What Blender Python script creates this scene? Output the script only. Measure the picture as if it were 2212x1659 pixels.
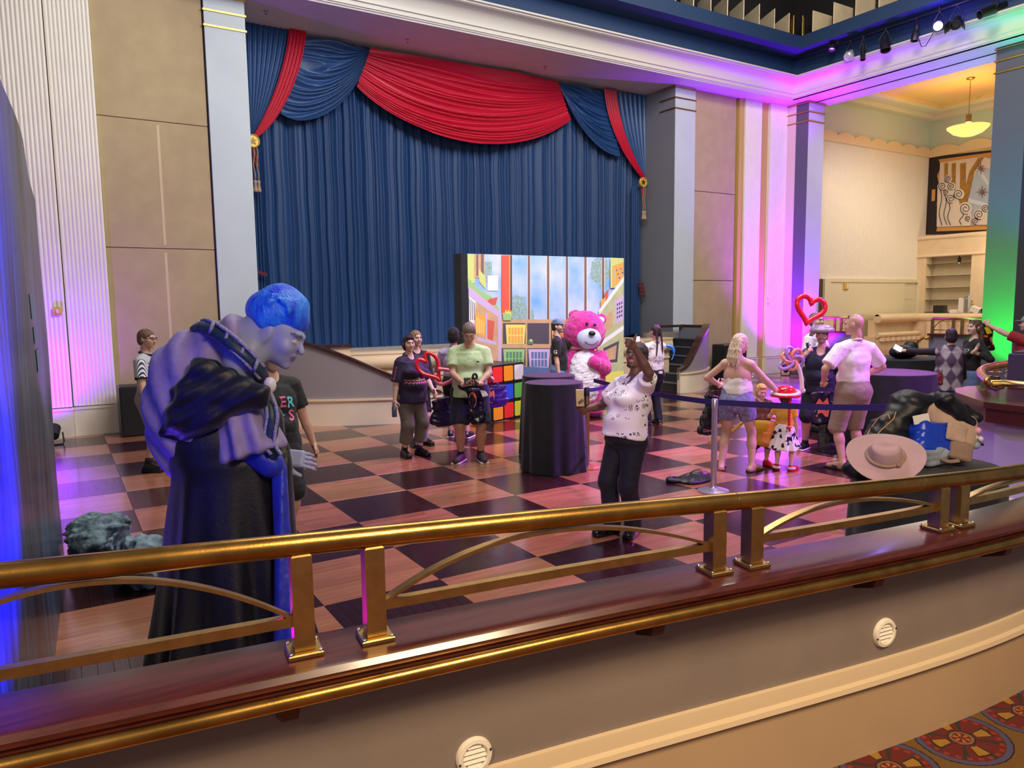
import bpy, bmesh, math, random
import numpy as np
from mathutils import Vector, Matrix
from mathutils.bvhtree import BVHTree
from math import sin, cos, pi, radians, sqrt, atan2
random.seed(7)
for _o in list(bpy.data.objects): bpy.data.objects.remove(_o)
SC = bpy.context.scene; COL = SC.collection

# ------------------------------------------------------------------ camera
FPX, CX, CY, EYE = 1584.28, 1106.0, 829.5, 2.1          # focal length in pixels of the 2212 x 1659 frame
_y, _p, _r = radians(31.7804), radians(6.1905), radians(-.75)
FWD = np.array([sin(_y)*cos(_p), cos(_y)*cos(_p), -sin(_p)])
_rt = np.array([cos(_y), -sin(_y), 0.]); _up = np.cross(_rt, FWD)
RGT = cos(_r)*_rt + sin(_r)*_up; UPV = -sin(_r)*_rt + cos(_r)*_up
CAM = np.array([0., 0., EYE])
cam_d = bpy.data.cameras.new('camera'); cam = bpy.data.objects.new('camera', cam_d); COL.objects.link(cam)
cam_d.sensor_width = 36; cam_d.lens = FPX/2212*36; cam_d.clip_start = .05; cam_d.clip_end = 200
m = Matrix.Identity(4)
for i in range(3):
    m[i][0], m[i][1], m[i][2], m[i][3] = RGT[i], UPV[i], -FWD[i], CAM[i]
cam.matrix_world = m
SC.camera = cam
def ray(px, py): return FWD + RGT*((px-CX)/FPX) - UPV*((py-CY)/FPX)
def fl(px, py, z=0.):                                    # the point of a level plane seen at a pixel
    d = ray(px, py); return CAM + d*((z-EYE)/d[2])
def onY(px, py, Y): d = ray(px, py); return CAM + d*(Y/d[1])
def onX(px, py, X): d = ray(px, py); return CAM + d*(X/d[0])
def dep(px, py, D): return CAM + ray(px, py)*D
def depth(P): return float((np.array(P, float)-CAM) @ FWD)

# ------------------------------------------------------------------ world, exposure, lights
SC.view_settings.view_transform = 'Standard'; SC.view_settings.look = 'None'
SC.view_settings.gamma = 1; SC.view_settings.use_curve_mapping = False
SC.view_settings.exposure = 0.0
W = bpy.data.worlds.new('hall'); SC.world = W; W.use_nodes = True
W.node_tree.nodes['Background'].inputs[0].default_value = (.84, .80, .90, 1)
W.node_tree.nodes['Background'].inputs[1].default_value = .19
def light(name, kind, loc, energy, col, to=None, size=1., size_y=None, spot=60, blend=.5, shadow=True):
    L = bpy.data.lights.new(name, kind); o = bpy.data.objects.new(name, L); COL.objects.link(o)
    L.energy = energy; L.color = col; o.location = loc
    if kind == 'AREA':
        L.shape = 'RECTANGLE' if size_y else 'SQUARE'; L.size = size
        if size_y: L.size_y = size_y
    elif kind == 'SPOT':
        L.spot_size = radians(spot); L.spot_blend = blend; L.shadow_soft_size = size
    else: L.shadow_soft_size = size
    if to is not None:
        o.rotation_euler = (Vector(to)-Vector(loc)).to_track_quat('-Z', 'Y').to_euler()
    return o
WARM, WHITE, COOL = (1, .82, .6), (1, .93, .84), (.86, .93, 1)
# house lamps high over the hall and over the carpeted terrace
light('house_lamp', 'AREA', (5, 8, 9.2), 520, WHITE, (5, 8.6, 0), 5, 4)
light('house_lamp', 'AREA', (11.5, 7.5, 9.2), 290, WHITE, (11.5, 8, 0), 5, 4)
light('stage_wash', 'AREA', (7.5, 5.5, 8.6), 430, (.93, .96, 1), (8, 15, 4.4), 3, 2)
light('terrace_lamp', 'AREA', (1.6, -1.2, 4.6), 215, (1, .76, .48), (1.8, 1.6, .8), 1.2, 1.0)
light('terrace_lamp', 'AREA', (-3.0, -1.0, 4.2), 150, (1, .76, .48), (.5, 2, .9), .8, .8)
light('fin_fill', 'AREA', (12.0, 8.0, 9.9), 260, WARM, (16.9, 12.9, 9.2), 1.5, 1.0)  # added fill without a fixture, brightens the ceiling fins
light('side_wash', 'SPOT', (2.5, 9.5, 8.6), 310, (.94, 1, .88), (.6, 14.2, 6.2), .3, spot=46, blend=.9)
# floor uplights
light('uplight_violet', 'SPOT', (-.35, 13.35, .25), 520, (.24, .0, 1), (-.32, 14.15, 2.6), .06, spot=140, blend=1)
light('uplight_violet', 'SPOT', (17.70, 13.15, .25), 5200, (.30, .0, 1), (18.13, 13.62, 3.6), .06, spot=110, blend=1)
light('cove_magenta', 'SPOT', (17.35, 12.2, 4.6), 620, (.50, .0, 1), (17.75, 13.1, 8.0), .1, spot=54, blend=.9)
light('uplight_green', 'SPOT', (16.9, 8.1, .25), 1500, (.0, 1, .05), (18.13, 7.9, 2.2), .06, spot=92, blend=1)
light('pier_blue', 'SPOT', (15.2, 7.0, 1.6), 800, (.04, .20, 1), (18.13, 8.0, 5.2), .08, spot=46, blend=.9)
light('cove_green', 'SPOT', (17.0, 7.4, 5.4), 230, (.0, 1, .16), (17.5, 7.7, 8.0), .1, spot=58, blend=.9)
light('uplight_blue', 'SPOT', (1.35, 2.35, .2), 4200, (.0, .0, 1), (-.22, 3.1, 2.1), .05, spot=60, blend=.8)
light('uplight_blue', 'SPOT', (-.05, 4.9, .25), 55, (.12, .03, 1), (.45, 4.4, 1.3), .06, spot=62, blend=.8)
light('uplight_violet', 'SPOT', (.10, 2.55, .95), 14, (.60, .0, 1), (.62, 1.76, 1.38), .04, spot=60, blend=.7)
light('spot_ice', 'SPOT', (5.0, 3.2, 7.2), 330, (.66, .85, 1), (.95, 4.3, 1.8), .1, spot=15, blend=.6)
# stage lamps on the bar at the right: violet over the floor, lilac on the backdrop
light('spot_violet', 'SPOT', (17.2, 8.6, 7.9), 9000, (.75, .08, 1), (7.8, 6.0, .5), .08, spot=26, blend=.7)
light('spot_violet', 'SPOT', (15.5, 11.5, 7.9), 7500, (.75, .05, 1), (5.2, 8.7, 0), .08, spot=24, blend=.7)
light('spot_violet', 'SPOT', (12.5, -.5, 7.4), 6500, (.62, .16, 1), (8.3, 5.6, .8), .1, spot=34, blend=.7)
light('spot_violet', 'SPOT', (1.2, 7.6, 8.0), 1500, (.36, .12, 1), (7.2, 2.9, .6), .1, spot=26, blend=.6)
light('spot_violet', 'SPOT', (-1.5, 3.2, 7.0), 620, (.42, .14, 1), (4.2, 5.0, 1.3), .1, spot=17, blend=.6)
light('spot_lilac', 'SPOT', (12.5, 4.0, 8.2), 1500, (.93, .80, 1), (8.5, 12.2, 1.5), .08, spot=27, blend=.4)
light('spot_lilac', 'SPOT', (5.2, 4.6, 8.2), 700, (.95, .92, 1), (8.3, 12.2, 1.7), .08, spot=27, blend=.4)
light('spot_rose', 'SPOT', (10.5, 5.0, 8.3), 800, (1, .42, .75), (4.6, 11.6, .6), .08, spot=22, blend=.5)
# warm bar room
light('bar_lamp', 'AREA', (22.5, 11.5, 7.0), 200, (1, .86, .66), (22.5, 12.4, 0), 4, 3)
light('niche_lamp', 'POINT', (26.2, 11.7, 3.6), 60, (1, .88, .6), size=.05)

# ------------------------------------------------------------------ materials
MATS = {}
def srgb(r, g, b):
    f = lambda c: (c/255/12.92 if c/255 <= .04045 else ((c/255+.055)/1.055)**2.4)
    return (f(r), f(g), f(b))
def mat(name, col, rough=.6, metal=0., noise=0., nscale=8., bump=0., bscale=40., coat=0., emit=0., sheen=0., stretch=None, col2=None, spec=None, alpha=None):
    if name in MATS: return MATS[name]
    M = bpy.data.materials.new(name); MATS[name] = M; M.use_nodes = True
    N, L = M.node_tree.nodes, M.node_tree.links; B = N['Principled BSDF']
    B.inputs['Base Color'].default_value = (*col, 1); B.inputs['Roughness'].default_value = rough
    B.inputs['Metallic'].default_value = metal
    if coat: B.inputs['Coat Weight'].default_value = coat; B.inputs['Coat Roughness'].default_value = .12
    if sheen: B.inputs['Sheen Weight'].default_value = sheen; B.inputs['Sheen Roughness'].default_value = .4
    if spec is not None: B.inputs['Specular IOR Level'].default_value = spec
    if alpha is not None: B.inputs['Transmission Weight'].default_value = alpha
    if emit: B.inputs['Emission Color'].default_value = (*col, 1); B.inputs['Emission Strength'].default_value = emit
    if noise or bump or col2:
        tc = N.new('ShaderNodeTexCoord'); src = tc.outputs['Object']
        if stretch:
            mp = N.new('ShaderNodeMapping'); mp.inputs['Scale'].default_value = stretch; L.new(src, mp.inputs[0]); src = mp.outputs[0]
    if noise or col2:
        nt = N.new('ShaderNodeTexNoise'); nt.inputs['Scale'].default_value = nscale; nt.inputs['Detail'].default_value = 5; L.new(src, nt.inputs['Vector'])
        mx = N.new('ShaderNodeMix'); mx.data_type = 'RGBA'
        a = noise or 1
        c2 = col2 or tuple(c*(1-noise) for c in col); c1 = col if col2 else tuple(min(1, c*(1+noise*.6)) for c in col)
        mx.inputs[6].default_value = (*c1, 1); mx.inputs[7].default_value = (*c2, 1)
        rp = N.new('ShaderNodeMapRange'); rp.inputs[1].default_value = .35; rp.inputs[2].default_value = .65
        L.new(nt.outputs['Fac'], rp.inputs[0]); L.new(rp.outputs[0], mx.inputs[0]); L.new(mx.outputs[2], B.inputs['Base Color'])
    if bump:
        n2 = N.new('ShaderNodeTexNoise'); n2.inputs['Scale'].default_value = bscale; n2.inputs['Detail'].default_value = 4 if bscale > 30 else .8; L.new(src, n2.inputs['Vector'])
        bp = N.new('ShaderNodeBump'); bp.inputs['Strength'].default_value = bump; bp.inputs['Distance'].default_value = .02
        L.new(n2.outputs['Fac'], bp.inputs['Height']); L.new(bp.outputs[0], B.inputs['Normal'])
    return M
def nodes(M): return M.node_tree.nodes, M.node_tree.links, M.node_tree.nodes['Principled BSDF']
def attr_mat(name, rough=.5, sss=.0, bump=0., bscale=200):
    if name in MATS: return MATS[name]
    M = mat(name, (.8, .8, .8), rough, bump=bump, bscale=bscale); N, L, B = nodes(M)
    a = N.new('ShaderNodeAttribute'); a.attribute_name = 'Col'; L.new(a.outputs['Color'], B.inputs['Base Color'])
    if sss: B.inputs['Subsurface Weight'].default_value = sss; B.inputs['Subsurface Radius'].default_value = (.012, .005, .003)
    return M

# ------------------------------------------------------------------ object helpers
WL = {}                                                   # world location of every root and part built in world coordinates
def tag(o, label=None, cat=None, group=None, kind=None):
    if label: o['label'] = label
    if cat: o['category'] = cat
    if group: o['group'] = group
    if kind: o['kind'] = kind
    return o
def thing(name, label, cat, loc=(0, 0, 0), rz=0., group=None, kind=None):
    o = bpy.data.objects.new(name, None); COL.objects.link(o); o.location = tuple(float(v) for v in loc); o.rotation_euler[2] = rz
    o.empty_display_size = .1; WL[o] = np.array(loc, float); return tag(o, label, cat, group, kind)
def dup(o, loc=None, rz=None, label=None, parent=None):
    c = o.copy(); COL.objects.link(c)
    if parent: c.parent = parent
    if loc is not None: c.location = tuple(float(v) for v in loc)
    if rz is not None: c.rotation_euler[2] = rz
    if label: c['label'] = label
    for ch in o.children: dup(ch, parent=c)
    return c
def mesh_np(name, V, F, mats, smooth=True, midx=None):
    me = bpy.data.meshes.new(name); V = np.asarray(V, np.float32)
    me.from_pydata(V.tolist(), [], F if isinstance(F, list) else F.tolist())
    for mm in (mats if isinstance(mats, (list, tuple)) else [mats]): me.materials.append(mm)
    if midx is not None: me.polygons.foreach_set('material_index', np.asarray(midx, np.int32))
    me.polygons.foreach_set('use_smooth', np.full(len(me.polygons), bool(smooth)))
    me.update(); return me
def link(name, me, parent=None, loc=None):
    o = bpy.data.objects.new(name, me); COL.objects.link(o)
    if parent: o.parent = parent
    if loc is not None: o.location = tuple(float(v) for v in loc)
    return o
class MB:
    def __init__(s): s.v = []; s.f = []; s.m = []; s.cur = 0
    def add(s, V, F):
        n = len(s.v); s.v += [tuple(float(c) for c in p) for p in V]; s.f += [tuple(n+i for i in f) for f in F]; s.m += [s.cur]*len(F); return s
    def box(s, c, d, rz=0., R=None, bev=0.):
        hx, hy, hz = d[0]/2, d[1]/2, d[2]/2; R = R if R is not None else Matrix.Rotation(rz, 3, 'Z')
        if bev:
            b = min(bev, hx*.9, hy*.9, hz*.9); pts = []; F = []
            for z, e in ((-hz, b), (-hz+b, 0), (hz-b, 0), (hz, b)):
                for x, y in ((-hx+e+b*.0, -hy+e), (hx-e, -hy+e), (hx-e, hy-e), (-hx+e, hy-e)): pts.append((x, y, z))
            F = [(3, 2, 1, 0), (12, 13, 14, 15)]
            for k in range(3):
                for i in range(4): j = (i+1) % 4; F.append((4*k+i, 4*k+j, 4*k+4+j, 4*k+4+i))
        else:
            pts = [(x, y, z) for z in (-hz, hz) for x, y in ((-hx, -hy), (hx, -hy), (hx, hy), (-hx, hy))]
            F = [(3, 2, 1, 0), (4, 5, 6, 7), (0, 1, 5, 4), (1, 2, 6, 5), (2, 3, 7, 6), (3, 0, 4, 7)]
        return s.add([Vector(c) + R @ Vector(p) for p in pts], F)
    def bb(s, a, b): return s.box([(a[i]+b[i])/2 for i in range(3)], [abs(b[i]-a[i]) for i in range(3)])
    def prism(s, poly, z0, z1):
        n = len(poly); V = [(x, y, z0) for x, y in poly]+[(x, y, z1) for x, y in poly]
        A = sum(poly[i][0]*poly[(i+1) % n][1]-poly[(i+1) % n][0]*poly[i][1] for i in range(n))
        F = [tuple(range(n-1, -1, -1)), tuple(range(n, 2*n))]+[(i, (i+1) % n, n+(i+1) % n, n+i) for i in range(n)]
        if A < 0: F = [f[::-1] for f in F]
        return s.add(V, F)
    def slab(s, poly, origin, ux, uy, t):                # a flat outline in the plane (ux, uy) with thickness t along ux x uy
        ux, uy = Vector(ux), Vector(uy); n = ux.cross(uy); o = Vector(origin); k = len(poly)
        A = sum(poly[i][0]*poly[(i+1) % k][1]-poly[(i+1) % k][0]*poly[i][1] for i in range(k))
        if A < 0: poly = poly[::-1]
        V = [o+ux*a+uy*b for a, b in poly]+[o+ux*a+uy*b+n*t for a, b in poly]
        return s.add(V, [tuple(range(k-1, -1, -1)), tuple(range(k, 2*k))]+[(i, (i+1) % k, k+(i+1) % k, k+i) for i in range(k)])
    def tube(s, path, r, seg=10, closed=False, cap=True, flat=1.):
        P = [Vector([float(c) for c in p]) for p in path]; n = len(P); rr = r if hasattr(r, '__len__') else [r]*n
        V = []; prev = None
        for i in range(n):
            t = (P[(i+1) % n]-P[i-1]) if closed else (P[min(i+1, n-1)]-P[max(i-1, 0)])
            t = t.normalized() if t.length > 1e-9 else Vector((0, 0, 1))
            if prev is None:
                a = Vector((0, 0, 1)) if abs(t.z) < .9 else Vector((1, 0, 0)); u = (a-t*a.dot(t)).normalized()
            else:
                u = prev-t*prev.dot(t); u = u.normalized() if u.length > 1e-6 else prev
            prev = u; w = t.cross(u)
            for k in range(seg): an = 2*pi*k/seg; V.append(P[i]+(u*cos(an)*flat+w*sin(an))*rr[i])
        F = []
        for i in range(n if closed else n-1):
            for k in range(seg):
                a, b = i*seg+k, i*seg+(k+1) % seg; j = (i+1) % n; F.append((a, b, j*seg+(k+1) % seg, j*seg+k))
        if cap and not closed: F += [tuple(range(seg-1, -1, -1)), tuple((n-1)*seg+k for k in range(seg))]
        return s.add(V, F)
    def sweep(s, path, prof, closed=False, nrm=None):    # prof: (offset to the left of travel, height) outline carried along a level path
        P = [np.array(p, float) for p in path]; n = len(P); V = []
        for i in range(n):
            t = P[min(i+1, n-1)][:2]-P[max(i-1, 0)][:2]; t = t/np.linalg.norm(t); l = np.array([-t[1], t[0]])
            z = P[i][2] if len(P[i]) > 2 else 0
            for a, h in prof: q = P[i][:2]+l*a; V.append((q[0], q[1], z+h))
        k = len(prof); F = []
        for i in range(n-1):
            for j in range(k): F.append((i*k+j, (i+1)*k+j, (i+1)*k+(j+1) % k, i*k+(j+1) % k))
        F += [tuple(range(k)), tuple((n-1)*k+j for j in range(k-1, -1, -1))]
        return s.add(V, F)
    def lathe(s, prof, c=(0, 0, 0), seg=24, R=None):
        V = []; k = len(prof)
        for i in range(seg):
            a = 2*pi*i/seg
            for r, z in prof: V.append((r*cos(a), r*sin(a), z))
        F = [(i*k+j, ((i+1) % seg)*k+j, ((i+1) % seg)*k+j+1, i*k+j+1) for i in range(seg) for j in range(k-1)]
        F += [tuple(i*k for i in range(seg-1, -1, -1)), tuple(i*k+k-1 for i in range(seg))]
        R = R or Matrix.Identity(3)
        return s.add([Vector(c)+R @ Vector(p) for p in V], F)
    def grid(s, fn, nu, nv, thick=0.):
        V = [fn(i/nu, j/nv) for j in range(nv+1) for i in range(nu+1)]
        F = [(j*(nu+1)+i, j*(nu+1)+i+1, (j+1)*(nu+1)+i+1, (j+1)*(nu+1)+i) for j in range(nv) for i in range(nu)]
        return s.add(V, F)
    def ball(s, c, r, seg=12, R=None):
        r = r if hasattr(r, '__len__') else (r, r, r); n = seg//2; V = []; R = R or Matrix.Identity(3)
        for j in range(1, n):
            for i in range(seg): V.append((r[0]*sin(pi*j/n)*cos(2*pi*i/seg), r[1]*sin(pi*j/n)*sin(2*pi*i/seg), r[2]*cos(pi*j/n)))
        V += [(0, 0, r[2]), (0, 0, -r[2])]; t, b = len(V)-2, len(V)-1
        F = [(j*seg+i, (j+1)*seg+i, (j+1)*seg+(i+1) % seg, j*seg+(i+1) % seg) for j in range(n-2) for i in range(seg)]
        F += [(t, i, (i+1) % seg) for i in range(seg)]+[(b, (n-2)*seg+(i+1) % seg, (n-2)*seg+i) for i in range(seg)]
        return s.add([Vector(c)+R @ Vector(p) for p in V], F)
    def build(s, name, mats, parent=None, smooth=False, world=True, label=None, fix=True):
        V = np.array(s.v, float)
        if parent is not None: off = WL.get(parent, np.zeros(3)) if world else np.zeros(3)
        else: off = np.array([(V[:, 0].min()+V[:, 0].max())/2, (V[:, 1].min()+V[:, 1].max())/2, V[:, 2].min()]) if world else np.zeros(3)
        me = mesh_np(name, V-off, s.f, mats, smooth, s.m)
        if fix:
            bm = bmesh.new(); bm.from_mesh(me); bmesh.ops.recalc_face_normals(bm, faces=bm.faces); bm.to_mesh(me); bm.free()
        if smooth == 'auto':
            me.set_sharp_from_angle(angle=radians(38))
        o = link(name, me, parent, None if parent is not None else off); WL[o] = off.copy()
        if label: o['label'] = label
        return o
def struct(name, mb, mats, parent=None, smooth=False, label=None):
    o = mb.build(name, mats, parent, smooth, label=label)
    if parent is None: o['kind'] = 'structure'
    return o

# ------------------------------------------------------------------ soft shapes: smooth unions of simple solids, meshed with surface nets
def rotm(r, f, u): return np.array([r, f, u], float)      # rows: local axes
def euler(x=0., y=0., z=0.): return np.array(Matrix.Rotation(z, 3, 'Z') @ Matrix.Rotation(y, 3, 'Y') @ Matrix.Rotation(x, 3, 'X')).T
class SDF:
    def __init__(s): s.ops = []
    def _p(s, fn, lo, hi, k, op): s.ops.append((fn, np.array(lo, float), np.array(hi, float), k, op)); return s
    def cap(s, a, b, ra, rb=None, k=.02, op='a'):
        a, b = np.array(a, float), np.array(b, float); rb = ra if rb is None else rb; d = b-a; L = max(d @ d, 1e-12); r = max(ra, rb)
        def fn(P):
            q = P-a; t = np.clip((q @ d)/L, 0, 1); return np.linalg.norm(q-t[..., None]*d, axis=-1)-(ra+(rb-ra)*t)
        return s._p(fn, np.minimum(a, b)-r, np.maximum(a, b)+r, k, op)
    def ell(s, c, r, R=None, k=.02, op='a'):
        c = np.array(c, float); r = np.array(r, float)*np.ones(3); m = r.max()
        def fn(P):
            q = P-c
            if R is not None: q = q @ R.T
            k0 = np.linalg.norm(q/r, axis=-1); k1 = np.linalg.norm(q/(r*r), axis=-1)+1e-9
            return k0*(k0-1)/k1
        return s._p(fn, c-m, c+m, k, op)
    def box(s, c, h, rad=.01, R=None, k=.01, op='a'):
        c = np.array(c, float); h = np.array(h, float); m = np.linalg.norm(h)
        def fn(P):
            q = P-c
            if R is not None: q = q @ R.T
            q = np.abs(q)-(h-rad); return np.linalg.norm(np.maximum(q, 0), axis=-1)+np.minimum(q.max(-1), 0)-rad
        return s._p(fn, c-m, c+m, k, op)
    def frus(s, a, b, ra, rb, e1=(1, 0, 0), k=.015, op='a', pleat=0., n=10, ph=0., rnd=.006):
        """tube with flat ends; ra, rb = (half width along e1, half depth)"""
        a, b = np.array(a, float), np.array(b, float); d = b-a; L = np.linalg.norm(d); ax = d/L; e = np.array(e1, float); e = e-ax*(e @ ax); e /= np.linalg.norm(e); g = np.cross(ax, e)
        ra = ra if hasattr(ra, '__len__') else (ra, ra); rb = rb if hasattr(rb, '__len__') else (rb, rb); m = max(*ra, *rb)*(1+abs(pleat)*1.3)
        def fn(P):
            q = P-a; t = q @ ax; x = q @ e; y = q @ g; tt = np.clip(t/L, 0, 1)
            rx = ra[0]+(rb[0]-ra[0])*tt; ry = ra[1]+(rb[1]-ra[1])*tt
            rad = np.sqrt((x/rx)**2+(y/ry)**2)
            if pleat:
                th = np.arctan2(y/ry, x/rx); rad = rad/(1+pleat*tt*(np.cos(n*th+ph)+.45*np.cos((n*1.7//1)*th+2*ph)))
            dr = (rad-1)*np.minimum(rx, ry); de = np.abs(t-L/2)-L/2
            u = np.maximum(dr+rnd, 0); v = np.maximum(de+rnd, 0)
            return np.sqrt(u*u+v*v)+np.minimum(np.maximum(dr+rnd, de+rnd), 0)-rnd
        return s._p(fn, np.minimum(a, b)-m, np.maximum(a, b)+m, k, op)
    def cut(s, p, n, k=.004):                             # removes the side the normal points to
        p = np.array(p, float); n = np.array(n, float); n /= np.linalg.norm(n)
        return s._p(lambda P: (P-p) @ n, (-99,)*3, (99,)*3, k, 'i')
    def fold(s, fn): return s._p(fn, (-99,)*3, (99,)*3, 0, 'd')
    def mesh(s, res):
        A = [o for o in s.ops if o[4] == 'a']; lo = np.min([o[1] for o in A], 0)-2.5*res-.01; hi = np.max([o[2] for o in A], 0)+2.5*res+.01
        n = np.maximum(np.ceil((hi-lo)/res).astype(int)+1, 4); F = np.full(n, .25, np.float32)
        ax = [(lo[i]+np.arange(n[i])*res).astype(np.float32) for i in range(3)]
        for fn, l, h, k, op in s.ops:
            pad = k+3*res+.004
            i0 = np.clip(np.floor((l-pad-lo)/res).astype(int), 0, n-1); i1 = np.clip(np.ceil((h+pad-lo)/res).astype(int)+1, 1, n)
            if (i1 <= i0).any(): continue
            sl = tuple(slice(i0[i], i1[i]) for i in range(3))
            P = np.stack(np.meshgrid(*[ax[i][sl[i]] for i in range(3)], indexing='ij'), -1)
            d = fn(P).astype(np.float32); f = F[sl]; kk = max(k, 1e-5)
            if op == 'a': hh = np.maximum(kk-np.abs(f-d), 0)/kk; F[sl] = np.minimum(f, d)-hh*hh*kk*.25
            elif op == 's': d = -d; hh = np.maximum(kk-np.abs(f-d), 0)/kk; F[sl] = np.maximum(f, d)+hh*hh*kk*.25
            elif op == 'i': hh = np.maximum(kk-np.abs(f-d), 0)/kk; F[sl] = np.maximum(f, d)+hh*hh*kk*.25
            else: F[sl] = f+d
        F[0] = F[-1] = .1; F[:, 0] = F[:, -1] = .1; F[:, :, 0] = F[:, :, -1] = .1
        return nets(F, lo, res)
def nets(F, lo, res):
    S = F < 0; nx, ny, nz = F.shape
    c = np.zeros((nx-1, ny-1, nz-1), np.int8)
    for i in (0, 1):
        for j in (0, 1):
            for k in (0, 1): c += S[i:nx-1+i, j:ny-1+j, k:nz-1+k]
    act = (c > 0) & (c < 8); idx = np.full(c.shape, -1, np.int64); cells = np.argwhere(act); idx[act] = np.arange(len(cells))
    acc = np.zeros((len(cells), 3)); cnt = np.zeros(len(cells)); X, Y, Z = cells.T
    for a in range(3):
        for p in (0, 1):
            for q in (0, 1):
                o0 = [0, 0, 0]; o0[(a+1) % 3] = p; o0[(a+2) % 3] = q; o1 = list(o0); o1[a] = 1
                f0 = F[X+o0[0], Y+o0[1], Z+o0[2]]; f1 = F[X+o1[0], Y+o1[1], Z+o1[2]]; mk = (f0 < 0) != (f1 < 0)
                t = np.where(mk, f0/np.where(mk, f0-f1, 1), 0); pt = np.tile(np.array(o0, float), (len(cells), 1)); pt[:, a] = t
                acc += np.where(mk[:, None], pt, 0); cnt += mk
    V = lo+(cells+acc/cnt[:, None])*res; Q = []
    for a in range(3):
        b, d = (a+1) % 3, (a+2) % 3; sl0 = [slice(1, -1)]*3; sl0[a] = slice(0, -1); sl1 = list(sl0); sl1[a] = slice(1, None)
        s0, s1 = S[tuple(sl0)], S[tuple(sl1)]; e = np.argwhere(s0 != s1); fl_ = s0[tuple(e.T)]
        base = e+np.array([0 if i == a else 1 for i in range(3)])
        def g(db, dd): v = base.copy(); v[:, b] -= db; v[:, d] -= dd; return idx[tuple(v.T)]
        q = np.stack([g(1, 1), g(0, 1), g(0, 0), g(1, 0)], 1); q[~fl_] = q[~fl_][:, ::-1]; Q.append(q)
    return V, np.concatenate(Q)
def soft(name, sdf, res, mats, parent=None, off=None, base=False):
    """mesh of a soft shape; off is taken from the vertices (world to parent-local); base puts the origin under the shape"""
    V, Q = sdf.mesh(res) if isinstance(sdf, SDF) else sdf
    loc = None
    if base: off = np.array([(V[:, 0].min()+V[:, 0].max())/2, (V[:, 1].min()+V[:, 1].max())/2, V[:, 2].min()]); loc = off
    if off is not None: V = V-off
    o = link(name, mesh_np(name, V, Q, mats), parent, loc); WL[o] = np.zeros(3) if off is None else np.array(off, float); return o
def wob(amp, fr, seed=0):                                 # gentle cloth folds or rock lumps
    rs = np.random.RandomState(seed); D = rs.normal(size=(5, 3)); D /= np.linalg.norm(D, axis=1)[:, None]; ph = rs.uniform(0, 6, 5); sc = fr*rs.uniform(.6, 1.8, 5)
    def fn(P):
        out = 0
        for i in range(5): out = out+np.sin((P @ D[i])*sc[i]+ph[i]+1.3*np.sin((P @ D[(i+1) % 5])*sc[i]*.6))
        return out*amp/3
    return fn
def fontmesh(txt, bold=0.):
    c = bpy.data.curves.new('t', 'FONT'); c.body = txt; c.align_x = 'CENTER'; c.align_y = 'CENTER'; c.size = 1; c.offset = bold; c.resolution_u = 2
    o = bpy.data.objects.new('t', c); COL.objects.link(o); me = bpy.data.meshes.new_from_object(o.evaluated_get(bpy.context.evaluated_depsgraph_get()))
    V = np.array([v.co[:] for v in me.vertices]); F = [tuple(p.vertices) for p in me.polygons]
    bpy.data.objects.remove(o); bpy.data.curves.remove(c); return V, F
def decal(name, V2, F, mt, target, o, ux, uy, lift=.003, parent=None):
    """flat print laid onto a surface: every point drops along ux x uy onto the target (all in the target's own coordinates)"""
    me = target.data; bvh = BVHTree.FromPolygons([v.co for v in me.vertices], [tuple(p.vertices) for p in me.polygons])
    o = Vector(o); ux, uy = Vector(ux).normalized(), Vector(uy).normalized(); n = ux.cross(uy); out = []
    for p in V2:
        q = o+ux*p[0]+uy*p[1]; h = bvh.ray_cast(q+n*.3, -n, .8); out.append((h[0]+n*lift) if h[0] else q)
    return link(name, mesh_np(name, [tuple(v) for v in out], F, mt, False), parent or target)
def text_on(name, txt, size, mt, target, o, ux, uy, bold=0., lift=.003):
    V, F = fontmesh(txt, bold); return decal(name, V*size, F, mt, target, o, ux, uy, lift)
def disk(r, n=16, ry=None, c=(0, 0)): return [(c[0]+r*cos(2*pi*i/n), c[1]+(ry or r)*sin(2*pi*i/n)) for i in range(n)]
# ------------------------------------------------------------------ shared materials
def S(*c): return srgb(*c)
M_cream = mat('cream_paint', S(236, 222, 198), .55, noise=.04, nscale=2)
M_rib = mat('rib_paint', S(232, 226, 214), .5, noise=.03, nscale=3)
M_tan = mat('tan_fabric_panel', S(178, 158, 122), .85, noise=.07, nscale=3, bump=.1, bscale=220)
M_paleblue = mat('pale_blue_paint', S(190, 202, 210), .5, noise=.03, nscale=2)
M_slate = mat('slate_grey', S(120, 122, 132), .55, noise=.03, nscale=2)
M_slatedk = mat('dark_slate_grey', S(88, 90, 100), .5, noise=.03, nscale=2)
M_fmould = mat('front_moulding', S(214, 190, 156), .3, coat=.3)
M_greige = mat('greige_paint', S(134, 120, 112), .6, noise=.06, nscale=4, bump=.05, bscale=90)
M_beigelow = mat('beige_paint', S(186, 156, 122), .5, noise=.04, nscale=3)
M_trimcream = mat('cream_gloss_trim', S(238, 216, 180), .3, coat=.3)
M_white = mat('white_paint', S(226, 223, 212), .45); M_crown = mat('crown_paint', S(204, 201, 192), .45)
M_navy = mat('navy_paint', S(30, 58, 98), .6)
M_black = mat('black_matte', (.006, .006, .008), .8)
M_gold = mat('brushed_gold', S(196, 160, 88), .32, 1., noise=.12, nscale=30, bump=.05, bscale=300)
M_brass = mat('antique_brass', S(186, 140, 70), .27, 1., noise=.30, nscale=9, bump=.025, bscale=160)
M_brasslite = mat('satin_brass', S(190, 158, 100), .34, 1., noise=.15, nscale=20, bump=.05, bscale=260)
M_mahog = mat('mahogany', S(74, 26, 24), .28, noise=.35, nscale=6, stretch=(1, 12, 12), coat=.5)
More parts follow.
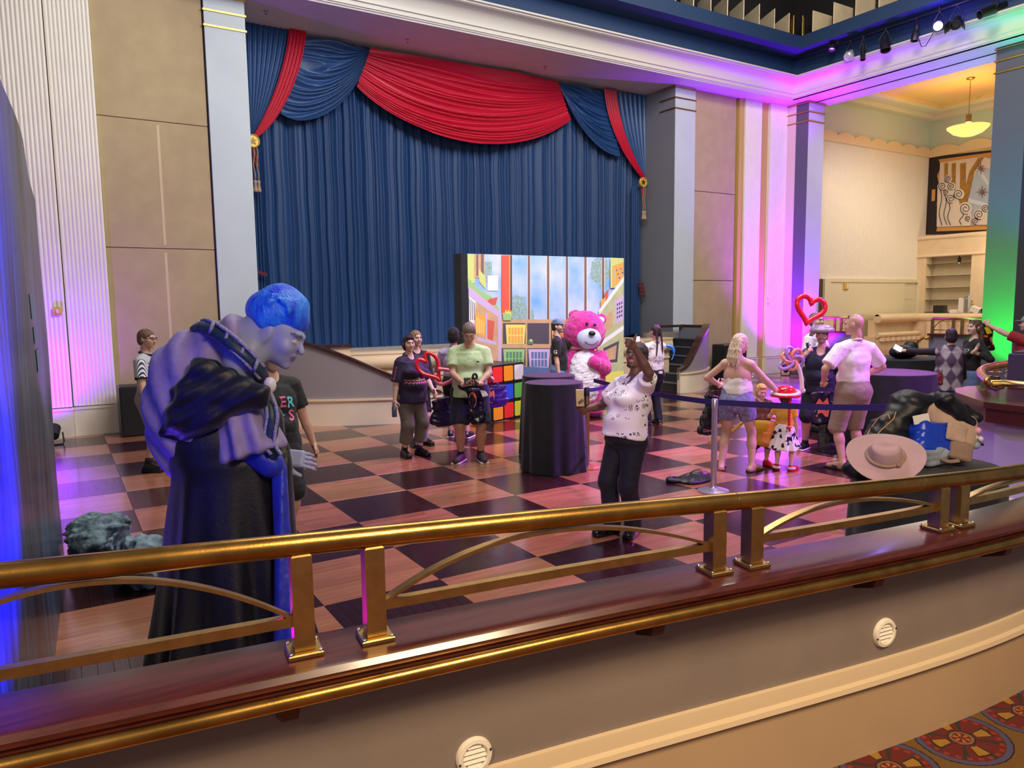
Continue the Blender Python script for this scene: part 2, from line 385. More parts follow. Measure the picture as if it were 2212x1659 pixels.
M_darkwood = mat('dark_walnut', S(62, 40, 32), .3, noise=.3, nscale=8, coat=.3)
M_goldleaf = mat('gold_paint', S(214, 178, 84), .45, .3, noise=.2, nscale=6)
M_chrome = mat('chrome', (.72, .72, .74), .16, 1.)
M_blackpl = mat('black_plastic', (.012, .012, .014), .4)
M_blackcloth = mat('black_cloth', (.010, .011, .020), .85, noise=.3, nscale=8, bump=.1, bscale=150, sheen=.15)
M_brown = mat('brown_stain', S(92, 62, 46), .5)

# ------------------------------------------------------------------ dance floor
def wood(name, ca, cb, along_x):
    M = mat(name, ca, .2, coat=.35 if along_x else .15, spec=.5 if along_x else .35); N, L, B = nodes(M)
    tc = N.new('ShaderNodeTexCoord'); oi = N.new('ShaderNodeObjectInfo')
    ad = N.new('ShaderNodeVectorMath'); ad.operation = 'ADD'; sc = N.new('ShaderNodeVectorMath'); sc.operation = 'SCALE'; sc.inputs[3].default_value = 37
    cb3 = N.new('ShaderNodeCombineXYZ'); [L.new(oi.outputs['Random'], cb3.inputs[i]) for i in (0, 1)]
    L.new(cb3.outputs[0], sc.inputs[0]); L.new(tc.outputs['Object'], ad.inputs[0]); L.new(sc.outputs[0], ad.inputs[1])
    mp = N.new('ShaderNodeMapping'); mp.inputs['Scale'].default_value = (1.6, 30, 1) if along_x else (30, 1.6, 1); L.new(ad.outputs[0], mp.inputs[0])
    nt = N.new('ShaderNodeTexNoise'); nt.inputs['Scale'].default_value = 1.5; nt.inputs['Detail'].default_value = 6; L.new(mp.outputs[0], nt.inputs['Vector'])
    br = N.new('ShaderNodeTexBrick'); br.inputs['Scale'].default_value = 1; br.inputs['Row Height'].default_value = .0817; br.inputs['Brick Width'].default_value = .46
    br.inputs['Mortar Size'].default_value = .0012; br.inputs['Color1'].default_value = (0, 0, 0, 1); br.inputs['Color2'].default_value = (1, 1, 1, 1); br.inputs['Mortar'].default_value = (.2, .2, .2, 1)
    m2 = N.new('ShaderNodeMapping'); m2.inputs['Rotation'].default_value = (0, 0, 0 if along_x else pi/2); L.new(tc.outputs['Object'], m2.inputs[0]); L.new(m2.outputs[0], br.inputs['Vector'])
    mixf = N.new('ShaderNodeMath'); mixf.operation = 'MULTIPLY_ADD'; mixf.inputs[1].default_value = .45
    L.new(br.outputs['Color'], mixf.inputs[0]); m3 = N.new('ShaderNodeMath'); m3.operation = 'MULTIPLY_ADD'; m3.inputs[1].default_value = .9; m3.inputs[2].default_value = -.32
    L.new(nt.outputs['Fac'], m3.inputs[0]); L.new(m3.outputs[0], mixf.inputs[2])
    o2 = N.new('ShaderNodeMath'); o2.operation = 'MULTIPLY_ADD'; o2.inputs[1].default_value = .4; L.new(oi.outputs['Random'], o2.inputs[0]); L.new(mixf.outputs[0], o2.inputs[2])
    mx = N.new('ShaderNodeMix'); mx.data_type = 'RGBA'; mx.inputs[6].default_value = (*ca, 1); mx.inputs[7].default_value = (*cb, 1)
    L.new(o2.outputs[0], mx.inputs[0]); L.new(mx.outputs[2], B.inputs['Base Color'])
    rr = N.new('ShaderNodeMapRange'); rr.inputs[3].default_value = .13; rr.inputs[4].default_value = .32; L.new(nt.outputs['Fac'], rr.inputs[0]); L.new(rr.outputs[0], B.inputs['Roughness'])
    bp = N.new('ShaderNodeBump'); bp.inputs['Strength'].default_value = .06; bp.inputs['Distance'].default_value = .01; L.new(nt.outputs['Fac'], bp.inputs['Height']); L.new(bp.outputs[0], B.inputs['Normal'])
    return M
M_oak = wood('oak_planks', S(180, 122, 92), S(132, 82, 58), True)
M_walnut = wood('walnut_planks', S(58, 27, 32), S(36, 15, 19), False)
GX, GY, PX, PY = 3.295, 7.64, .908, .897
b = MB(); b.bb((-3.3, 1.6, -.12), (21, 17.5, -.022)); FLOOR = struct('floor', b, M_darkwood)
FO = WL[FLOOR]
pm = {}
for dark in (0, 1):
    b = MB(); b.box((0, 0, -.011), (PX-.003, PY-.003, .022), bev=.0015)
    pm[dark] = mesh_np('parquet_panel', b.v, b.f, M_walnut if dark else M_oak, False)
    b = MB(); w = PY/11 if not dark else PX/11
    b.box((0, 0, -.011), (PX-.003, w-.0012, .022) if not dark else (w-.0012, PY-.003, .022), bev=.001)
    pm[dark+2] = mesh_np('plank', b.v, b.f, M_walnut if dark else M_oak, False)
n_pl = 0
for j in range(-6, 8):
    for i in range(-6, 17):
        x, y = GX+PX*(i+.5), GY+PY*(j+.5)
        if y > 14.4 or y < 1.9: continue
        dark = (i+j) % 2 == 0; v = np.array([x, y, 0])-CAM; z = v @ FWD; u = CX+FPX*(v @ RGT)/max(z, .1); w = CY-FPX*(v @ UPV)/max(z, .1)
        near = 2.6 < z < 6.0 and 60 < u < 2300 and w < 1500 and y > 2.6 and n_pl <= 286
        if near:
            for k in range(11):
                o = link('plank', pm[dark+2], FLOOR); t = (k-5)/11; n_pl += 1
                o.location = (x-FO[0]+(PX*t if dark else 0), y-FO[1]+(0 if dark else PY*t), -FO[2])
        else: link('parquet_panel', pm[dark], FLOOR, (x-FO[0], y-FO[1], -FO[2]))

# ------------------------------------------------------------------ back wall of the hall
YW, ZS = 14.2, 7.6
def ribs(name, x0, x1, y, n, z0=.5, z1=ZS, mt=M_rib, label=None):
    b = MB(); k = n*6
    def f(u, v): return (x0+(x1-x0)*u, y-.016*abs(sin(pi*n*u)), z0+(z1-z0)*v)
    b.grid(f, k, 1); b.bb((x0, y+.001, z0), (x1, y+.12, z1)); b.bb((x0-.005, y-.04, 0), (x1+.005, y+.12, .455)); b.bb((x0-.008, y-.055, .445), (x1+.008, y+.1, .485))
    return struct(name, b, mt, smooth='auto', label=label)
b = MB(); b.bb((-3.3, 14.5, 0), (3.3, 14.7, 9)); b.bb((13.85, 15.6, 0), (19, 15.8, 9)); struct('wall_back', b, M_slate)
ribs('wall_back_left_ribs', -.95, .158, 14.15, 18); ribs('wall_back_left_ribs', .172, .812, 14.2, 11)
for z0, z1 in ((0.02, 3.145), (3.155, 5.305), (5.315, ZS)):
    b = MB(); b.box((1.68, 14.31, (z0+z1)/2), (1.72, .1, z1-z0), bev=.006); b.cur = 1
    if z0 < 5: b.box((1.73, 14.2585, (z0+z1)/2), (.045, .004, z1-z0-.12))  # pale strip paints a streak of light down the panel
    struct('wall_back_panel', b, [M_tan, mat('panel_light_streak', S(206, 184, 150), .8)])
for z0, z1 in ((0.02, 2.67), (2.685, 5.02), (5.035, ZS)):
    b = MB(); b.box((15.33, 14.33, (z0+z1)/2), (1.62, .1, z1-z0), bev=.006); struct('wall_back_panel', b, M_tan)
b = MB(); b.bb((16.16, 14.45, 0), (16.3, 14.5, ZS)); b.cur = 1; b.bb((16.24, 14.24, 0), (16.42, 14.5, ZS)); b.bb((17.12, 14.24, .0), (17.4, 14.4, ZS))
struct('trim_1', b, [M_black, mat('ochre_paint', S(196, 166, 92), .5)])
ribs('wall_back_right_ribs', 16.43, 17.1, 14.2, 12); ribs('wall_back_right_ribs', 17.4, 18.14, 14.15, 13)
def column(x0, x1, y0, y1, z0, mats, bands, bx, by, sides=True):
    b = MB(); b.bb((x0, y0, z0), (x1, y1, ZS)); c = struct('column', b, mats[0])
    for z in bands:
        bb_ = MB(); bb_.bb((x0-.02, y0-.02, z-.016), (x1+.02, y1 if by else y0+.3, z+.016)); bb_.build('gold_band', M_gold, c)
    return c
column(2.57, 3.262, YW, 15.5, 0, [M_paleblue], (7.55, 7.29, 7.03), 0, 0)
b = MB(); b.bb((13.805, YW, 0), (14.52, 15.6, ZS)); b.cur = 1; b.bb((13.80, YW+.004, 0), (13.806, 15.59, ZS))  # thin side slab in a darker grey than the front
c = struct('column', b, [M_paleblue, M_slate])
for z in (7.55, 7.29, 7.03):
    b = MB(); b.bb((13.78, YW-.02, z-.016), (14.54, YW+.55, z+.016)); b.build('gold_band', M_gold, c)
b = MB(); b.bb((18.13, 13.46, 0), (18.81, 14.25, ZS)); b.cur = 1; b.bb((18.10, 13.86, 0), (18.135, 14.15, ZS)); b.cur = 2; b.bb((18.124, 13.464, 0), (18.135, 13.86, ZS))  # left slab in a darker grey than the pale front
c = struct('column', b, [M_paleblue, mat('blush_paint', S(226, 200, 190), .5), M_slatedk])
for z in (7.56, 7.31, 7.06):
    b = MB(); b.bb((18.09, 13.44, z-.016), (18.83, 14.2, z+.016)); b.build('gold_band', M_gold, c)
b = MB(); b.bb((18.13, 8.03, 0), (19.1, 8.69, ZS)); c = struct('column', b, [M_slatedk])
for z in (7.56, 7.31, 7.06):
    b = MB(); b.bb((18.10, 8.0, z-.016), (19.13, 8.72, z+.016)); b.build('gold_band', M_gold, c)

# ------------------------------------------------------------------ beams, crown and ceiling tray (mitred at the corner)
KX, KY = 17.75, 13.7
def mitre(name, prof, mt, smooth=False):
    b = MB(); n = len(prof)
    V = []
    for m_, z in prof: V += [(-6, KY+m_, z), (KX+m_, KY+m_, z), (KX+m_, 0, z)]
    F = []
    for i in range(n-1): a = 3*i; F += [(a, a+1, a+4, a+3), (a+1, a+2, a+5, a+4)]
    b.add(V, F); return struct(name, b, mt, smooth=smooth)
b = MB(); b.bb((-6, KY, ZS), (19.2, 15.9, ZS+.08)); b.bb((KX, 0, ZS), (19.1, KY, ZS+.08)); struct('ceiling_soffit', b, mat('soffit_paint', S(196, 190, 196), .6, noise=.05, nscale=2))
b = MB(); b.bb((18.42, 8.7, ZS-.012), (18.47, 13.45, ZS)); struct('trim_2', b, M_black)
cove = [(-.10-.30*(1-cos(t*pi/20)), 7.74+.27*sin(t*pi/20)) for t in range(11)]
mitre('trim_3', [(.0, ZS-.001), (-.0, 7.63), (-.03, 7.635), (-.03, 7.655), (-.06, 7.66), (-.06, 7.735), (-.10, 7.74)]+cove+[(-.40, 8.02), (-.43, 8.02), (-.43, 8.045), (-.485, 8.05), (-.485, 8.085), (.1, 8.09)], M_crown, 'auto')
mitre('ceiling_tray', [(-.075, 8.08), (-.075, 8.62), (-.80, 8.61), (-.80, 8.93), (.4, 8.94)], M_navy)
mitre('ceiling_upper_wall', [(.0, 8.92), (.0, 10.9)], M_black)
b = MB(); b.bb((-6, 6.9, 10.9), (19, 15, 11)); b.bb((11.0, -1.0, 10.9), (19, 6.9, 11)); struct('ceiling', b, M_black)
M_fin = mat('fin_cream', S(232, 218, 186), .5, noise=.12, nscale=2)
FIN = thing('ceiling_fins', 'zigzag of cream fins standing on the navy ceiling tray', 'ceiling ornament', (17, 12.95, 8.93), kind='structure')
Xs = [float(onY(px, 60, 12.93)[0]) for px in (1706, 1675, 1641, 1607, 1572, 1537, 1499)]; sp = (Xs[0]-Xs[-1])/6
for k in range(16):
    b = MB(); x = Xs[0]-sp*k; h = float(onY(1706, 28, 12.95)[2])-8.93; a_ = radians(24)
    b.box((x+sin(a_)*.45, 12.95+cos(a_)*.45, 8.93+h/2), (.018, .90, h), R=Matrix.Rotation(-a_, 3, 'Z')); b.build('fin', M_fin, FIN)
for k in range(10):
    y = float(onX(1755, 60, 16.98)[1])+(float(onX(1800, 50, 16.98)[1])-float(onX(1755, 60, 16.98)[1]))*k; h = float(onX(1755, 23, 16.98)[2])-8.93; b = MB(); b.box((17.38, y, 8.93+h/2), (.80, .018, h)); b.build('fin', M_fin, FIN)
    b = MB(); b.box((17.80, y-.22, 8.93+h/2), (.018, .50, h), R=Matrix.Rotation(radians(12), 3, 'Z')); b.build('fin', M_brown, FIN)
b = MB(); b.box((16.98, 13.2, 9.2), (.016, .36, .56), R=Matrix.Rotation(radians(-40), 3, 'Z')); b.box((17.2, 13.02, 9.2), (.30, .016, .56), R=Matrix.Rotation(radians(30), 3, 'Z')); b.build('corner_fin', M_goldleaf, FIN)
# sprinklers in the soffit
for px, py in ((574, 23), (880, 85), (1178, 143), (1413, 186)):
    P = fl(px, py, ZS); b = MB(); b.lathe([(.0, 0), (.045, 0), (.045, -.008), (.016, -.012), (.012, -.05), (.03, -.052), (.03, -.058), (0, -.058)], P, 12)
    tag(b.build('sprinkler', M_chrome, smooth='auto'), {574: 'chrome sprinkler head in the soffit above the pale blue left column', 880: 'chrome sprinkler head in the soffit above the left half of the red swag', 1178: 'chrome sprinkler head in the soffit above the right end of the red swag', 1413: 'chrome sprinkler head in the soffit beside the slate column'}[px], 'sprinkler', 'soffit sprinklers')

# ------------------------------------------------------------------ stage with curved apron and stair wings
def apron(x): return 12.78+(x-8.6)**2*.0245
path = [(x, apron(x)) for x in np.linspace(4.35, 12.85, 40)]
b = MB(); b.sweep(path, [(.10, 0), (.10, .93), (.04, .93), (.0, .98), (-.02, 1.06), (.0, 1.15), (.03, 1.17), (.03, 1.19), (-.01, 1.2), (-.01, 1.25), (.3, 1.25), (.3, 0)])
b.prism(path+[(12.85, 17.3), (4.35, 17.3)], 1.1, 1.2); struct('wall_stage_front', b, M_trimcream, smooth='auto')
b = MB(); b.sweep(path, [(.075, .74), (.075, .78), (.12, .78), (.12, .74)]); b.sweep(path, [(.085, .0), (.085, .06), (.12, .06), (.12, .0)]); struct('trim_4', b, M_cream)
b = MB(); b.bb((-3.3, 15.75, 0), (19, 15.9, 9)); struct('wall_stage_back', b, M_black)
b = MB(); b.bb((4.25, 13.15, 0), (4.62, 13.6, 1.36)); b.cur = 1; b.bb((3.6, 13.1, 1.36), (4.66, 13.64, 1.40)); struct('wall_stage_end', b, [M_trimcream, M_darkwood])
def wing(pts, side):
    n = 26; P = np.array(pts); t = np.linspace(0, len(P)-1, n); Q = np.stack([np.interp(t, range(len(P)), P[:, i]) for i in range(3)], 1)
    for _ in range(3): Q[1:-1] = (Q[:-2]+2*Q[1:-1]+Q[2:])/4
    T = np.gradient(Q[:, :2], axis=0); T /= np.linalg.norm(T, axis=1)[:, None]; Nn = np.stack([-T[:, 1], T[:, 0]], 1)
    def strip(o0, o1, zb, zt):
        b = MB(); V = []
        for i in range(n):
            z1 = zt(Q[i, 2]); z0 = min(zb(Q[i, 2]), z1)
            for o, z in ((o0, z0), (o0, z1), (o1, z1), (o1, z0)): V.append((Q[i, 0]+Nn[i, 0]*o, Q[i, 1]+Nn[i, 1]*o, z))
        F = [(4*i+j, 4*i+4+j, 4*i+4+(j+1) % 4, 4*i+(j+1) % 4) for i in range(n-1) for j in range(4)]+[(0, 1, 2, 3), (4*n-1, 4*n-2, 4*n-3, 4*n-4)]
        return b.add(V, F)
    w = struct('wall_stair_'+side, strip(.0, .11, lambda z: .3, lambda z: z), mat('lilac_grey_paint', S(150, 142, 146), .55), smooth='auto')
    strip(-.02, .12, lambda z: 0, lambda z: .44).build('lower_band', M_cream, w, smooth='auto')
    strip(-.045, .13, lambda z: .44, lambda z: .475).build('moulding', M_trimcream, w, smooth='auto')
    strip(-.03, .15, lambda z: z, lambda z: z+.055).build('handrail_cap', M_darkwood, w, smooth='auto')
    return w
wing([(2.9, 13.5, 1.53), (3.15, 13.25, 1.53), (3.6, 12.9, 1.49), (4.2, 12.53, 1.235), (4.9, 12.21, .90), (5.2, 12.09, .74), (5.9, 11.98, .50)], 'left')
wing([(12.2, 12.31, .50), (12.4, 12.26, .60), (12.7, 12.32, .92), (13.1, 12.47, 1.26), (13.55, 12.74, 1.44), (13.99, 13.12, 1.50)], 'right')
b = MB(); b.bb((13.0, 13.9, 1.46), (14.0, 14.05, 1.52)); b.bb((13.86, 13.1, 1.46), (14.0, 14.05, 1.52)); b.cur = 1; b.bb((13.87, 13.15, 0), (13.99, 14.05, 1.46)); struct('trim_5', b, [M_darkwood, M_slate])
b = MB(); b.bb((12.35, 13.6, 1.2), (13.3, 13.72, 1.36)); struct('wall_stage_block', b, M_greige)
for s_, x0, d in (('right', 12.40, 1), ('left', 4.75, -1)):
    st = thing('stage_stairs', 'dark carpeted steps rising to the stage inside the %s stair wall' % s_, 'stairs', (x0, 13.0, 0), kind='structure')
    for k in range(6):
        b = MB(); ys = float(np.interp(x0+d*.22*(k+.5), (2.9, 3.15, 3.6, 4.2, 4.9, 5.2, 12.2, 12.4, 12.7, 13.1, 13.55, 13.99), (13.5, 13.25, 12.9, 12.53, 12.21, 12.09, 12.31, 12.26, 12.32, 12.47, 12.74, 13.12)))+.22; b.bb((x0+d*.22*k, ys, 0), (x0+d*(.22*k+.24), 14.0, .2*(k+1)-.01)); b.build('step', M_blackcloth, st)
        b = MB(); b.bb((x0+d*.22*k-d*.012, ys, .2*(k+1)-.03), (x0+d*(.22*k+.03), 14.0, .2*(k+1)-.005)); b.build('nosing', mat('grey_nosing', S(96, 96, 104), .4), st)

# ------------------------------------------------------------------ terraces: carpeted one in front, boarded one by the bar
F_PTS = [(-3.4, 2.30), (-2.2, 2.08), (-1.2, 1.895), (-.6, 1.80), (-.15, 1.733), (.49, 1.650), (1.22, 1.557), (1.92, 1.440), (2.4, 1.362), (2.85, 1.305), (3.2, 1.276), (3.6, 1.272), (4.1, 1.30), (4.7, 1.40), (5.3, 1.58)]
def smoothpath(pts, n=90):
    P = np.array(pts, float); s = np.r_[0, np.cumsum(np.linalg.norm(np.diff(P, axis=0), axis=1))]; t = np.linspace(0, s[-1], n)
    Q = np.stack([np.interp(t, s, P[:, i]) for i in range(P.shape[1])], 1)
    for _ in range(6): Q[1:-1] = (Q[:-2]+2*Q[1:-1]+Q[2:])/4
    return Q
FP = smoothpath(F_PTS)
def offp(Q, o, z=None):
    T = np.gradient(Q[:, :2], axis=0); T /= np.linalg.norm(T, axis=1)[:, None]; R_ = Q[:, :2]+np.stack([-T[:, 1], T[:, 0]], 1)*o
    return R_ if z is None else np.c_[R_, z if hasattr(z, '__len__') else np.full(len(R_), z)]
def carpet_mat():
    M = mat('patterned_carpet', S(96, 24, 22), .95, bump=.25, bscale=420); N, L, B = nodes(M)
    tc = N.new('ShaderNodeTexCoord')
    def mth(op, a, b_=None, c=None):
        n = N.new('ShaderNodeMath'); n.operation = op
        for i, v in enumerate((a, b_, c)):
            if v is None: continue
            if isinstance(v, (int, float)): n.inputs[i].default_value = v
            else: L.new(v, n.inputs[i])
        return n.outputs[0]
    mp = N.new('ShaderNodeMapping'); mp.inputs['Rotation'].default_value = (0, 0, .12); mp.inputs['Scale'].default_value = (2.5, 2.9, 1); L.new(tc.outputs['Object'], mp.inputs[0])
    nz = N.new('ShaderNodeTexNoise'); nz.inputs['Scale'].default_value = 60; nz.inputs['Detail'].default_value = 3; L.new(tc.outputs['Object'], nz.inputs['Vector'])
    sp = N.new('ShaderNodeSeparateXYZ'); L.new(mp.outputs[0], sp.inputs[0])
    row = mth('FLOOR', sp.outputs[1]); x = mth('ADD', sp.outputs[0], mth('MULTIPLY', row, .5))
    u = mth('SUBTRACT', mth('FRACT', x), .5); v = mth('SUBTRACT', mth('FRACT', sp.outputs[1]), .5)
    r = mth('SQRT', mth('ADD', mth('MULTIPLY', u, u), mth('MULTIPLY', v, v))); r = mth('ADD', r, mth('MULTIPLY', mth('SUBTRACT', nz.outputs['Fac'], .5), .03)); th = mth('ARCTAN2', v, u)
    cur = N.new('ShaderNodeRGB').outputs[0]; cur.default_value = (*S(110, 28, 24), 1)
    def over(cur, mask, c):
        mx = N.new('ShaderNodeMix'); mx.data_type = 'RGBA'; L.new(mask, mx.inputs[0]); L.new(cur, mx.inputs[6]); mx.inputs[7].default_value = (*c, 1); return mx.outputs[2]
    band = lambda lo, hi: mth('MULTIPLY', mth('GREATER_THAN', r, lo), mth('LESS_THAN', r, hi))
    rays = lambda n, k, ph=0.: mth('GREATER_THAN', mth('COSINE', mth('ADD', mth('MULTIPLY', th, n), ph)), k)
    cur = over(cur, mth('GREATER_THAN', r, .47), S(120, 84, 34)); cur = over(cur, band(.40, .455), S(84, 76, 110)); cur = over(cur, band(.455, .47), S(40, 22, 20))
    cur = over(cur, mth('MULTIPLY', band(.14, .40), rays(8, .72)), S(58, 46, 34)); cur = over(cur, mth('MULTIPLY', band(.15, .33), rays(4, .55, .8)), S(40, 24, 18))
    cur = over(cur, mth('MULTIPLY', band(.16, .31), rays(4, .66, .8)), S(170, 122, 40)); cur = over(cur, mth('MULTIPLY', band(.34, .385), rays(22, .0)), S(150, 48, 30))
    cur = over(cur, mth('LESS_THAN', r, .135), S(50, 32, 26)); cur = over(cur, mth('LESS_THAN', r, .115), S(140, 100, 66)); cur = over(cur, mth('LESS_THAN', r, .09), S(104, 30, 24)); cur = over(cur, mth('MULTIPLY', mth('LESS_THAN', r, .08), rays(6, .1)), S(190, 110, 40)); cur = over(cur, mth('LESS_THAN', r, .03), S(120, 40, 26))
    mx = N.new('ShaderNodeMix'); mx.data_type = 'RGBA'; mx.blend_type = 'MULTIPLY'; mx.inputs[0].default_value = .55; L.new(cur, mx.inputs[6]); L.new(nz.outputs['Color'], mx.inputs[7])
    cg = N.new('ShaderNodeMix'); cg.data_type = 'RGBA'; cg.inputs[0].default_value = .35; L.new(mx.outputs[2], cg.inputs[6]); L.new(cur, cg.inputs[7]); L.new(cg.outputs[2], B.inputs['Base Color'])
    return M
inner = offp(FP, .13)
b = MB(); b.prism([tuple(p) for p in inner]+[(5.3, -3.2), (-3.4, -3.2)], .35, .45); struct('floor_carpet', b, carpet_mat())
FR = MB(); FR.sweep(offp(FP, .11), [(0, .45), (0, 1.2), (.075, 1.2), (.075, 0.0), (.02, 0)]); WF = struct('wall_front', FR, M_greige, smooth='auto')
b = MB(); b.sweep(offp(FP, .095), [(0, .45), (0, .725), (.02, .725), (.02, .45)]); b.build('lower_band', M_beigelow, WF, smooth='auto')
b = MB(); b.sweep(offp(FP, .085), [(.03, .712), (.005, .715), (-.012, .728), (-.008, .745), (.006, .752), (.006, .765), (.012, .80), (.03, .803)]); b.build('moulding', M_fmould, WF, smooth='auto')
b = MB(); b.sweep(offp(FP, .18), [(0, .0), (0, .46), (.02, .46), (.02, 0)]); b.build('dance_side_band', M_cream, WF)
LED = MB(); LED.sweep(FP[:, :2], [(.03, 1.175), (.004, 1.185), (-.006, 1.197), (.0, 1.21), (.0, 1.213), (-.010, 1.222), (-.012, 1.235), (-.002, 1.248), (.012, 1.25), (.192, 1.25), (.198, 1.24), (.192, 1.205), (.15, 1.175)])
o = LED.build('ledge', M_mahog, smooth='auto'); tag(o, 'glossy dark red mahogany ledge capping the curved wall under the brass railing', 'ledge')
# ------------------------------------------------------------------ brass railing on the ledge
RZ = lambda x: EYE-.575-.041*(x-.47)                      # rail height follows the ramp of the aisle
mid = offp(FP, .097); rail_path = [(x, y, RZ(x)) for x, y in mid if -3.2 < x < 5.2]
RAIL = thing('railing', 'brass railing with arches and paired square posts standing on the mahogany ledge', 'railing', (1.2, 1.65, 1.25))
b = MB(); b.tube(rail_path, .0285, 16); b.build('top_rail', M_brass, RAIL, True)
ymid = lambda x: float(np.interp(x, mid[:, 0], mid[:, 1])); tang = lambda x: atan2(ymid(x+.02)-ymid(x-.02), .04)
for xs in (1.79, 2.62):
    b = MB(); p = [(x, ymid(x), RZ(x)) for x in (xs, xs+.002)]; b.tube(p, .0290, 16); b.build('rail_joint', M_darkwood, RAIL, True)
PAIRS = [(-.62, -.44), (.469, .646), (1.718, 1.863), (2.727, 2.841), (3.72, 3.84)]
for pr in PAIRS:
    for x in pr:
        y, a = ymid(x), tang(x); b = MB(); zt = RZ(x)-.02; b.box((x, y, (1.262+zt)/2), (.05, .05, zt-1.262), a, bev=.004); b.build('post', M_brasslite, RAIL)
        b = MB(); b.box((x, y, 1.257), (.084, .084, .014), a, bev=.003); pl = b.build('base_plate', M_brasslite, RAIL)
        b = MB()
        for sx in (-1, 1):
            for sy in (-1, 1): b.lathe([(.0, .006), (.005, .005), (.006, 0)], (x+cos(a)*.035*sx-sin(a)*.035*sy, y+sin(a)*.035*sx+cos(a)*.035*sy, 1.264), 8)
        b.build('screw', M_chrome, pl, True)['kind'] = 'stuff'
for k in range(4):
    xa, xb = PAIRS[k][1]+.024, PAIRS[k+1][0]-.024; X = np.linspace(xa, xb, 30); b = MB()
    b.sweep([(x, ymid(x), 0) for x in X], [(-.012, 1.325), (-.012, 1.35), (.012, 1.35), (.012, 1.325)]); b.build('lower_bar', M_brasslite, RAIL, smooth='auto')
    V = []; b = MB()
    for i, x in enumerate(X):
        t = 2*(x-xa)/(xb-xa)-1; z = 1.345+(RZ(x)-.030-1.350)*max(0, 1-abs(t)**2.1); y = ymid(x)
        for o, h in ((-.013, -.005), (-.013, .005), (.013, .005), (.013, -.005)): V.append((x, y+o, z+h))
    b.add(V, [(4*i+j, 4*i+4+j, 4*i+4+(j+1) % 4, 4*i+(j+1) % 4) for i in range(29) for j in range(4)]); b.build('arch', M_brasslite, RAIL, smooth='auto')
HR = thing('handrail', 'round brass handrail running just below the mahogany ledge', 'handrail', (1.2, 1.5, 1.0))
hp = offp(FP, -.022, 1.196); hp = [p for p in hp if -3.3 < p[0] < 5.2]
b = MB(); b.tube(hp, .0185, 14); b.build('rail_tube', M_brass, HR, True)
for px, py in ((612, 1560), (1408, 1363), (1880, 1257), (2170, 1190)):
    P = fl(px, py, 1.14); x = P[0]+.02; y = float(np.interp(x, FP[:, 0], FP[:, 1])); a = tang(x); Rz = Matrix.Rotation(a, 3, 'Z')
    b = MB(); b.add([Vector((x, y, 0))+Rz @ Vector(p) for p in ((-.025, .115, 1.09), (.025, .115, 1.09), (.025, .115, 1.175), (-.025, .115, 1.175), (-.02, .03, 1.12), (.02, .03, 1.12), (.025, .01, 1.18), (-.025, .01, 1.18))], [(0, 1, 2, 3), (4, 5, 6, 7), (0, 1, 5, 4), (1, 2, 6, 5), (2, 3, 7, 6), (3, 0, 4, 7)])
    b.build('bracket', M_mahog, HR)
for px, py, lb in ((1058, 1617, 'round cream louvred vent low on the greige wall, the larger-looking one'), (1915, 1363, 'round cream louvred vent on the greige wall just above the cream moulding')):
    wl = offp(FP, .11); d = ray(px, py); best = min(range(len(wl)-1), key=lambda i: abs(atan2(wl[i][0], wl[i][1])-atan2(d[0], d[1]))); x, y = wl[best]; t = y/d[1]; z = EYE+d[2]*t; a = tang(x)
    V = thing('wall_vent', lb, 'vent', (x, y-.002, z), 0, 'round wall vents'); R = Matrix.Rotation(a, 3, 'Z') @ Matrix.Rotation(pi/2, 3, 'X'); M_v = mat('vent_plastic', S(232, 222, 206), .45)
    b = MB(); b.lathe([(.036, -.004), (.036, .010), (.040, .013), (.050, .011), (.054, .004), (.054, -.004)], (x, y-.002, z), 32, R); b.build('rim', M_v, V, smooth='auto')
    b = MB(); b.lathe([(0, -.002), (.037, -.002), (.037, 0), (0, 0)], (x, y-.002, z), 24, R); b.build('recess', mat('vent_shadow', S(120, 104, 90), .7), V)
    for k in range(5):
        zz = (k-2)*.0145; w = 2*sqrt(.0355**2-zz*zz); b = MB(); b.box(Vector((x, y, z+zz))+Matrix.Rotation(a, 3, 'Z') @ Vector((0, -.006, 0)), (w, .003, .0135), R=Matrix.Rotation(a, 3, 'Z') @ Matrix.Rotation(radians(-32), 3, 'X')); b.build('louvre', M_v, V)
    for s_ in (-1, 1): b = MB(); b.ball(Vector((x, y, z+s_*.012))+Matrix.Rotation(a, 3, 'Z') @ Vector((s_*.046, -.014, 0)), .004, 8); b.build('screw', M_blackpl, V, True)

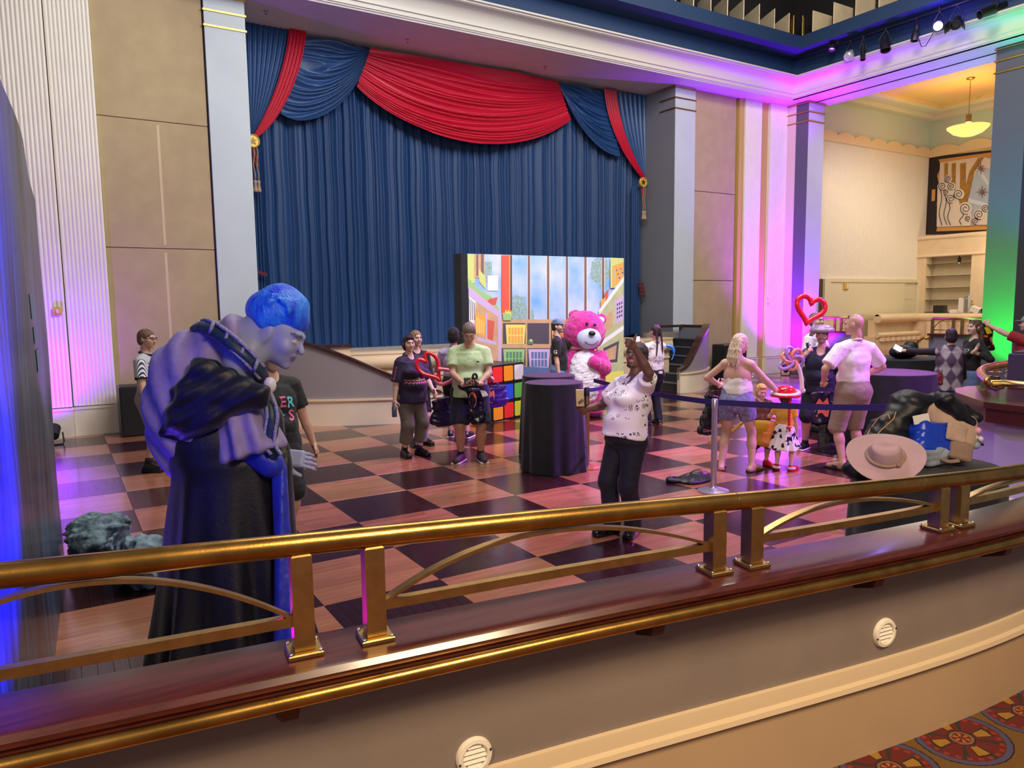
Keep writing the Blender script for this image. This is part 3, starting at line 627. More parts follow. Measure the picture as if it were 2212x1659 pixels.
# ------------------------------------------------------------------ stage drapery
def vel(name, c): return mat(name, c, .55, noise=.10, nscale=14, bump=.05, bscale=120, sheen=.06, stretch=(3, 3, .6))
V_BLUE, V_RED, V_STEEL = vel('blue_velvet', S(10, 56, 108)), vel('red_satin', S(188, 8, 50)), vel('steel_blue_satin', S(30, 70, 124))
for mm in (V_RED, V_STEEL): nodes(mm)[2].inputs['Roughness'].default_value = .42
rs = np.random.RandomState(3); xs = []; x = 2.9
while x < 14.6: xs.append(x); x += rs.uniform(.16, .36)
xs = np.array(xs); amp = rs.uniform(.07, .14, len(xs))
def drape(name, x0, x1, y, z0, z1, mt, label, n=0, scale=1.):
    ux = np.linspace(x0, x1, int((x1-x0)/.0135)); ph = np.interp(ux, xs, np.arange(len(xs))); am = np.interp(ux, xs, amp)
    yy = y-am*scale*(np.abs(np.sin(pi*ph))**.55+.16*np.sin(2*pi*ph*2+3*np.floor(ph))*np.abs(np.sin(pi*ph))); zz = np.linspace(z0, z1, 9); b = MB()
    V = [(ux[i]+.012*sin(3*z+ux[i]*5), yy[i]*1-.012*sin(2.1*z+4*ux[i]), z) for z in zz for i in range(len(ux))]; k = len(ux)
    b.add(V, [(j*k+i, j*k+i+1, (j+1)*k+i+1, (j+1)*k+i) for j in range(8) for i in range(k-1)])
    return tag(b.build(name, mt, smooth=True, fix=False), label, 'curtain')
drape('stage_curtain', 3.0, 14.0, 15.56, 1.2, ZS-.02, V_BLUE, 'wide pleated blue velvet curtain closing off the stage')
YV = 15.36
def v2(px, py, Y=YV): q = onY(px, py, Y); return (float(q[0]), float(q[2]))
def bez(P, t):
    P = [np.array(p) for p in P]
    while len(P) > 1: P = [P[i]*(1-t)+P[i+1]*t for i in range(len(P)-1)]
    return P[0]
def swag(name, top, bot, mt, label, nf, y=YV, deep=.10, power=1., nu=70, rip=1., cat='swag', group=None):
    """top and bottom edges as control points in the plane of the opening; folds run from edge to edge"""
    def f(u, v):
        a, c = bez(top, u), bez(bot, u); w = v**power; p = a*(1-w)+c*w; vv = v+.030*sin(11*v+nf)+.018*sin(27*v+2); ph = 2*pi*(nf*vv+.42*sin(4.2*u+6*v)*rip); s_ = sin(pi*u)
        bulge = deep*(.35+.65*s_)*(.3+.7*v); fold = (.022+.030*s_)*(.45+.75*abs(sin(3.1*u+17*v+nf)))*(1-abs(cos(ph/2)))*2
        return (p[0], y-bulge-fold, p[1]+.010*sin(ph)*s_)
    b = MB(); b.grid(f, nu, int(nf*9)); return tag(b.build(name, mt, smooth=True, fix=False), label, cat, group)
v = v2
swag('swag_drape', [v(797, 106), v(930, 128), v(1065, 152), v(1201, 178)], [v(766, 190), v(880, 318), v(1090, 362), v(1226, 262)], V_RED, 'large red satin swag hanging across the middle of the stage opening', 15, YV-.06, .20, .82, 90)
swag('swag_drape', [v(655, 79), v(703, 86), v(750, 95), v(797, 106)], [v(604, 248), v(650, 285), v(752, 258), v(800, 108)], V_STEEL, 'steel blue satin swag left of the red centre swag', 12, YV, .14, .85)
swag('swag_drape', [v(1201, 180), v(1236, 185), v(1270, 191), v(1300, 197)], [v(1203, 184), v(1232, 276), v(1296, 346), v(1338, 338)], V_STEEL, 'steel blue satin swag right of the red centre swag', 12, YV, .14, .85)
def tail(name, top, bot, mt, label, nf, y=YV, cat='curtain', w0=0.):
    def f(u, v_):                                         # v_ runs down the cloth, u across it
        a, c = bez(top, v_), bez(bot, v_); p = a*(1-u)+c*u; ph = 2*pi*nf*u
        return (p[0], y-.05-.045*(1-v_*.6)*(1-abs(cos(ph/2)))-w0, p[1])
    b = MB(); b.grid(f, int(nf*10), 34); return tag(b.build(name, mt, smooth=True, fix=False), label, cat)
tail('side_drape', [v(527, 50), v(531, 150), v(537, 230), v(541, 300)], [v(622, 66), v(612, 160), v(575, 240), v(549, 300)], V_STEEL, 'blue side drape gathered to the gold medallion beside the pale column', 8)
tail('side_drape', [v(1394, 206), v(1394, 280), v(1394, 350), v(1392, 392)], [v(1322, 198), v(1332, 290), v(1366, 352), v(1384, 392)], V_STEEL, 'blue side drape gathered to the gold medallion beside the slate column', 7)
tail('red_jabot', [v(621, 64), v(612, 160), v(574, 246), v(546, 292)], [v(658, 74), v(650, 170), v(600, 270), v(552, 300)], V_RED, 'narrow red satin jabot curving down to the medallion by the pale column', 5, w0=.08)
tail('red_jabot', [v(1298, 195), v(1304, 270), v(1338, 340), v(1381, 388)], [v(1325, 199), v(1334, 290), v(1364, 344), v(1388, 386)], V_RED, 'narrow red satin jabot curving down to the medallion by the slate column', 5, w0=.08)
for side, (px, py), z1 in (('pale', (546, 305), 2.7), ('slate', (1388, 394), 2.6)):
    c = onY(px, py, 15.1); lb = 'beside the %s column' % side
    md = thing('tieback_medallion', 'round gold star medallion with a hanging rope tassel '+lb, 'tieback', (c[0], c[1], c[2]))
    R = Matrix.Rotation(pi/2, 3, 'X'); r = .13
    b = MB(); b.lathe([(0, .03), (r*.8, .03), (r*.88, .05), (r*.97, .045), (r, .02), (r, 0), (0, 0)], c, 28, R); b.build('disc', M_goldleaf, md, smooth='auto')
    st = [((.62 if i % 2 == 0 else .26)*r*sin(2*pi*i/10), (.62 if i % 2 == 0 else .26)*r*cos(2*pi*i/10)) for i in range(10)]
    b = MB(); b.slab(st, (c[0], c[1]-.031, c[2]), (1, 0, 0), (0, 0, 1), .012); b.build('star', mat('bronze', S(110, 84, 40), .35, .8), md)
    for dx in (-.03, .035):
        b = MB(); p = [(c[0]+dx+.03+.012*sin(9*t), c[1]-.02, c[2]-r*.9-t*.62) for t in np.linspace(0, 1, 12)]; b.tube(p, .014, 6); b.build('rope', mat('tan_rope', S(150, 124, 96), .8), md, True)
        b = MB(); b.lathe([(0, 0), (.03, -.01), (.034, -.05), (.022, -.07), (.045, -.2), (.04, -.23), (0, -.23)], (p[-1][0], p[-1][1], p[-1][2]), 12); b.build('tassel', mat('tan_fringe', S(172, 146, 122), .9), md, True)
    b = MB(); b.grid(lambda u, w: (c[0]-.02+.07*u+.06*w, c[1]+.05-.02*sin(12*u), c[2]-.12-.34*w), 8, 6); b.build('ribbon_end', V_RED, md, True)
    sx = 1 if side == 'slate' else -1
    x0, x1 = (c[0]-.22, c[0]+.10) if side == 'slate' else (c[0]-.12, c[0]+.16)
    def f(u, w): return (x0+(x1-x0)*u, 15.3-.05*abs(sin(pi*5*u)), 1.25+(c[2]-.1-1.25)*w)
    b = MB(); b.grid(f, 40, 8); tag(b.build('lower_drape', V_BLUE, smooth=True, fix=False), 'narrow lower blue drape hanging under the medallion '+lb, 'curtain')
    b = MB(); zz = 2.62 if side == 'slate' else 2.78
    for k in range(4 if side == 'slate' else 1): b.box((x1-.1+.02*k, 15.14, zz-.10*k), (.20, .03, .06), R=Matrix.Rotation(.35, 3, 'Y'))
    tag(b.build('red_fringe', mat('maroon_fringe', S(96, 26, 38), .8)), 'dark red fringe on the lower drape '+lb, 'trim')

# ------------------------------------------------------------------ printed photo backdrop with a frame
BD = thing('photo_backdrop', 'tall printed playroom backdrop on a black frame in front of the stage', 'backdrop', (8.6, 12.32, 0))
x0, x1, zt, yb = 6.69, 10.50, 3.065, 12.32
def bp_(px, py): q = onY(px, py, yb); return (float(q[0]), float(q[2]))
b = MB(); b.bb((x0, yb+.03, 0.03), (x1, yb+.06, zt)); b.build('frame_panel', M_blackcloth, BD)
b = MB(); b.bb((x0-.15, yb+.0, 0.03), (x0-.01, yb+.3, zt)); b.build('black_side', M_blackcloth, BD)
sky = mat('print_sky', S(120, 176, 236), .6, col2=S(206, 216, 246), nscale=1.3)
PR = [sky, mat('print_lime', S(206, 214, 130), .6), mat('print_coral', S(226, 92, 74), .6), mat('print_mullion', S(128, 98, 92), .6), mat('print_lilac', S(206, 178, 226), .6), mat('print_tan', S(206, 166, 130), .6, noise=.1, nscale=5), mat('print_dark', S(84, 76, 92), .6), mat('print_yellow', S(232, 224, 110), .6), mat('print_orange', S(240, 168, 90), .6), mat('print_teal', S(92, 140, 120), .6), mat('print_sage', S(190, 192, 150), .6, noise=.1, nscale=6), mat('print_leaf', S(146, 160, 96), .6, col2=S(150, 190, 226), nscale=26), mat('print_white', S(240, 236, 246), .6), mat('print_floor', S(96, 116, 170), .6), mat('print_red', S(214, 96, 84), .6), mat('print_green', S(160, 200, 130), .6)]
b = MB(); lay = [0]
def poly(mi, *pts, px=True):
    lay[0] += 1; b.cur = mi; y = yb+.028-lay[0]*.0004; P = [bp_(*p) if px else p for p in pts]; P = [(min(max(a, x0), x1), min(max(c, .04), zt-.002)) for a, c in P]
    A = sum(P[i][0]*P[(i+1) % len(P)][1]-P[(i+1) % len(P)][0]*P[i][1] for i in range(len(P)))
    if A < 0: P = P[::-1]
    b.add([(a, y, c) for a, c in P], [tuple(range(len(P)))])
def rect(mi, ax, ay, bx, by): poly(mi, (ax, ay), (bx, ay), (bx, by), (ax, by))
poly(0, (x0, .04), (x1, .04), (x1, zt), (x0, zt), px=False)
rect(11, 1104, 640, 1136, 700); poly(11, (1108, 700), (1106, 650), (1118, 634), (1138, 660), (1152, 668), (1158, 700)); poly(11, (1276, 600), (1280, 566), (1292, 556), (1312, 556), (1318, 590), (1306, 632), (1296, 615))
rect(11, 1048, 565, 1064, 610)
for cx_ in (1144, 1185.5, 1226, 1266, 1304): rect(3, cx_-2.6, 552, cx_+2.6, 694); rect(12, cx_+2.6, 552, cx_+3.6, 694); rect(12, cx_-3.6, 552, cx_-2.6, 694)
rect(1, 1011, 549, 1027, 612); rect(5, 1025, 549, 1048, 600); rect(3, 1030, 549, 1034, 596); rect(3, 1040, 549, 1046, 600)
poly(1, (1036, 582), (1050, 598), (1050, 625), (1036, 608)); poly(15, (1012, 600), (1036, 626), (1062, 640), (1080, 668), (1080, 690), (1012, 625)); poly(14, (1048, 655), (1060, 645), (1076, 642), (1072, 658), (1064, 660)); rect(12, 1054, 595, 1077, 628)
rect(2, 1084, 551, 1101, 680); rect(8, 1101, 551, 1103, 680); rect(6, 1103, 551, 1107, 690)
rect(5, 1083, 690, 1276, 812)                               # cubby unit along the back
for ax, ay, bx, by in ((1087, 698, 1136, 743), (1140, 698, 1187, 743), (1191, 698, 1276, 743), (1083, 752, 1136, 790), (1140, 752, 1190, 800), (1194, 752, 1276, 800)): rect(6, ax, ay, bx, by)
def basket(mi, fill, ax, ay, bx, by):
    d = (bx-ax)*.06; poly(mi, (ax, ay), (bx, ay), (bx-d, by), (ax+d, by)); n = 5; w = (bx-ax-4*d)/n
    for r_ in range(2):
        for k in range(n): q = ax+2*d+w*k; h = (by-ay)*.36; rect(fill, q+w*.14, ay+(by-ay)*(.16+.42*r_), q+w*.86, ay+(by-ay)*(.16+.42*r_)+h)
basket(7, 8, 1093, 701, 1136, 743); basket(8, 14, 1192, 698, 1232, 738); basket(15, 9, 1087, 754, 1134, 792); basket(4, 13, 1141, 754, 1188, 794)
poly(9, (1140, 735), (1150, 732), (1152, 743), (1140, 743)); poly(7, (1144, 733), (1149, 733), (1150, 738), (1144, 737))
poly(15, (1085, 676), (1107, 676), (1104, 692), (1087, 692)); poly(7, (1090, 676), (1092, 668), (1095, 675), (1098, 668), (1100, 676), (1105, 670), (1104, 678))
poly(4, (1011, 618), (1083, 676), (1083, 690), (1011, 640)); poly(5, (1011, 640), (1083, 690), (1083, 800), (1011, 800)); poly(4, (1076, 684), (1083, 690), (1083, 806), (1076, 806)); poly(4, (1030, 728), (1072, 738), (1072, 746), (1030, 736))
poly(12, (1011, 640), (1028, 652), (1024, 700), (1011, 692)); poly(8, (1026, 672), (1050, 685), (1046, 730), (1026, 716)); poly(14, (1051, 690), (1068, 694), (1064, 736), (1051, 730)); rect(4, 1049, 676, 1052, 740)
for k in range(4): poly(6, (1012+4*k, 644+3*k), (1013.4+4*k, 645+3*k), (1013+4*k, 692), (1011.6+4*k, 691)); poly(7, (1029+4.6*k, 684+3*k), (1031+4.6*k, 685+3*k), (1030.6+4.6*k, 722), (1028.6+4.6*k, 720))
poly(1, (1318, 556), (1347, 558), (1347, 620), (1318, 622)); poly(8, (1322, 575), (1347, 566), (1347, 606), (1322, 622)); rect(10, 1326, 580, 1328, 616)
for k in range(5): poly(9 if k % 2 else 13, *[(1331+3.2*k+2*cos(a), 584+9*(k % 3)-k+2.4*sin(a)) for a in np.linspace(0, 5.3, 6)])
poly(14, (1306, 632), (1314, 624), (1312, 645), (1304, 648)); poly(8, (1297, 648), (1308, 642), (1306, 660), (1297, 664))
poly(10, (1293, 676), (1347, 600), (1347, 870), (1276, 800), (1276, 720)); poly(12, (1293, 670), (1347, 596), (1347, 608), (1293, 680)); poly(12, (1290, 742), (1347, 702), (1347, 712), (1290, 752))
poly(5, (1300, 690), (1322, 668), (1322, 705), (1300, 722)); poly(4, (1326, 650), (1347, 638), (1347, 690), (1330, 700)); poly(6, (1302, 752), (1336, 736), (1332, 782), (1304, 784)); poly(5, (1306, 757), (1331, 745), (1328, 776), (1307, 778))
for k in range(3):
    for r_ in range(4): poly(6, (1331+4.6*k, 656-2*k+9*r_), (1333.6+4.6*k, 655-2*k+9*r_), (1333.6+4.6*k, 660-2*k+9*r_), (1331+4.6*k, 661-2*k+9*r_))
poly(7, (1300, 806), (1347, 800), (1347, 862), (1300, 842)); poly(13, (1100, 790), (1300, 800), (1300, 900), (1100, 900))
b.build('printed_cloth', PR, BD, fix=False)
b = MB(); b.bb((x0+.2, yb+.06, 0), (x0+.26, yb+.4, .06)); b.bb((x1-.26, yb+.06, 0), (x1-.2, yb+.4, .06)); b.build('foot', M_blackpl, BD)

# ------------------------------------------------------------------ big colour-tile cube in front of it
A0, A1 = fl(1064, 913), fl(1128, 899); L0 = fl(975, 900); hC = 1.02
CU = thing('tile_cube', 'waist-high black cube with bright colour tiles beside the draped table', 'prop cube', tuple(A0))
d1 = (A1-A0)/np.linalg.norm(A1-A0); d2 = np.array([-d1[1], d1[0], 0]); sz = .96
b = MB(); b.prism([tuple((A0)[:2]), tuple((A0+d1*sz)[:2]), tuple((A0+d1*sz+d2*sz)[:2]), tuple((A0+d2*sz)[:2])], 0, hC); b.build('body', mat('cube_black', (.01, .01, .012), .35), CU)
cols = dict(r=S(232, 50, 50), o=S(244, 150, 40), w=S(236, 224, 244), y=S(246, 206, 50), b=S(40, 80, 220), g=S(110, 200, 90), l=S(224, 232, 60), d=S(40, 110, 80), m=S(190, 20, 40))
for face, grid_ in ((0, ('row', 'ybg', 'orl')), (1, ('mdr', 'rmd', 'dor'))):
    for j in range(3):
        for i in range(3):
            u = (i+.5)/3*sz; z = hC-(j+.5)/3*hC; c = (A0+d1*u-d2*.004) if face == 0 else (A0+d2*u-d1*.004); dd = d1 if face == 0 else d2; k = grid_[j][i]
            b = MB(); t = .138; b.slab([(-t+.02, -t), (t-.02, -t), (t, -t+.02), (t, t-.02), (t-.02, t), (-t+.02, t), (-t, t-.02), (-t, -t+.02)], (c[0], c[1], z), dd, (0, 0, 1), .008 if face == 0 else -.008)
            b.build('tile', mat('tile_'+k, cols[k], .35), CU)

# ------------------------------------------------------------------ draped high tables
def table(name, label, P, r, h, group, rb=1.15, seed=1):
    t = thing(name, label, 'table', (P[0], P[1], 0), 0, group); sd = random.Random(seed); n = 11; ph = [sd.uniform(0, 6) for _ in range(4)]
    def f(u, w):
        a = 2*pi*u; k = w*(1-.25*w); rr = r*(1+(rb-1)*k)+.05*r*w*(sin(n*a+ph[0])+.6*sin((n+5)*a+ph[1])+.5*sin(4*a+ph[2]))
        return (P[0]+rr*cos(a), P[1]+rr*sin(a), h-.006-(h-.012)*w)
    b = MB(); b.grid(f, 96, 14); b.add([(P[0]+r*cos(2*pi*i/96), P[1]+r*sin(2*pi*i/96), h-.006) for i in range(96)], [tuple(range(96))]); b.build('cloth', M_blackcloth, t, 'auto')
    b = MB(); b.lathe([(0, h-.02), (r*.98, h-.02), (r, h-.008), (r*.985, h), (0, h)], (P[0], P[1], 0), 40); b.build('tabletop', M_blackcloth, t, 'auto')
    b = MB(); b.lathe([(0, 0), (.25, 0), (.25, .02), (.04, .04), (.04, h-.03), (0, h-.03)], (P[0], P[1], 0), 16); b.build('pedestal', M_blackpl, t); return t
TA = table('cocktail_table', 'round black draped high table beside the brass queue post', tuple(fl(1196, 825, 1.12)[:2]), .37, 1.12, 'high draped tables', 1.16, 1)
TB = table('cocktail_table', 'round black draped high table standing behind its twin near the tile cube', tuple(fl(1185, 810, 1.12)[:2]), .365, 1.12, 'high draped tables', 1.16, 2)
c = fl(1990, 1010, 1.06); TC = table('cocktail_table', 'round black draped high table loaded with bags and a hat', (c[0]+.10, c[1]+.02), .43, 1.06, 'high draped tables', 1.1, 3)
c = fl(1920, 800, 1.07); TD = table('cocktail_table', 'dark navy draped high table near the argyle vest', (c[0], c[1]), .62, 1.05, 'high draped tables', 1.08, 4)
c = fl(1905, 776, 1.07); TE = table('cocktail_table', 'dark navy draped high table in front of the bar with a bag on it', (c[0]+.4, c[1]), .7, 1.08, 'high draped tables', 1.08, 5)

# ------------------------------------------------------------------ queue posts and their belts
M_belt = mat('navy_belt', S(34, 24, 104), .7, bump=.1, bscale=300)
def qpost(label, P, mt, h=1.04):
    q = thing('queue_post', label, 'queue post', (P[0], P[1], 0), 0, 'queue posts')
    b = MB(); b.lathe([(0, 0), (.17, 0), (.172, .012), (.12, .03), (.045, .045), (.04, .06), (0, .06)], (P[0], P[1], 0), 32); b.build('base', mt, q, 'auto')
    b = MB(); b.lathe([(0, .05), (.033, .05), (.033, h-.11), (0, h-.11)], (P[0], P[1], 0), 20); b.build('pole', mt, q, 'auto')
    b = MB(); b.lathe([(0, h-.11), (.036, h-.11), (.036, h-.012), (.030, h), (0, h)], (P[0], P[1], 0), 20); b.build('belt_head', mt if mt is not M_gold else M_blackpl, q, 'auto'); return q
QA, QB = fl(1268, 1010), fl(1541, 1061)
qpost('brass queue post beside the draped table', QA, M_gold); qpost('silver queue post in front of the denim shorts', QB, mat('silver_post', S(196, 196, 206), .3, .85))
def belt(label, A, B_, sag, w=.05):
    P = [(A[0]+(B_[0]-A[0])*t, A[1]+(B_[1]-A[1])*t, A[2]+(B_[2]-A[2])*t-sag*4*t*(1-t)) for t in np.linspace(0, 1, 24)]
    b = MB(); V = []; dx = np.array([-(B_[1]-A[1]), B_[0]-A[0], 0]); dx = dx/np.linalg.norm(dx)*.0015
    for p in P:
        for o, h in ((-1, -w/2), (-1, w/2), (1, w/2), (1, -w/2)): V.append((p[0]+dx[0]*o, p[1]+dx[1]*o, p[2]+h))
    b.add(V, [(4*i+j, 4*i+4+j, 4*i+4+(j+1) % 4, 4*i+(j+1) % 4) for i in range(23) for j in range(4)]+[(0, 1, 2, 3), (95, 94, 93, 92)])
    return tag(b.build('queue_belt', M_belt, smooth='auto'), label, 'belt')
QC = np.array([7.45, 4.35, 0]); qpost('silver queue post hidden behind the heap of bags', QC, MATS['silver_post'])
belt('navy belt stretched from the silver post to the heap of bags', (QB[0]+.03, QB[1]-.02, 1.0), (QC[0], QC[1]+.03, .97), .02, .065)
b0 = onY(1395, 862, 7.9); belt('navy belt running behind the printed blouse to the silver post', (QB[0]-.02, QB[1]+.04, 1.0), (b0[0]-.4, 8.6, .96), .03, .06)
belt('short navy belt clipped between brass post and table', (QA[0]+.03, QA[1]+.02, 1.0), (QA[0]+.9, QA[1]+.55, .98), .02, .05)
# ------------------------------------------------------------------ left fabric display and rocks
DX = lambda y: -.150+.0385*(y-4.73)
M_fab = mat('display_cloth', S(66, 88, 120), .35, col2=S(34, 42, 58), nscale=2.2, stretch=(1, 3, .35), bump=.25, bscale=5, coat=.15)
FD = thing('fabric_display', 'tall dark printed fabric display lit deep blue at the left edge', 'display', (-.3, 4.7, 0))
def fz(y): return 3.28-.045*(y-4.8) if y < 6.0 else 3.22-.22*(y-6.0)
def f(u, w):
    y = 2.2+4.9*u; zt_ = fz(y); return (DX(y)+.010*sin(2.4*y+1.5*w)+.006*sin(9*w+3*y)-.25*max(0, (u-.93))*(1-w)*0, y, .012+(zt_-.012)*w)
b = MB(); b.grid(f, 70, 30); b.build('printed_cloth', M_fab, FD, True)
b = MB(); b.grid(lambda u, w: (DX(7.1)+.010*sin(2.4*7.1+1.5*w)+.006*sin(9*w+21.3)-.34*u, 7.1+.25*u-.2*u*u, .012+(fz(7.1)-.012)*w), 12, 20); b.build('side_return', M_fab, FD, True)
M_pr = mat('print_steel', S(86, 128, 156), .4); 
for z0, z1, y0, y1 in ((1.72, 1.86, 5.35, 5.75), (1.9, 2.0, 5.3, 5.62), (2.05, 2.2, 5.25, 5.55)):
    b = MB(); b.grid(lambda u, w: (DX(y0+(y1-y0)*u)+.010*sin(2.4*(y0+(y1-y0)*u)+1.5*(z0+(z1-z0)*w)/3.2)+.006*sin(9*(z0+(z1-z0)*w)/3.2+3*(y0+(y1-y0)*u))+.004, y0+(y1-y0)*u, z0+(z1-z0)*w), 8, 4); b.build('printed_window', M_pr, FD, True)
b = MB(); b.bb((-.62, 2.3, 0), (-.56, 7.0, .05)); b.bb((-.62, 2.3, 0), (-.58, 2.34, 3.2)); b.bb((-.62, 6.9, 0), (-.58, 6.94, 3.0)); b.build('frame', M_blackpl, FD)
M_rock = mat('painted_rock', S(74, 94, 100), .75, col2=S(150, 178, 188), nscale=9, bump=.9, bscale=22)
def rock(label, c, r, lumps, seed):
    s = SDF(); s.ell((c[0], c[1], r[2]*.62), r, k=.05); rs = np.random.RandomState(seed)
    for _ in range(lumps):
        a = rs.uniform(0, 2*pi); e = rs.uniform(.1, 1.2); q = np.array([cos(a)*cos(e)*r[0]*.8, sin(a)*cos(e)*r[1]*.8, r[2]*(.55+.85*sin(e))]); s.ell((c[0]+q[0], c[1]+q[1], q[2]), rs.uniform(.06, .14, 3), euler(rs.uniform(0, 3), rs.uniform(0, 3), 0), k=.035)
    s.fold(wob(.030, 17, seed)); s.fold(wob(.014, 52, seed+3)); s.fold(lambda P: -np.abs(wob(.022, 26, seed+5)(P))); s.cut((0, 0, .0), (0, 0, -1), .01)
    return tag(soft('rock_prop', s, .011, M_rock, base=True), label, 'prop rock', 'prop rocks')
R1 = fl(222, 1228); rock('taller grey-green craggy fake rock at the foot of the dark display', (R1[0]-.02, R1[1]+.02), (.20, .26, .27), 12, 4)
R2 = fl(306, 1250); rock('lower grey-green craggy fake rock touching the dark robe', (R2[0]+.03, R2[1]-.1), (.16, .22, .19), 10, 9)

# ------------------------------------------------------------------ small wall and floor fittings
def parcan(label, P, rz):
    t = thing('floor_uplight', label, 'floor light', (P[0], P[1], 0), rz, 'floor uplights'); Rx = Matrix.Rotation(radians(-62), 3, 'X')
    b = MB(); b.lathe([(0, -.11), (.07, -.10), (.085, -.02), (.10, .09), (.105, .11), (.095, .11), (.08, .03), (0, .03)], (0, 0, .20), 20, Rx); b.build('can', M_blackpl, t, 'auto', world=False)
    b = MB(); b.lathe([(0, .031), (.079, .031), (.079, .036), (0, .036)], (0, 0, .20), 20, Rx); b.build('lens', mat('violet_led', S(150, 110, 255), .3, emit=3.0), t, world=False)
    b = MB(); b.tube([(-.12, 0, .2), (-.13, 0, .06), (-.12, 0, .012), (.12, 0, .012), (.13, 0, .06), (.12, 0, .2)], .012, 6); b.build('yoke', M_blackpl, t, True, world=False)
parcan('black floor uplight glowing violet at the foot of the left ribbed wall', fl(118, 962), 0); parcan('black floor uplight glowing violet at the foot of the corner column', fl(1697, 812), -.9)
P = fl(300, 940); b = MB(); b.box((P[0]+.05, 13.75, .42), (.62, .5, .84), bev=.02); sp_ = tag(b.build('floor_speaker', M_blackpl), 'black loudspeaker cabinet on the floor behind the striped shirt', 'speaker')
b = MB(); b.box((P[0]+.05, 13.494, .42), (.56, .012, .76)); b.build('grille', M_black, sp_)
P = onY(1578, 800, 13.75); b = MB(); b.box((P[0], 13.8, .48), (.9, .4, .96), bev=.02); sp_ = tag(b.build('floor_speaker', M_blackpl), 'black loudspeaker cabinet standing behind the woman with blonde hair', 'speaker'); b = MB(); b.box((P[0], 13.594, .48), (.82, .012, .86)); b.build('grille', M_black, sp_)
def plate(label, px, py, Y, w, h, cat='wall plate'):
    q = onY(px, py, Y); t = thing('wall_plate', label, cat, (q[0], Y-.02, q[2])); b = MB(); b.box((q[0], Y-.012, q[2]), (w, .014, h), bev=.003); b.build('cover', M_goldleaf if cat != 'outlet' else M_white, t); b = MB()
    b.box((q[0], Y-.024, q[2]), (w*.22, .02, h*.5), bev=.003); b.build('switch', M_white, t); return t
plate('brass double switch plate on the violet-lit left ribbed wall', 124, 672, 14.12, .13, .13); plate('small white outlet on the ribbed wall by the corner column', 1659, 651, 14.13, .07, .12, 'outlet')

# ------------------------------------------------------------------ stage lamps under the right navy tray
LB = thing('lighting_bar', 'black pipe carrying stage lamps under the navy ceiling tray', 'lighting bar', (17.25, 9, 8.45)); b = MB(); b.tube([(17.22, 13.0, 8.5), (17.22, 4.0, 8.5)], .025, 10); b.build('pipe', M_blackpl, LB, True)
for y in (12, 9.5, 7): b = MB(); b.tube([(17.22, y, 8.5), (17.22, y, 8.62)], .012, 6); b.build('hanger', M_blackpl, LB)
def lampat(px, py): return onX(px, py, 17.2)
def fixture(label, px, py, d, kind='can', L=.34, r=.085, lit=None):
    P = lampat(px, py); t = thing('stage_lamp', label, 'stage lamp', (P[0], P[1], 8.5), 0, 'stage lamps on the bar'); c = Vector(P); q = Vector(d).normalized().to_track_quat('Z', 'Y').to_matrix()
    prof = [(0, -L*.5), (r*.7, -L*.48), (r*.75, -L*.1), (r, 0), (r, L*.45), (r*1.08, L*.47), (r*1.08, L*.5), (r*.9, L*.5), (r*.85, L*.2), (0, L*.2)] if kind != 'globe' else [(0, -.16), (.05, -.15), (.06, -.02), (.10, .02), (.125, .09), (.11, .16), (.06, .2), (0, .21)]
    b = MB(); b.lathe(prof, c, 20, q); b.build('housing', M_blackpl if kind != 'globe' else mat('lamp_glass', (.75, .72, .85), .08, .6), t, 'auto')
    b = MB(); b.lathe([(0, L*.22), (r*.84, L*.22), (r*.84, L*.24), (0, L*.24)], c, 20, q); b.build('lens', lit or mat('dark_lens', (.05, .05, .07), .1), t)
    b = MB(); b.tube([c+q @ Vector((r*1.15, 0, 0)), c+q @ Vector((r*1.2, 0, -.05))+Vector((0, 0, .08)), (P[0]+.01, P[1], max(8.47, P[2]+.12)), c+q @ Vector((-r*1.2, 0, -.05))+Vector((0, 0, .08)), c+q @ Vector((-r*1.15, 0, 0))], .012, 6); b.tube([(P[0]+.01, P[1], max(8.44, P[2]+.1)), (17.22, P[1], 8.53)], .016, 6); b.build('yoke', M_blackpl, t, True)
    if kind == 'doors':
        for sx in (-1, 1): b = MB(); b.box(c+q @ Vector((sx*.15, 0, L*.62)), (.012, .2, .18), R=q @ Matrix.Rotation(sx*.5, 3, 'Y')); b.build('barn_door', M_blackpl, t)
    return t
LED_V = mat('led_violet_lit', S(200, 190, 255), .3, emit=14)
fixture('small violet-tinted stage lamp nearest the ceiling corner', 1798, 100, (-.5, -.2, -1), 'can', .22, .07, MATS['violet_led'])
fixture('bare glass globe stage lamp hanging on the bar', 1836, 117, (-.6, -.2, -.5), 'globe')
fixture('slim black spotlight pointing straight down', 1864, 112, (-.1, -.1, -1), 'can', .40, .06)
fixture('stocky black moving-head lamp on the bar', 1912, 95, (-.3, -.3, -1), 'can', .36, .11)
fixture('black lamp with a dangling cable loop', 1978, 72, (-.1, .1, -1), 'can', .34, .08)
fixture('round stage lamp shining bright violet-white', 2028, 55, (-1, -.35, -.45), 'can', .22, .105, LED_V); P = lampat(2028, 55); light('stage_lamp_glow', 'POINT', (P[0]-.3, P[1]-.1, P[2]+.05), 25, (.25, .12, 1), size=.1)
fixture('black barn-door flood lamp beside the shining lamp', 2066, 47, (-.7, -.2, -.7), 'doors', .26, .11)
fixture('long black ellipsoidal spotlight near the top right corner', 2145, 20, (-.8, .5, -.35), 'can', .6, .09)
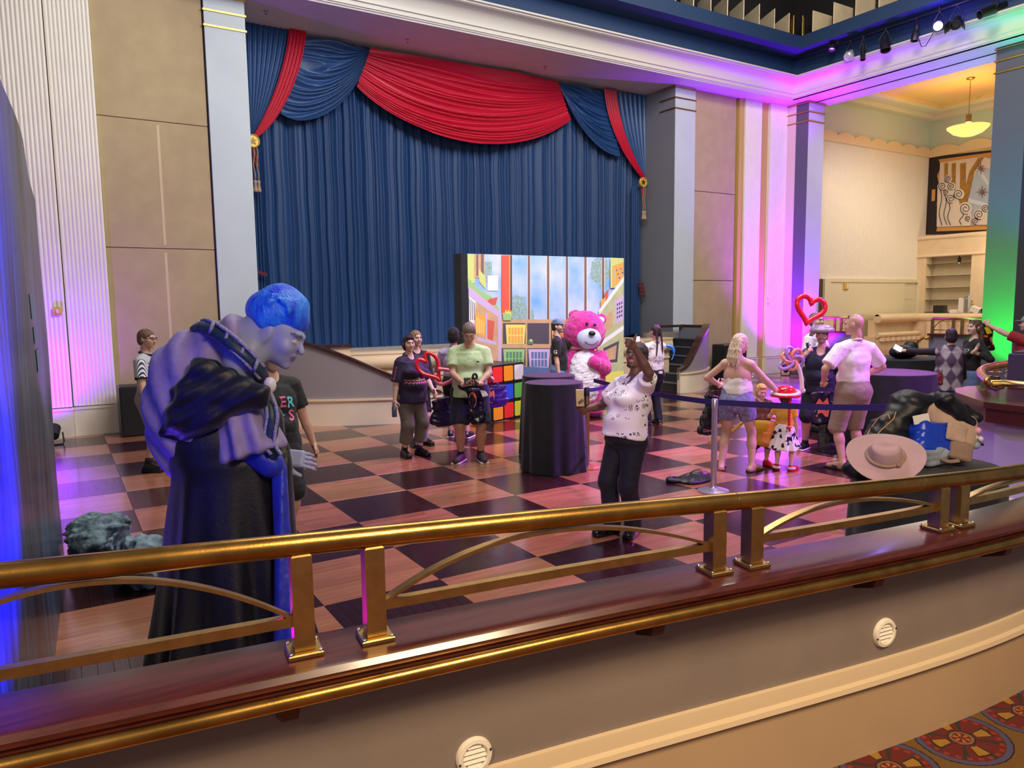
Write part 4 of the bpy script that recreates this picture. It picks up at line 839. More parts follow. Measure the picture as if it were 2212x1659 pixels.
P = lampat(1985, 85); Q = lampat(2016, 70); b = MB(); mid_ = (P+Q)/2+np.array([0, 0, -.22]); b.tube([P, P*.6+mid_*.4+np.array([0, 0, -.1]), mid_, Q*.6+mid_*.4+np.array([0, 0, -.02]), Q], .009, 6); tag(b.build('lamp_cable', M_blackpl, smooth=True), 'thin black cable looping below the shining stage lamp', 'cable')
# ------------------------------------------------------------------ bar room beyond the right-hand opening
YB, XB = 15.0, 27.0
zb = lambda px, py, Y=YB: float(onY(px, py, Y)[2]); xb = lambda px, py=600, Y=YB: float(onY(px, py, Y)[0])
z_rib0, z_rib1, z_cr = zb(1990, 605), zb(2010, 341), zb(2008, 264); z_ce = z_cr+.30
M_bar = mat('bar_cream', S(230, 206, 166), .45, noise=.05, nscale=3); M_panel = mat('panel_ivory', S(232, 220, 184), .5); M_friz = mat('frieze_pale_blue', S(206, 220, 222), .55)
b = MB(); b.bb((18.4, 5.0, .3), (27.6, 15.2, .45)); struct('floor_bar', b, M_oak)
b = MB(); b.bb((18.4, YB+.02, .45), (27.4, YB+.2, z_ce+.3)); b.bb((XB+.02, 5, .45), (XB+.2, YB+.2, z_ce+.3)); struct('wall_bar_back', b, M_friz)
b = MB(); b.bb((18.8, 5, z_ce), (27.3, 15.3, z_ce+.1)); struct('ceiling_bar', b, mat('warm_ceiling', S(236, 204, 150), .6))
b = MB()
for o, z0, z1 in ((.0, z_cr, z_cr+.14), (.42, z_cr+.14, z_ce)): b.bb((18.8, YB-.3-o, z0), (XB, YB+.02, z1)); b.bb((XB-.3-o, 5, z0), (XB+.02, YB-.3-o, z1))
struct('trim_6', b, M_white)
b = MB(); b.bb((18.8, YB-.80, z_ce-.05), (XB-.7, YB-.72, z_ce)); b.bb((XB-.80, 5, z_ce-.05), (XB-.72, YB-.80, z_ce)); struct('trim_7', b, mat('peach_trim', S(244, 206, 156), .5))
ribs('wall_bar_ribs', 18.9, XB, YB-.01, 110, z_rib0, z_rib1, mat('fine_rib_paint', S(236, 226, 206), .5))
b = MB(); b.bb((24.5, 7.2, .45), (24.6, 7.9, 7)); struct('wall_bar_screen', b, M_cream)
b = MB(); b.bb((XB-.03, 12.0, z_rib0), (XB+.03, YB, z_rib1)); struct('wall_bar_side', b, M_bar)
sc = []; n = 9; x0 = 18.9; L = (XB-x0)/n
for k in range(n):
    for t in range(9): sc.append((x0+L*(k+t/8), z_rib1+.20+.12*sin(pi*t/8)**.8))
b = MB(); b.slab([(x0, z_rib1-.02)]+[(XB, z_rib1-.02)]+sc[::-1], (0, YB-.03, 0), (1, 0, 0), (0, 0, 1), .035)
sc = []; L = 1.05
for k in range(5):
    for t in range(9): sc.append((k*L+L*t/8, z_rib1+.20+.15*sin(pi*t/8)**.8))
b.slab([(0, z_rib1-.02)]+[(5*L, z_rib1-.02)]+sc[::-1], (XB-.03, YB, 0), (0, -1, 0), (0, 0, 1), .035); struct('trim_8', b, M_trimcream)
# doors and flat panels under the ribs
b = MB(); b.bb((18.9, YB-.05, .45), (xb(1775), YB, z_rib0)); struct('door_1', b, M_brown)
b = MB(); b.bb((xb(1787), YB-.09, .45), (xb(1951), YB-.02, z_rib0-.10)); b.bb((xb(1775), YB-.13, .45), (xb(1787), YB, z_rib0)); b.bb((xb(1787), YB-.12, z_rib0-.10), (xb(1990), YB, z_rib0+.02)); struct('wall_bar_panel', b, M_panel)
b = MB(); b.bb((xb(1951), YB-.04, .45), (xb(1976), YB-.02, z_rib0-.10)); d = struct('door_2', b, M_panel)
for k in range(4): b = MB(); z = .6+k*.50; b.bb((xb(1953), YB-.055, z), (xb(1971), YB-.04, z+.44)); b.build('door_panel', M_panel, d)
b = MB()
for a, c in ((1977, 1980), (1983, 1986), (1988, 1991)): b.bb((xb(a), YB-.15, .45), (xb(c), YB, z_rib0))
struct('trim_9', b, M_panel)
q = onY(1828, 618, YB-.12); b = MB(); b.box((q[0], YB-.115, q[2]), (.24, .05, .22), bev=.01); o = tag(b.build('wall_plate', M_goldleaf), 'small square brass fitting high on the ivory panel in the bar room', 'wall plate')
b = MB(); b.box((q[0]+.03, YB-.145, q[2]), (.10, .02, .18), bev=.004); b.build('cover', M_trimcream, o)
# fluted bar
YF = 14.05; z_t = zb(2060, 683, YF); z_s = zb(1940, 722, YF); bx0 = xb(1896, 750, YF)
XF = 25.2; bx1 = XF; y0b = 11.3
BAR = thing('bar_counter', 'cream fluted bar counter with rounded roll mouldings below the shelf niche', 'bar', ((bx0+bx1)/2, YF, .45))
b = MB(); b.bb((bx0, YF+.0, .45), (bx1, YF+.5, z_s-.05)); b.bb((XF+.05, y0b, .45), (XF+.5, YF+.5, z_t-.1)); b.bb((bx0+.2, YF+.25, z_s-.1), (bx1+.2, YF+.5, z_t-.05)); b.bb((bx0-.05, YF-.02, .45), (bx1, YF+.03, .72)); b.bb((XF-.02, y0b, .45), (XF+.05, YF, .72)); b.build('body', M_bar, BAR)
b = MB(); b.tube([(bx0-.1, YF-.02, z_s), (bx1-.1, YF-.02, z_s)], .085, 14); b.build('roll_moulding', M_bar, BAR, 'auto')
b = MB(); b.tube([(bx0+.15, YF+.14, z_t), (bx1+.05, YF+.14, z_t)], .14, 14); b.tube([(XF+.1, YF+.14, z_t), (XF+.1, y0b, z_t)], .14, 14); b.bb((bx0+.15, YF+.1, z_t+.08), (XF+.6, YF+.7, z_t+.14)); b.bb((XF+.06, y0b, z_t+.08), (XF+.65, YF+.2, z_t+.14)); b.build('counter_roll', M_bar, BAR, 'auto')
n = 8
for k in range(n): x = bx0+(bx1-bx0)*(k+.5)/n; b = MB(); b.tube([(x, YF+.01, .74), (x, YF+.01, z_s-.08)], (bx1-bx0)/n*.46, 12); b.build('flute', M_bar, BAR, 'auto')
for k in range(10): y = YF-.15-(YF-y0b-.15)*(k+.5)/10; b = MB(); b.tube([(XF+.06, y, .74), (XF+.06, y, z_t-.13)], (YF-y0b-.15)/10*.46, 12); b.build('flute', M_bar, BAR, 'auto')
# shelf niche in the side wall, below the relief
ya = float(onX(2008, 600, XB)[1]); yy = lambda px: float(onX(px, 600, XB)[1]); zx = lambda px, py: float(onX(px, py, XB)[2])
n0, n1 = yy(2016), yy(2113); zn0, zn1 = zx(2030, 690), zx(2060, 553); ze = zx(2060, 512)
b = MB(); b.bb((XB-.5, n0, .45), (XB+.05, YB, zn1)); b.bb((XB-.5, n1-.9, .45), (XB+.05, n1, zn1)); b.bb((XB-.52, n1-1.2, zn1), (XB+.05, YB, ze)); b.bb((XB-.04, n1, .45), (XB+.05, n0, zn1)); struct('wall_bar_niche', b, M_bar)
b = MB()
for z, r_ in ((ze, .07), (zn1+.02, .05)): b.tube([(XB-.52, YB, z), (XB-.52, n1-1.2, z)], r_, 10)
struct('trim_10', b, M_trimcream, smooth='auto')
M_gl = mat('green_glass', (.75, .86, .80), .05, alpha=.8)
SH = thing('bar_shelves', 'five dark-edged glass shelves in the lit cream niche behind the bar', 'shelves', (XB-.25, (n0+n1)/2, zn0))
for k in range(5):
    z = zn0+.03+(zn1-zn0)*(k+.55)/5.3; b = MB(); b.bb((XB-.44, n1, z), (XB-.05, n0, z+.014)); b.cur = 1; b.bb((XB-.455, n1, z-.002), (XB-.44, n0, z+.018)); b.build('shelf', [M_gl, mat('shelf_edge', S(70, 66, 52), .3)], SH)
q = onX(2072, 566, XB-.3); nl = thing('niche_spotlight', 'small black spotlight at the top of the shelf niche', 'spotlight', (q[0], q[1], zn1-.02)); b = MB(); b.lathe([(0, -.1), (.05, -.1), (.055, .08), (.0, .08)], (q[0], q[1], zn1-.16), 12); b.tube([(q[0], q[1], zn1-.08), (q[0], q[1], zn1)], .02, 6); b.build('can', M_blackpl, nl, 'auto')
b = MB(); b.lathe([(0, -.106), (.042, -.106), (.042, -.1), (0, -.1)], (q[0], q[1], zn1-.16), 12); b.build('bulb', mat('lamp_warm_lit', (1, .86, .55), .3, emit=12), nl)
# things standing on the bar
def onbar(name, label, cat, px, w, h, mt, d=.3, xo=.30):
    q = onX(px, 685, XF+xo); b = MB(); b.box((XF+xo, q[1], z_t+.14+h/2), (d, w, h), bev=.02); return tag(b.build(name, mt), label, cat)
onbar('bar_caddy', 'black box caddy standing on the left of the bar top', 'caddy', 2030, .34, .27, M_blackpl, .25)
onbar('menu_card', 'white menu card propped on the bar top', 'card', 2075, .16, .5, M_white, .05, .45); onbar('napkin_box', 'low white box on the bar top beside the menu card', 'box', 2062, .24, .12, M_white, .22)
y = onX(2086, 685, XF+.25)[1]; t = thing('drink_dispenser', 'chrome drink dispenser tower on the bar top', 'dispenser', (XF+.25, y, z_t+.14)); b = MB(); b.box((XF+.3, y, z_t+.43), (.18, .13, .58), bev=.02); b.build('tower', M_chrome, t); b = MB(); b.box((XF+.17, y, z_t+.62), (.1, .1, .05), bev=.01); b.build('spout', M_chrome, t)
y = onX(2106, 685, XF+.25)[1]; t = thing('pay_terminal', 'white payment terminal leaning on the bar top', 'terminal', (XF+.25, y, z_t+.14)); b = MB(); b.box((XF+.3, y, z_t+.25), (.22, .28, .2), R=Matrix.Rotation(.4, 3, 'X'), bev=.02); b.build('body', M_white, t); b = MB(); b.box((XF+.3, y-.3, z_t+.22), (.2, .22, .16), bev=.02); b.build('printer', M_blackpl, t)
y = onX(2095, 685, XF+.42)[1]; b = MB(); b.lathe([(0, 0), (.06, 0), (.06, .3), (.03, .36), (.03, .42), (0, .42)], (XF+.5, y, z_t+.14), 14); tag(b.build('amber_bottle', mat('amber', S(196, 150, 60), .2)), 'amber bottle on the bar top beside the dispenser', 'bottle')
# relief mural on the side wall
MU = thing('wall_mural', 'art deco relief of cream curling waves, gold columns and stars', 'mural', (XB, float(onX(2075, 500, XB)[1]), float(onX(2075, 505, XB)[2])))
def mp_(px, py): q = onX(px, py, XB); return (-float(q[1]), float(q[2]))
def mslab(name, pts, o, t, mt):
    b = MB(); P = [mp_(*p) for p in pts]; b.slab(P, (XB-o, 0, 0), (0, -1, 0), (0, 0, 1), t); return b.build(name, mt, MU)
M_dk = mat('relief_dark', S(40, 30, 34), .6); M_or = mat('relief_orange', S(216, 158, 78), .5); M_ocr = mat('relief_ochre', S(168, 124, 46), .5, noise=.2); M_cr = mat('relief_cream', S(226, 214, 196), .6); M_sk = mat('relief_sky', S(176, 190, 206), .6)
mslab('dark_field', [(2007, 340), (2200, 318), (2200, 505), (2001, 507)], .02, .03, M_dk)
mslab('gold_frame', [(2030, 345), (2200, 322), (2200, 494), (2025, 500), (2032, 470), (2026, 440), (2034, 410), (2027, 380), (2036, 360)], .05, .03, M_or)
mslab('column_field', [(2034, 352), (2130, 338), (2105, 400), (2090, 440), (2095, 488), (2028, 492)], .08, .02, M_cr)
for a, c in ((2044, 2051), (2060, 2068), (2078, 2090)): mslab('gold_column', [(a, 354), (c, 352), (c-1, 440), (a-1, 440)], .10, .02, M_ocr)
mslab('gold_arch', [(2117, 342), (2128, 340), (2108, 372), (2098, 420), (2090, 440), (2086, 420), (2098, 372)], .10, .03, M_ocr)
mslab('sky_field', [(2124, 345), (2200, 330), (2200, 485), (2098, 488), (2093, 440), (2104, 390)], .08, .025, M_sk)
mslab('cloud', [(2122, 352), (2132, 340), (2142, 344), (2150, 338), (2200, 330), (2200, 362), (2120, 366)], .105, .02, M_cr)
mslab('light_ray', [(2108, 362), (2118, 360), (2138, 392), (2138, 402)], .105, .01, M_friz); mslab('light_ray', [(2096, 428), (2136, 440), (2136, 448), (2096, 438)], .105, .01, M_friz)
for cx_, cy_ in ((2123, 364), (2126, 415)):
    R0 = 14; mslab('star', [(cx_+(R0 if i % 2 == 0 else 3.2)*sin(2*pi*i/16)*(1 if i % 4 == 0 else .75), cy_-(R0 if i % 2 == 0 else 3.2)*cos(2*pi*i/16)*(1 if i % 4 == 0 else .75)) for i in range(16)], .12, .03, mat('star_copper', S(150, 96, 60), .4, .4))
def swirl(cx_, cy_, r, tail_=None, sg=1):
    pts = [(cx_+r*cos(a), cy_+r*sin(a)) for a in np.linspace(0, 2*pi, 20)[:-1]]; mslab('curl', pts, .11, .05, M_cr)
    b = MB(); P = []
    for a in np.linspace(0, 3.6*pi, 34): rr = r*.92*(1-a/(4.2*pi)); u, z = mp_(cx_+sg*rr*cos(a+1.2), cy_+rr*sin(a+1.2)); P.append((XB-.165, -u, z))
    if tail_:
        for t in np.linspace(0, 1, 10): pass
        T = []
        for t in np.linspace(0, 1, 14): u, z = mp_(cx_-sg*r*.5+tail_[0]*t+3.2*sin(7*t), cy_+r*.6+tail_[1]*t); T.append((XB-.165, -u, z))
        b.tube(T, .011, 5)
    b.tube(P, .011, 5); b.build('curl_line', M_dk, MU, True)
mslab('wave_body', [(2030, 400), (2050, 395), (2072, 420), (2080, 450), (2088, 488), (2028, 490)], .105, .04, M_cr)
mslab('wave_body', [(2076, 445), (2098, 440), (2104, 470), (2100, 488), (2074, 488)], .107, .04, M_cr); mslab('wave_body', [(2106, 470), (2120, 455), (2138, 450), (2138, 486), (2104, 486)], .107, .04, M_cr)
for s_ in ((2053, 387, 8), (2041, 403, 10, (2, 78)), (2060, 403, 9), (2049, 416, 7, (3, 66)), (2059, 430, 11, (3, 50)), (2076, 420, 12), (2091, 451, 14, (-4, 26)), (2096, 472, 7), (2120, 464, 12), (2112, 478, 8), (2134, 450, 9)): swirl(*s_)
mslab('orange_block', [(2016, 410), (2023, 409), (2022, 434), (2015, 435)], .06, .03, M_or)
# pendant and downlights
P = fl(2097, 168, z_ce); PE = thing('pendant_lamp', 'amber glass bowl pendant glowing in the bar room', 'lamp', tuple(P)); zz = float(z_ce); D = depth(P)
zt2 = dep(2093, 258, D)[2]; zb2 = dep(2090, 292, D)[2]; rw = 41/FPX*D
b = MB(); b.lathe([(0, 0), (.12, 0), (.10, -.04), (0, -.05)], P, 16); b.build('canopy', M_gold, PE, True)
b = MB(); b.tube([(P[0], P[1], zz), (P[0], P[1], zt2+.1)], .012, 6); b.build('rod', M_gold, PE); b = MB(); b.lathe([(0, 0), (.08, 0), (.08, .22), (0, .24)], (P[0], P[1], zt2-.05), 14); b.build('stem_cup', M_gold, PE)
hh = (zt2-zb2)*.62;  b = MB(); b.lathe([(0, 0), (rw*.35, hh*.08), (rw*.7, hh*.36), (rw*.98, hh*.86), (rw, hh), (rw*.96, hh), (rw*.68, hh*.42), (rw*.3, hh*.14), (0, hh*.06)], (P[0], P[1], zb2), 32); b.build('glass_bowl', mat('amber_glass_lit', (1, .60, .14), .3, emit=1.5), PE, True)
light('pendant_bulb', 'POINT', (P[0], P[1], zb2+hh+.05), 90, (1, .62, .22), size=.12)
for px, py, lb in ((2060, 226, 'round recessed downlight left of the pendant rod'), (2118, 211, 'round recessed downlight right of the pendant rod')):
    q = fl(px, py, z_ce); t = thing('downlight', lb, 'downlight', tuple(q), 0, 'bar room downlights'); b = MB(); b.lathe([(.10, 0), (.15, 0), (.15, -.02), (.10, -.01)], q, 20); b.build('rim', M_chrome, t, True); b = MB(); b.lathe([(0, -.004), (.10, -.004), (.10, 0), (0, 0)], q, 16); b.build('bulb', MATS['lamp_warm_lit'], t)

# ------------------------------------------------------------------ balustrades along the far terrace edge and the counter end at right
M_lav = mat('lavender_paint', S(176, 166, 196), .55)
def balus(label, y0, y1, posts):
    t = thing('balustrade', label, 'balustrade', (18.5, (y0+y1)/2, 0)); b = MB(); b.bb((18.45, y0, 0), (18.6, y1, 1.2)); b.build('wall', M_slate, t)
    b = MB(); b.bb((18.36, y0, 1.2), (18.66, y1, 1.25)); b.build('ledge', M_mahog, t); b = MB(); b.tube([(18.5, y0+.05, 1.62), (18.5, y1-.05, 1.62)], .034, 10); b.build('top_rail', M_brasslite, t, True)
    for y in posts: b = MB(); b.bb((18.475, y-.03, 1.25), (18.525, y+.03, 1.6)); b.build('post', M_brasslite, t)
    for a, c in zip(posts[:-1], posts[1:]):
        if c-a < .3: continue
        b = MB(); b.tube([(18.5, a+(c-a)*u, 1.34+.23*sin(pi*u)) for u in np.linspace(0, 1, 14)], .012, 6); b.tube([(18.5, a, 1.34), (18.5, c, 1.34)], .012, 6); b.build('arch', M_brasslite, t, True)
    return t
t = balus('brass railed balustrade behind the man in the grey balloon hat', 12.15, 13.42, [12.2, 12.5, 12.7, 13.36])
b = MB(); b.tube([(18.40, 12.75, .78), (18.38, 12.4, .92), (18.38, 12.15, .98)], .02, 8); b.build('hand_tube', M_brass, t, True)
t = balus('brass railed balustrade behind the woman in the black sweater', 8.72, 10.05, [8.8, 9.1, 9.3, 9.5, 10.0])
b = MB(); b.tube([(18.36, 9.9, 1.14), (18.30, 10.1, 1.14), (18.26, 10.22, 1.05), (18.26, 10.26, .9), (18.28, 10.2, .78)], .03, 10); b.build('hand_loop', M_brass, t, True)
CT = thing('counter_end', 'rounded mahogany topped balustrade end with lavender wall at the right edge', 'balustrade', (7.6, 2.8, 0))
plan = [(6.30, 1.6), (6.36, 2.3), (6.47, 3.05), (6.62, 3.2), (6.95, 3.52), (7.25, 3.68), (7.52, 3.70), (7.85, 3.58), (8.3, 3.2), (8.6, 2.7), (8.8, 1.6)]
def shrink(P, d): c = np.mean(P, 0); return [tuple(np.array(p)+(c-np.array(p))/np.linalg.norm(c-np.array(p))*d) for p in P]
b = MB(); b.prism(shrink(plan, .16), 0, 1.12); b.build('wall', M_lav, CT, 'auto'); b = MB(); b.prism(shrink(plan, .10), 0, .40); b.prism(shrink(plan, .07), .40, .46); b.build('lower_band', M_cream, CT)
b = MB(); b.prism(shrink(plan, .03), 1.08, 1.2); b.prism(plan, 1.2, 1.25); b.build('ledge', M_mahog, CT)
q = [fl(px, py, 1.36) for px, py in ((2212, 832), (2170, 828), (2140, 829))]; b = MB(); b.tube([q[0]*1+np.array([0, -.6, 0]), *q], .032, 10); b.build('straight_rail', M_brasslite, CT, True)
pts = [(2136, 826, 1.36), (2119, 810, 1.36), (2118, 800, 1.37), (2130, 793, 1.39), (2160, 789, 1.40), (2212, 780, 1.42)]
q = [fl(*p) for p in pts]; q.append(q[-1]*2-q[-2]); b = MB(); b.tube(smoothpath(q, 40), .04, 12); b.build('curved_rail', M_brass, CT, True)
for px, py in ((2136, 836), (2152, 838), (2150, 805)):
    p = fl(px, py, 1.25); b = MB(); b.bb((p[0]-.02, p[1]-.02, 1.25), (p[0]+.02, p[1]+.02, 1.36)); b.bb((p[0]-.05, p[1]-.05, 1.25), (p[0]+.05, p[1]+.05, 1.262)); b.build('post', M_brasslite, CT)
p = fl(2168, 838, 1.25); bxc = (p[0]+.42, p[1]-.12); b = MB(); b.box((bxc[0], bxc[1], 1.255+.16), (.62, .42, .32), .25, bev=.008); bx_ = tag(b.build('storage_box', mat('charcoal_box', S(58, 50, 74), .6)), 'charcoal box standing on the mahogany counter end at the right edge', 'box')
b = MB(); b.box((bxc[0], bxc[1], 1.255+.325), (.56, .36, .014), .25); b.build('rim', M_blackpl, bx_)
q = [fl(2152, 842, 1.26), fl(2138, 836, 1.26), fl(2124, 822, 1.30), fl(2117, 808, 1.36), fl(2122, 797, 1.40)]; b = MB(); b.tube(smoothpath([tuple(x) for x in q], 24), .008, 6); tag(b.build('cable', M_blackpl, smooth=True), 'black cable wound over the curved brass rail at right', 'cable')
# ------------------------------------------------------------------ people
M_skin = attr_mat('skin', .5, .06)
def cloth(name, c, rough=.8, noise=.12, nscale=10, **k): return mat(name, c, rough, noise=noise, nscale=nscale, bump=k.pop('bump', .45), bscale=k.pop('bscale', 17), sheen=.1, **k)
def hairmat(name, c): return mat(name, c, .45, noise=.45, nscale=30, bump=.5, bscale=60, stretch=(3, 3, .5))
N3 = lambda v: np.array(v, float)/np.linalg.norm(v)
def ik(a, c, l1, l2, hint):
    a, c = np.array(a, float), np.array(c, float); d = c-a; L = min(np.linalg.norm(d), (l1+l2)*.998); d = N3(d); c = a+d*L
    x = (l1*l1-l2*l2+L*L)/(2*L); hgt = sqrt(max(l1*l1-x*x, 1e-6)); hv = np.array(hint, float); hv = hv-d*(hv @ d); hv = N3(hv); return a+d*x+hv*hgt, c
GEST = dict(relax=(.35, .45, .3), grip=(.95, 1.05, .7), fist=(1.45, 1.5, .9), flat=(.08, .1, .08), hold=(.55, .75, .5), thumb=(1.45, 1.5, .9))
def hand_sdf(W_, y, back, sg, s, gest):
    y = N3(y); z = np.array(back, float); z = N3(z-y*(z @ y)); x = np.cross(y, z); H = SDF(); P = lambda a, b_, c: W_+(x*a+y*b_+z*c)*s; R = rotm(x, y, z); cu = GEST[gest]
    H.cap(P(0, -.03, 0), P(0, .015, 0), .027*s, .026*s); H.box(P(0, .052, 0), (.041*s, .046*s, .0155*s), .014*s, R, k=.012*s)
    for i, (fx, L, r) in enumerate(((.030, .072, .0088), (.010, .080, .0090), (-.010, .074, .0086), (-.029, .058, .0078))):
        p = np.array([sg*fx, .090-.006*(i == 3), 0.]); a = 0; q = P(*p); sp_ = sg*(.10 if gest in ('flat', 'relax') else .03)*(1.5-i)
        for j, f in enumerate((.46, .30, .24)):
            a += cu[j]*(1+.10*i); d = np.array([sin(sp_)*cos(a)*.5, cos(a), -sin(a)]); p2 = p+d*L*f; H.cap(q, P(*p2), r*s*(1-.08*j), r*s*(.92-.08*j), k=.004*s); p, q = p2, P(*p2)
    b0 = np.array([sg*.030, .022, -.006])
    if gest == 'thumb': d1, d2 = np.array([sg*.96, .28, .0]), np.array([sg*.99, .0, .12])
    elif gest in ('grip', 'hold', 'fist'): d1, d2 = np.array([sg*.55, .62, -.55]), np.array([-sg*.05, .75, -.65])
    else: d1, d2 = np.array([sg*.66, .70, -.25]), np.array([sg*.30, .92, -.25])
    p = b0
    for d, L, r in ((N3(d1), .046, .0125), (N3(d2), .034, .0105)): H.cap(P(*p), P(*(p+d*L)), r*s, r*s*.86, k=.010*s); p = p+d*L
    return H.mesh(.0044*s)
def person(label, xy, h, phi, skin=(.62, .40, .30), w=1., belly=0., fem=0., lean=0., side=0., twist=0., hy=0., hp=0., hs=0., arms=None, feet=None, top=None, bottom=None, shoes=None, hair=None, beard=None, name='person', child=False, face=(.55, .22, .20), hips=1., knees=(0, 0), sway=0.):
    x, y = float(xy[0]), float(xy[1]); c = N3(np.array([-x, -y])); r_ = np.array([-c[1], c[0]]); r_ = np.array([y, -x])/np.hypot(x, y); f_ = cos(radians(phi))*c+sin(radians(phi))*r_
    root = thing(name, label, 'person', (x, y, 0), atan2(-f_[0], f_[1])); J = {'root': root, 'h': h}; rz = root.rotation_euler[2]
    J['world'] = lambda p: np.array([x+p[0]*cos(rz)-p[1]*sin(rz), y+p[0]*sin(rz)+p[1]*cos(rz), p[2]]); J['dir'] = lambda p: np.array([p[0]*cos(rz)-p[1]*sin(rz), p[0]*sin(rz)+p[1]*cos(rz), p[2]])
    la, sa, tw = radians(lean), radians(side), radians(twist); K = 1.18 if child else 1.
    u = N3([sin(sa), sin(la)*cos(sa), cos(la)*cos(sa)]); r = np.array([cos(tw), -sin(tw), 0]); r = N3(r-u*(r @ u)); f = np.cross(u, r); RT = rotm(r, f, u)
    Pc = np.array([sway*h, 0, .525*h]); T = lambda a, b_, d: Pc+(r*a+f*b_+u*d)*h
    hh = h*(1/7.5 if not child else 1/5.6)/.235; sz = .285 if not child else .265; sw = (.099 if not fem else .089)*w**.5; B = SDF()
    k = .03*h/1.75
    B.ell(T(0, -.004, .0), (.098*h*w*hips, (.068+.02*belly)*h*w, .078*h), RT, k=k); B.ell(T(0, .008+.022*belly, .095), ((.082 if fem else .088)*h*w, (.062+.032*belly)*h*w, .095*h), RT, k=k); B.ell(T(0, .002+.008*belly, .19), (.096*h*w, (.068+.010*belly)*h*w, .105*h), RT, k=k)
    if fem:
        for s_ in (-1, 1): B.ell(T(s_*.043*w, .062*w, .195), (.042*h*w, .040*h*w, .040*h), RT, k=.02)
    S = {}; kf = .8+.2*w
    for nm, s_ in (('R', 1), ('L', -1)):
        S[nm] = T(s_*sw, -.004, sz-.008); B.cap(T(0, -.006, sz+.004), S[nm], .038*h*kf, .033*h*kf, k=.03); B.cap(T(0, -.012, sz+.045), T(s_*sw*.72, -.006, sz), .024*h*kf, .026*h*kf, k=.03)
    hu = N3(u*.75+np.array([0, 0, .25])); yw, pt = radians(hy), radians(hp); hf = f-hu*(f @ hu); hf = N3(hf); hr = np.cross(hf, hu)
    hf2 = hf*cos(yw)+hr*sin(yw); hr2 = np.cross(hf2, hu); hf3 = hf2*cos(pt)-hu*sin(pt); hu3 = np.cross(hr2, hf3); ts = radians(hs); hu4 = hu3*cos(ts)+hr2*sin(ts); hr4 = hr2*cos(ts)-hu3*sin(ts)
    Nb = T(0, -.010, sz+.028); HC = Nb+hu*(.058*h if not child else .045*h)+hu4*.105*hh+hf3*.014*hh; HR = rotm(hr4, hf3, hu4); hpx = lambda a, b_, d: HC+(hr4*a+hf3*b_+hu4*d)*hh
    B.cap(T(0, -.012, sz), hpx(0, -.022, -.075), .035*h*kf if not child else .028*h, .050*hh, k=.02)
    ul, fl_ = .172*h, .148*h; J['S'] = S; J['wrist'] = {}; J['elbow'] = {}; J['hand'] = {}; arms = arms or {}; hands = []
    for nm, s_ in (('R', 1), ('L', -1)):
        a = arms.get(nm, {}); tgt = np.array(a.get('to', (s_*(sw+.045*kf), .035, .475)))*h; hint = a.get('hint', (s_*.5, -1, -.1)); E, Wt = ik(S[nm], tgt, ul, fl_, hint); J['elbow'][nm], J['wrist'][nm] = E, Wt
        B.cap(S[nm], E, .031*h*kf*(.92 if fem else 1), .0235*h*kf, k=.02); B.cap(E, E+(Wt-E)*.35, .0245*h*kf, .0235*h*kf, k=.012); B.cap(E+(Wt-E)*.3, Wt, .0235*h*kf, .0155*h*kf**.5, k=.012)
        d = N3(np.array(a.get('hdir', Wt-E), float)); pal = np.array(a.get('palm', (-s_, -.15, -.05)), float); hsz = (h/1.75)*(1.06 if not child else 1.0)*(.94 if fem else 1)
        hands.append(hand_sdf(Wt, d, -pal, -s_ if True else s_, hsz, a.get('g', 'relax'))); J['hand'][nm] = Wt+d*.085*hsz
    feet = feet or ((.055, 0, 12), (-.055, 0, -12)); J['legs'] = []
    for i, s_ in enumerate((1, -1)):
        fx, fy, ft = feet[i]; Hp = Pc+np.array([r[0]*s_*.052*w*hips*h, r[1]*s_*.052*w*h, -.015*h]); An = np.array([fx*h, fy*h, .045*h]); kh = np.array([sin(radians(ft))*.5, 1, 0]); Kn, An2 = ik(Hp, An, .245*h, .242*h, kh); An = np.array([fx*h, fy*h, .045*h])
        g = w**.7; B.cap(Hp, Kn, .051*h*g, .0325*h*g, k=.03); B.cap(Kn, Kn+(An-Kn)*.35+np.array([0, -.008*h, 0]), .0325*h*g, .033*h*g, k=.02); B.cap(Kn+(An-Kn)*.3+np.array([0, -.006*h, 0]), An, .033*h*g, .020*h*g**.5, k=.02)
        fd = np.array([sin(radians(ft)), cos(radians(ft)), 0]); toe = An+fd*.105*h; toe[2] = .016*h; heel = An-fd*.025*h; heel[2] = .020*h; B.cap(An, heel, .021*h, .019*h, k=.015); B.cap(heel, toe, .020*h, .017*h, k=.02); B.cap(An, toe, .022*h, .014*h, k=.02)
        J['legs'].append((Hp, Kn, An, fd))
    B.cut((0, 0, .004), (0, 0, -1), .002)
    VB, QB_ = B.mesh(.0145*h/1.75 if h > 1.3 else .012)
    # head
    D = SDF(); E_ = lambda c_, rr, kk=.03, op='a', R=HR: D.ell(hpx(*c_), np.array(rr)*hh, R, kk*hh, op)
    E_((0, -.014, .030), (.076, .095, .088)); E_((0, .030, -.022), (.064, .064, .080)); E_((0, .040, -.068), (.047, .046, .042)); E_((0, .078, -.098), (.019, .016, .014), .02)
    E_((0, .084, .026), (.048, .016, .011), .018)
    for s_ in (-1, 1): E_((s_*.040, .064, -.030), (.024, .024, .022), .025); E_((s_*.031, .098, .006), (.019, .015, .012), .012, 's'); E_((s_*.031, .080, .006), (.0135, .0135, .0125), .003); E_((s_*.079, -.010, -.006), (.011, .021, .032), .006)
    D.cap(hpx(0, .090, .012), hpx(0, .113, -.026), .0085*hh, .0125*hh, .012*hh)
    for s_ in (-1, 1): E_((s_*.012, .098, -.030), (.009, .010, .008), .008)
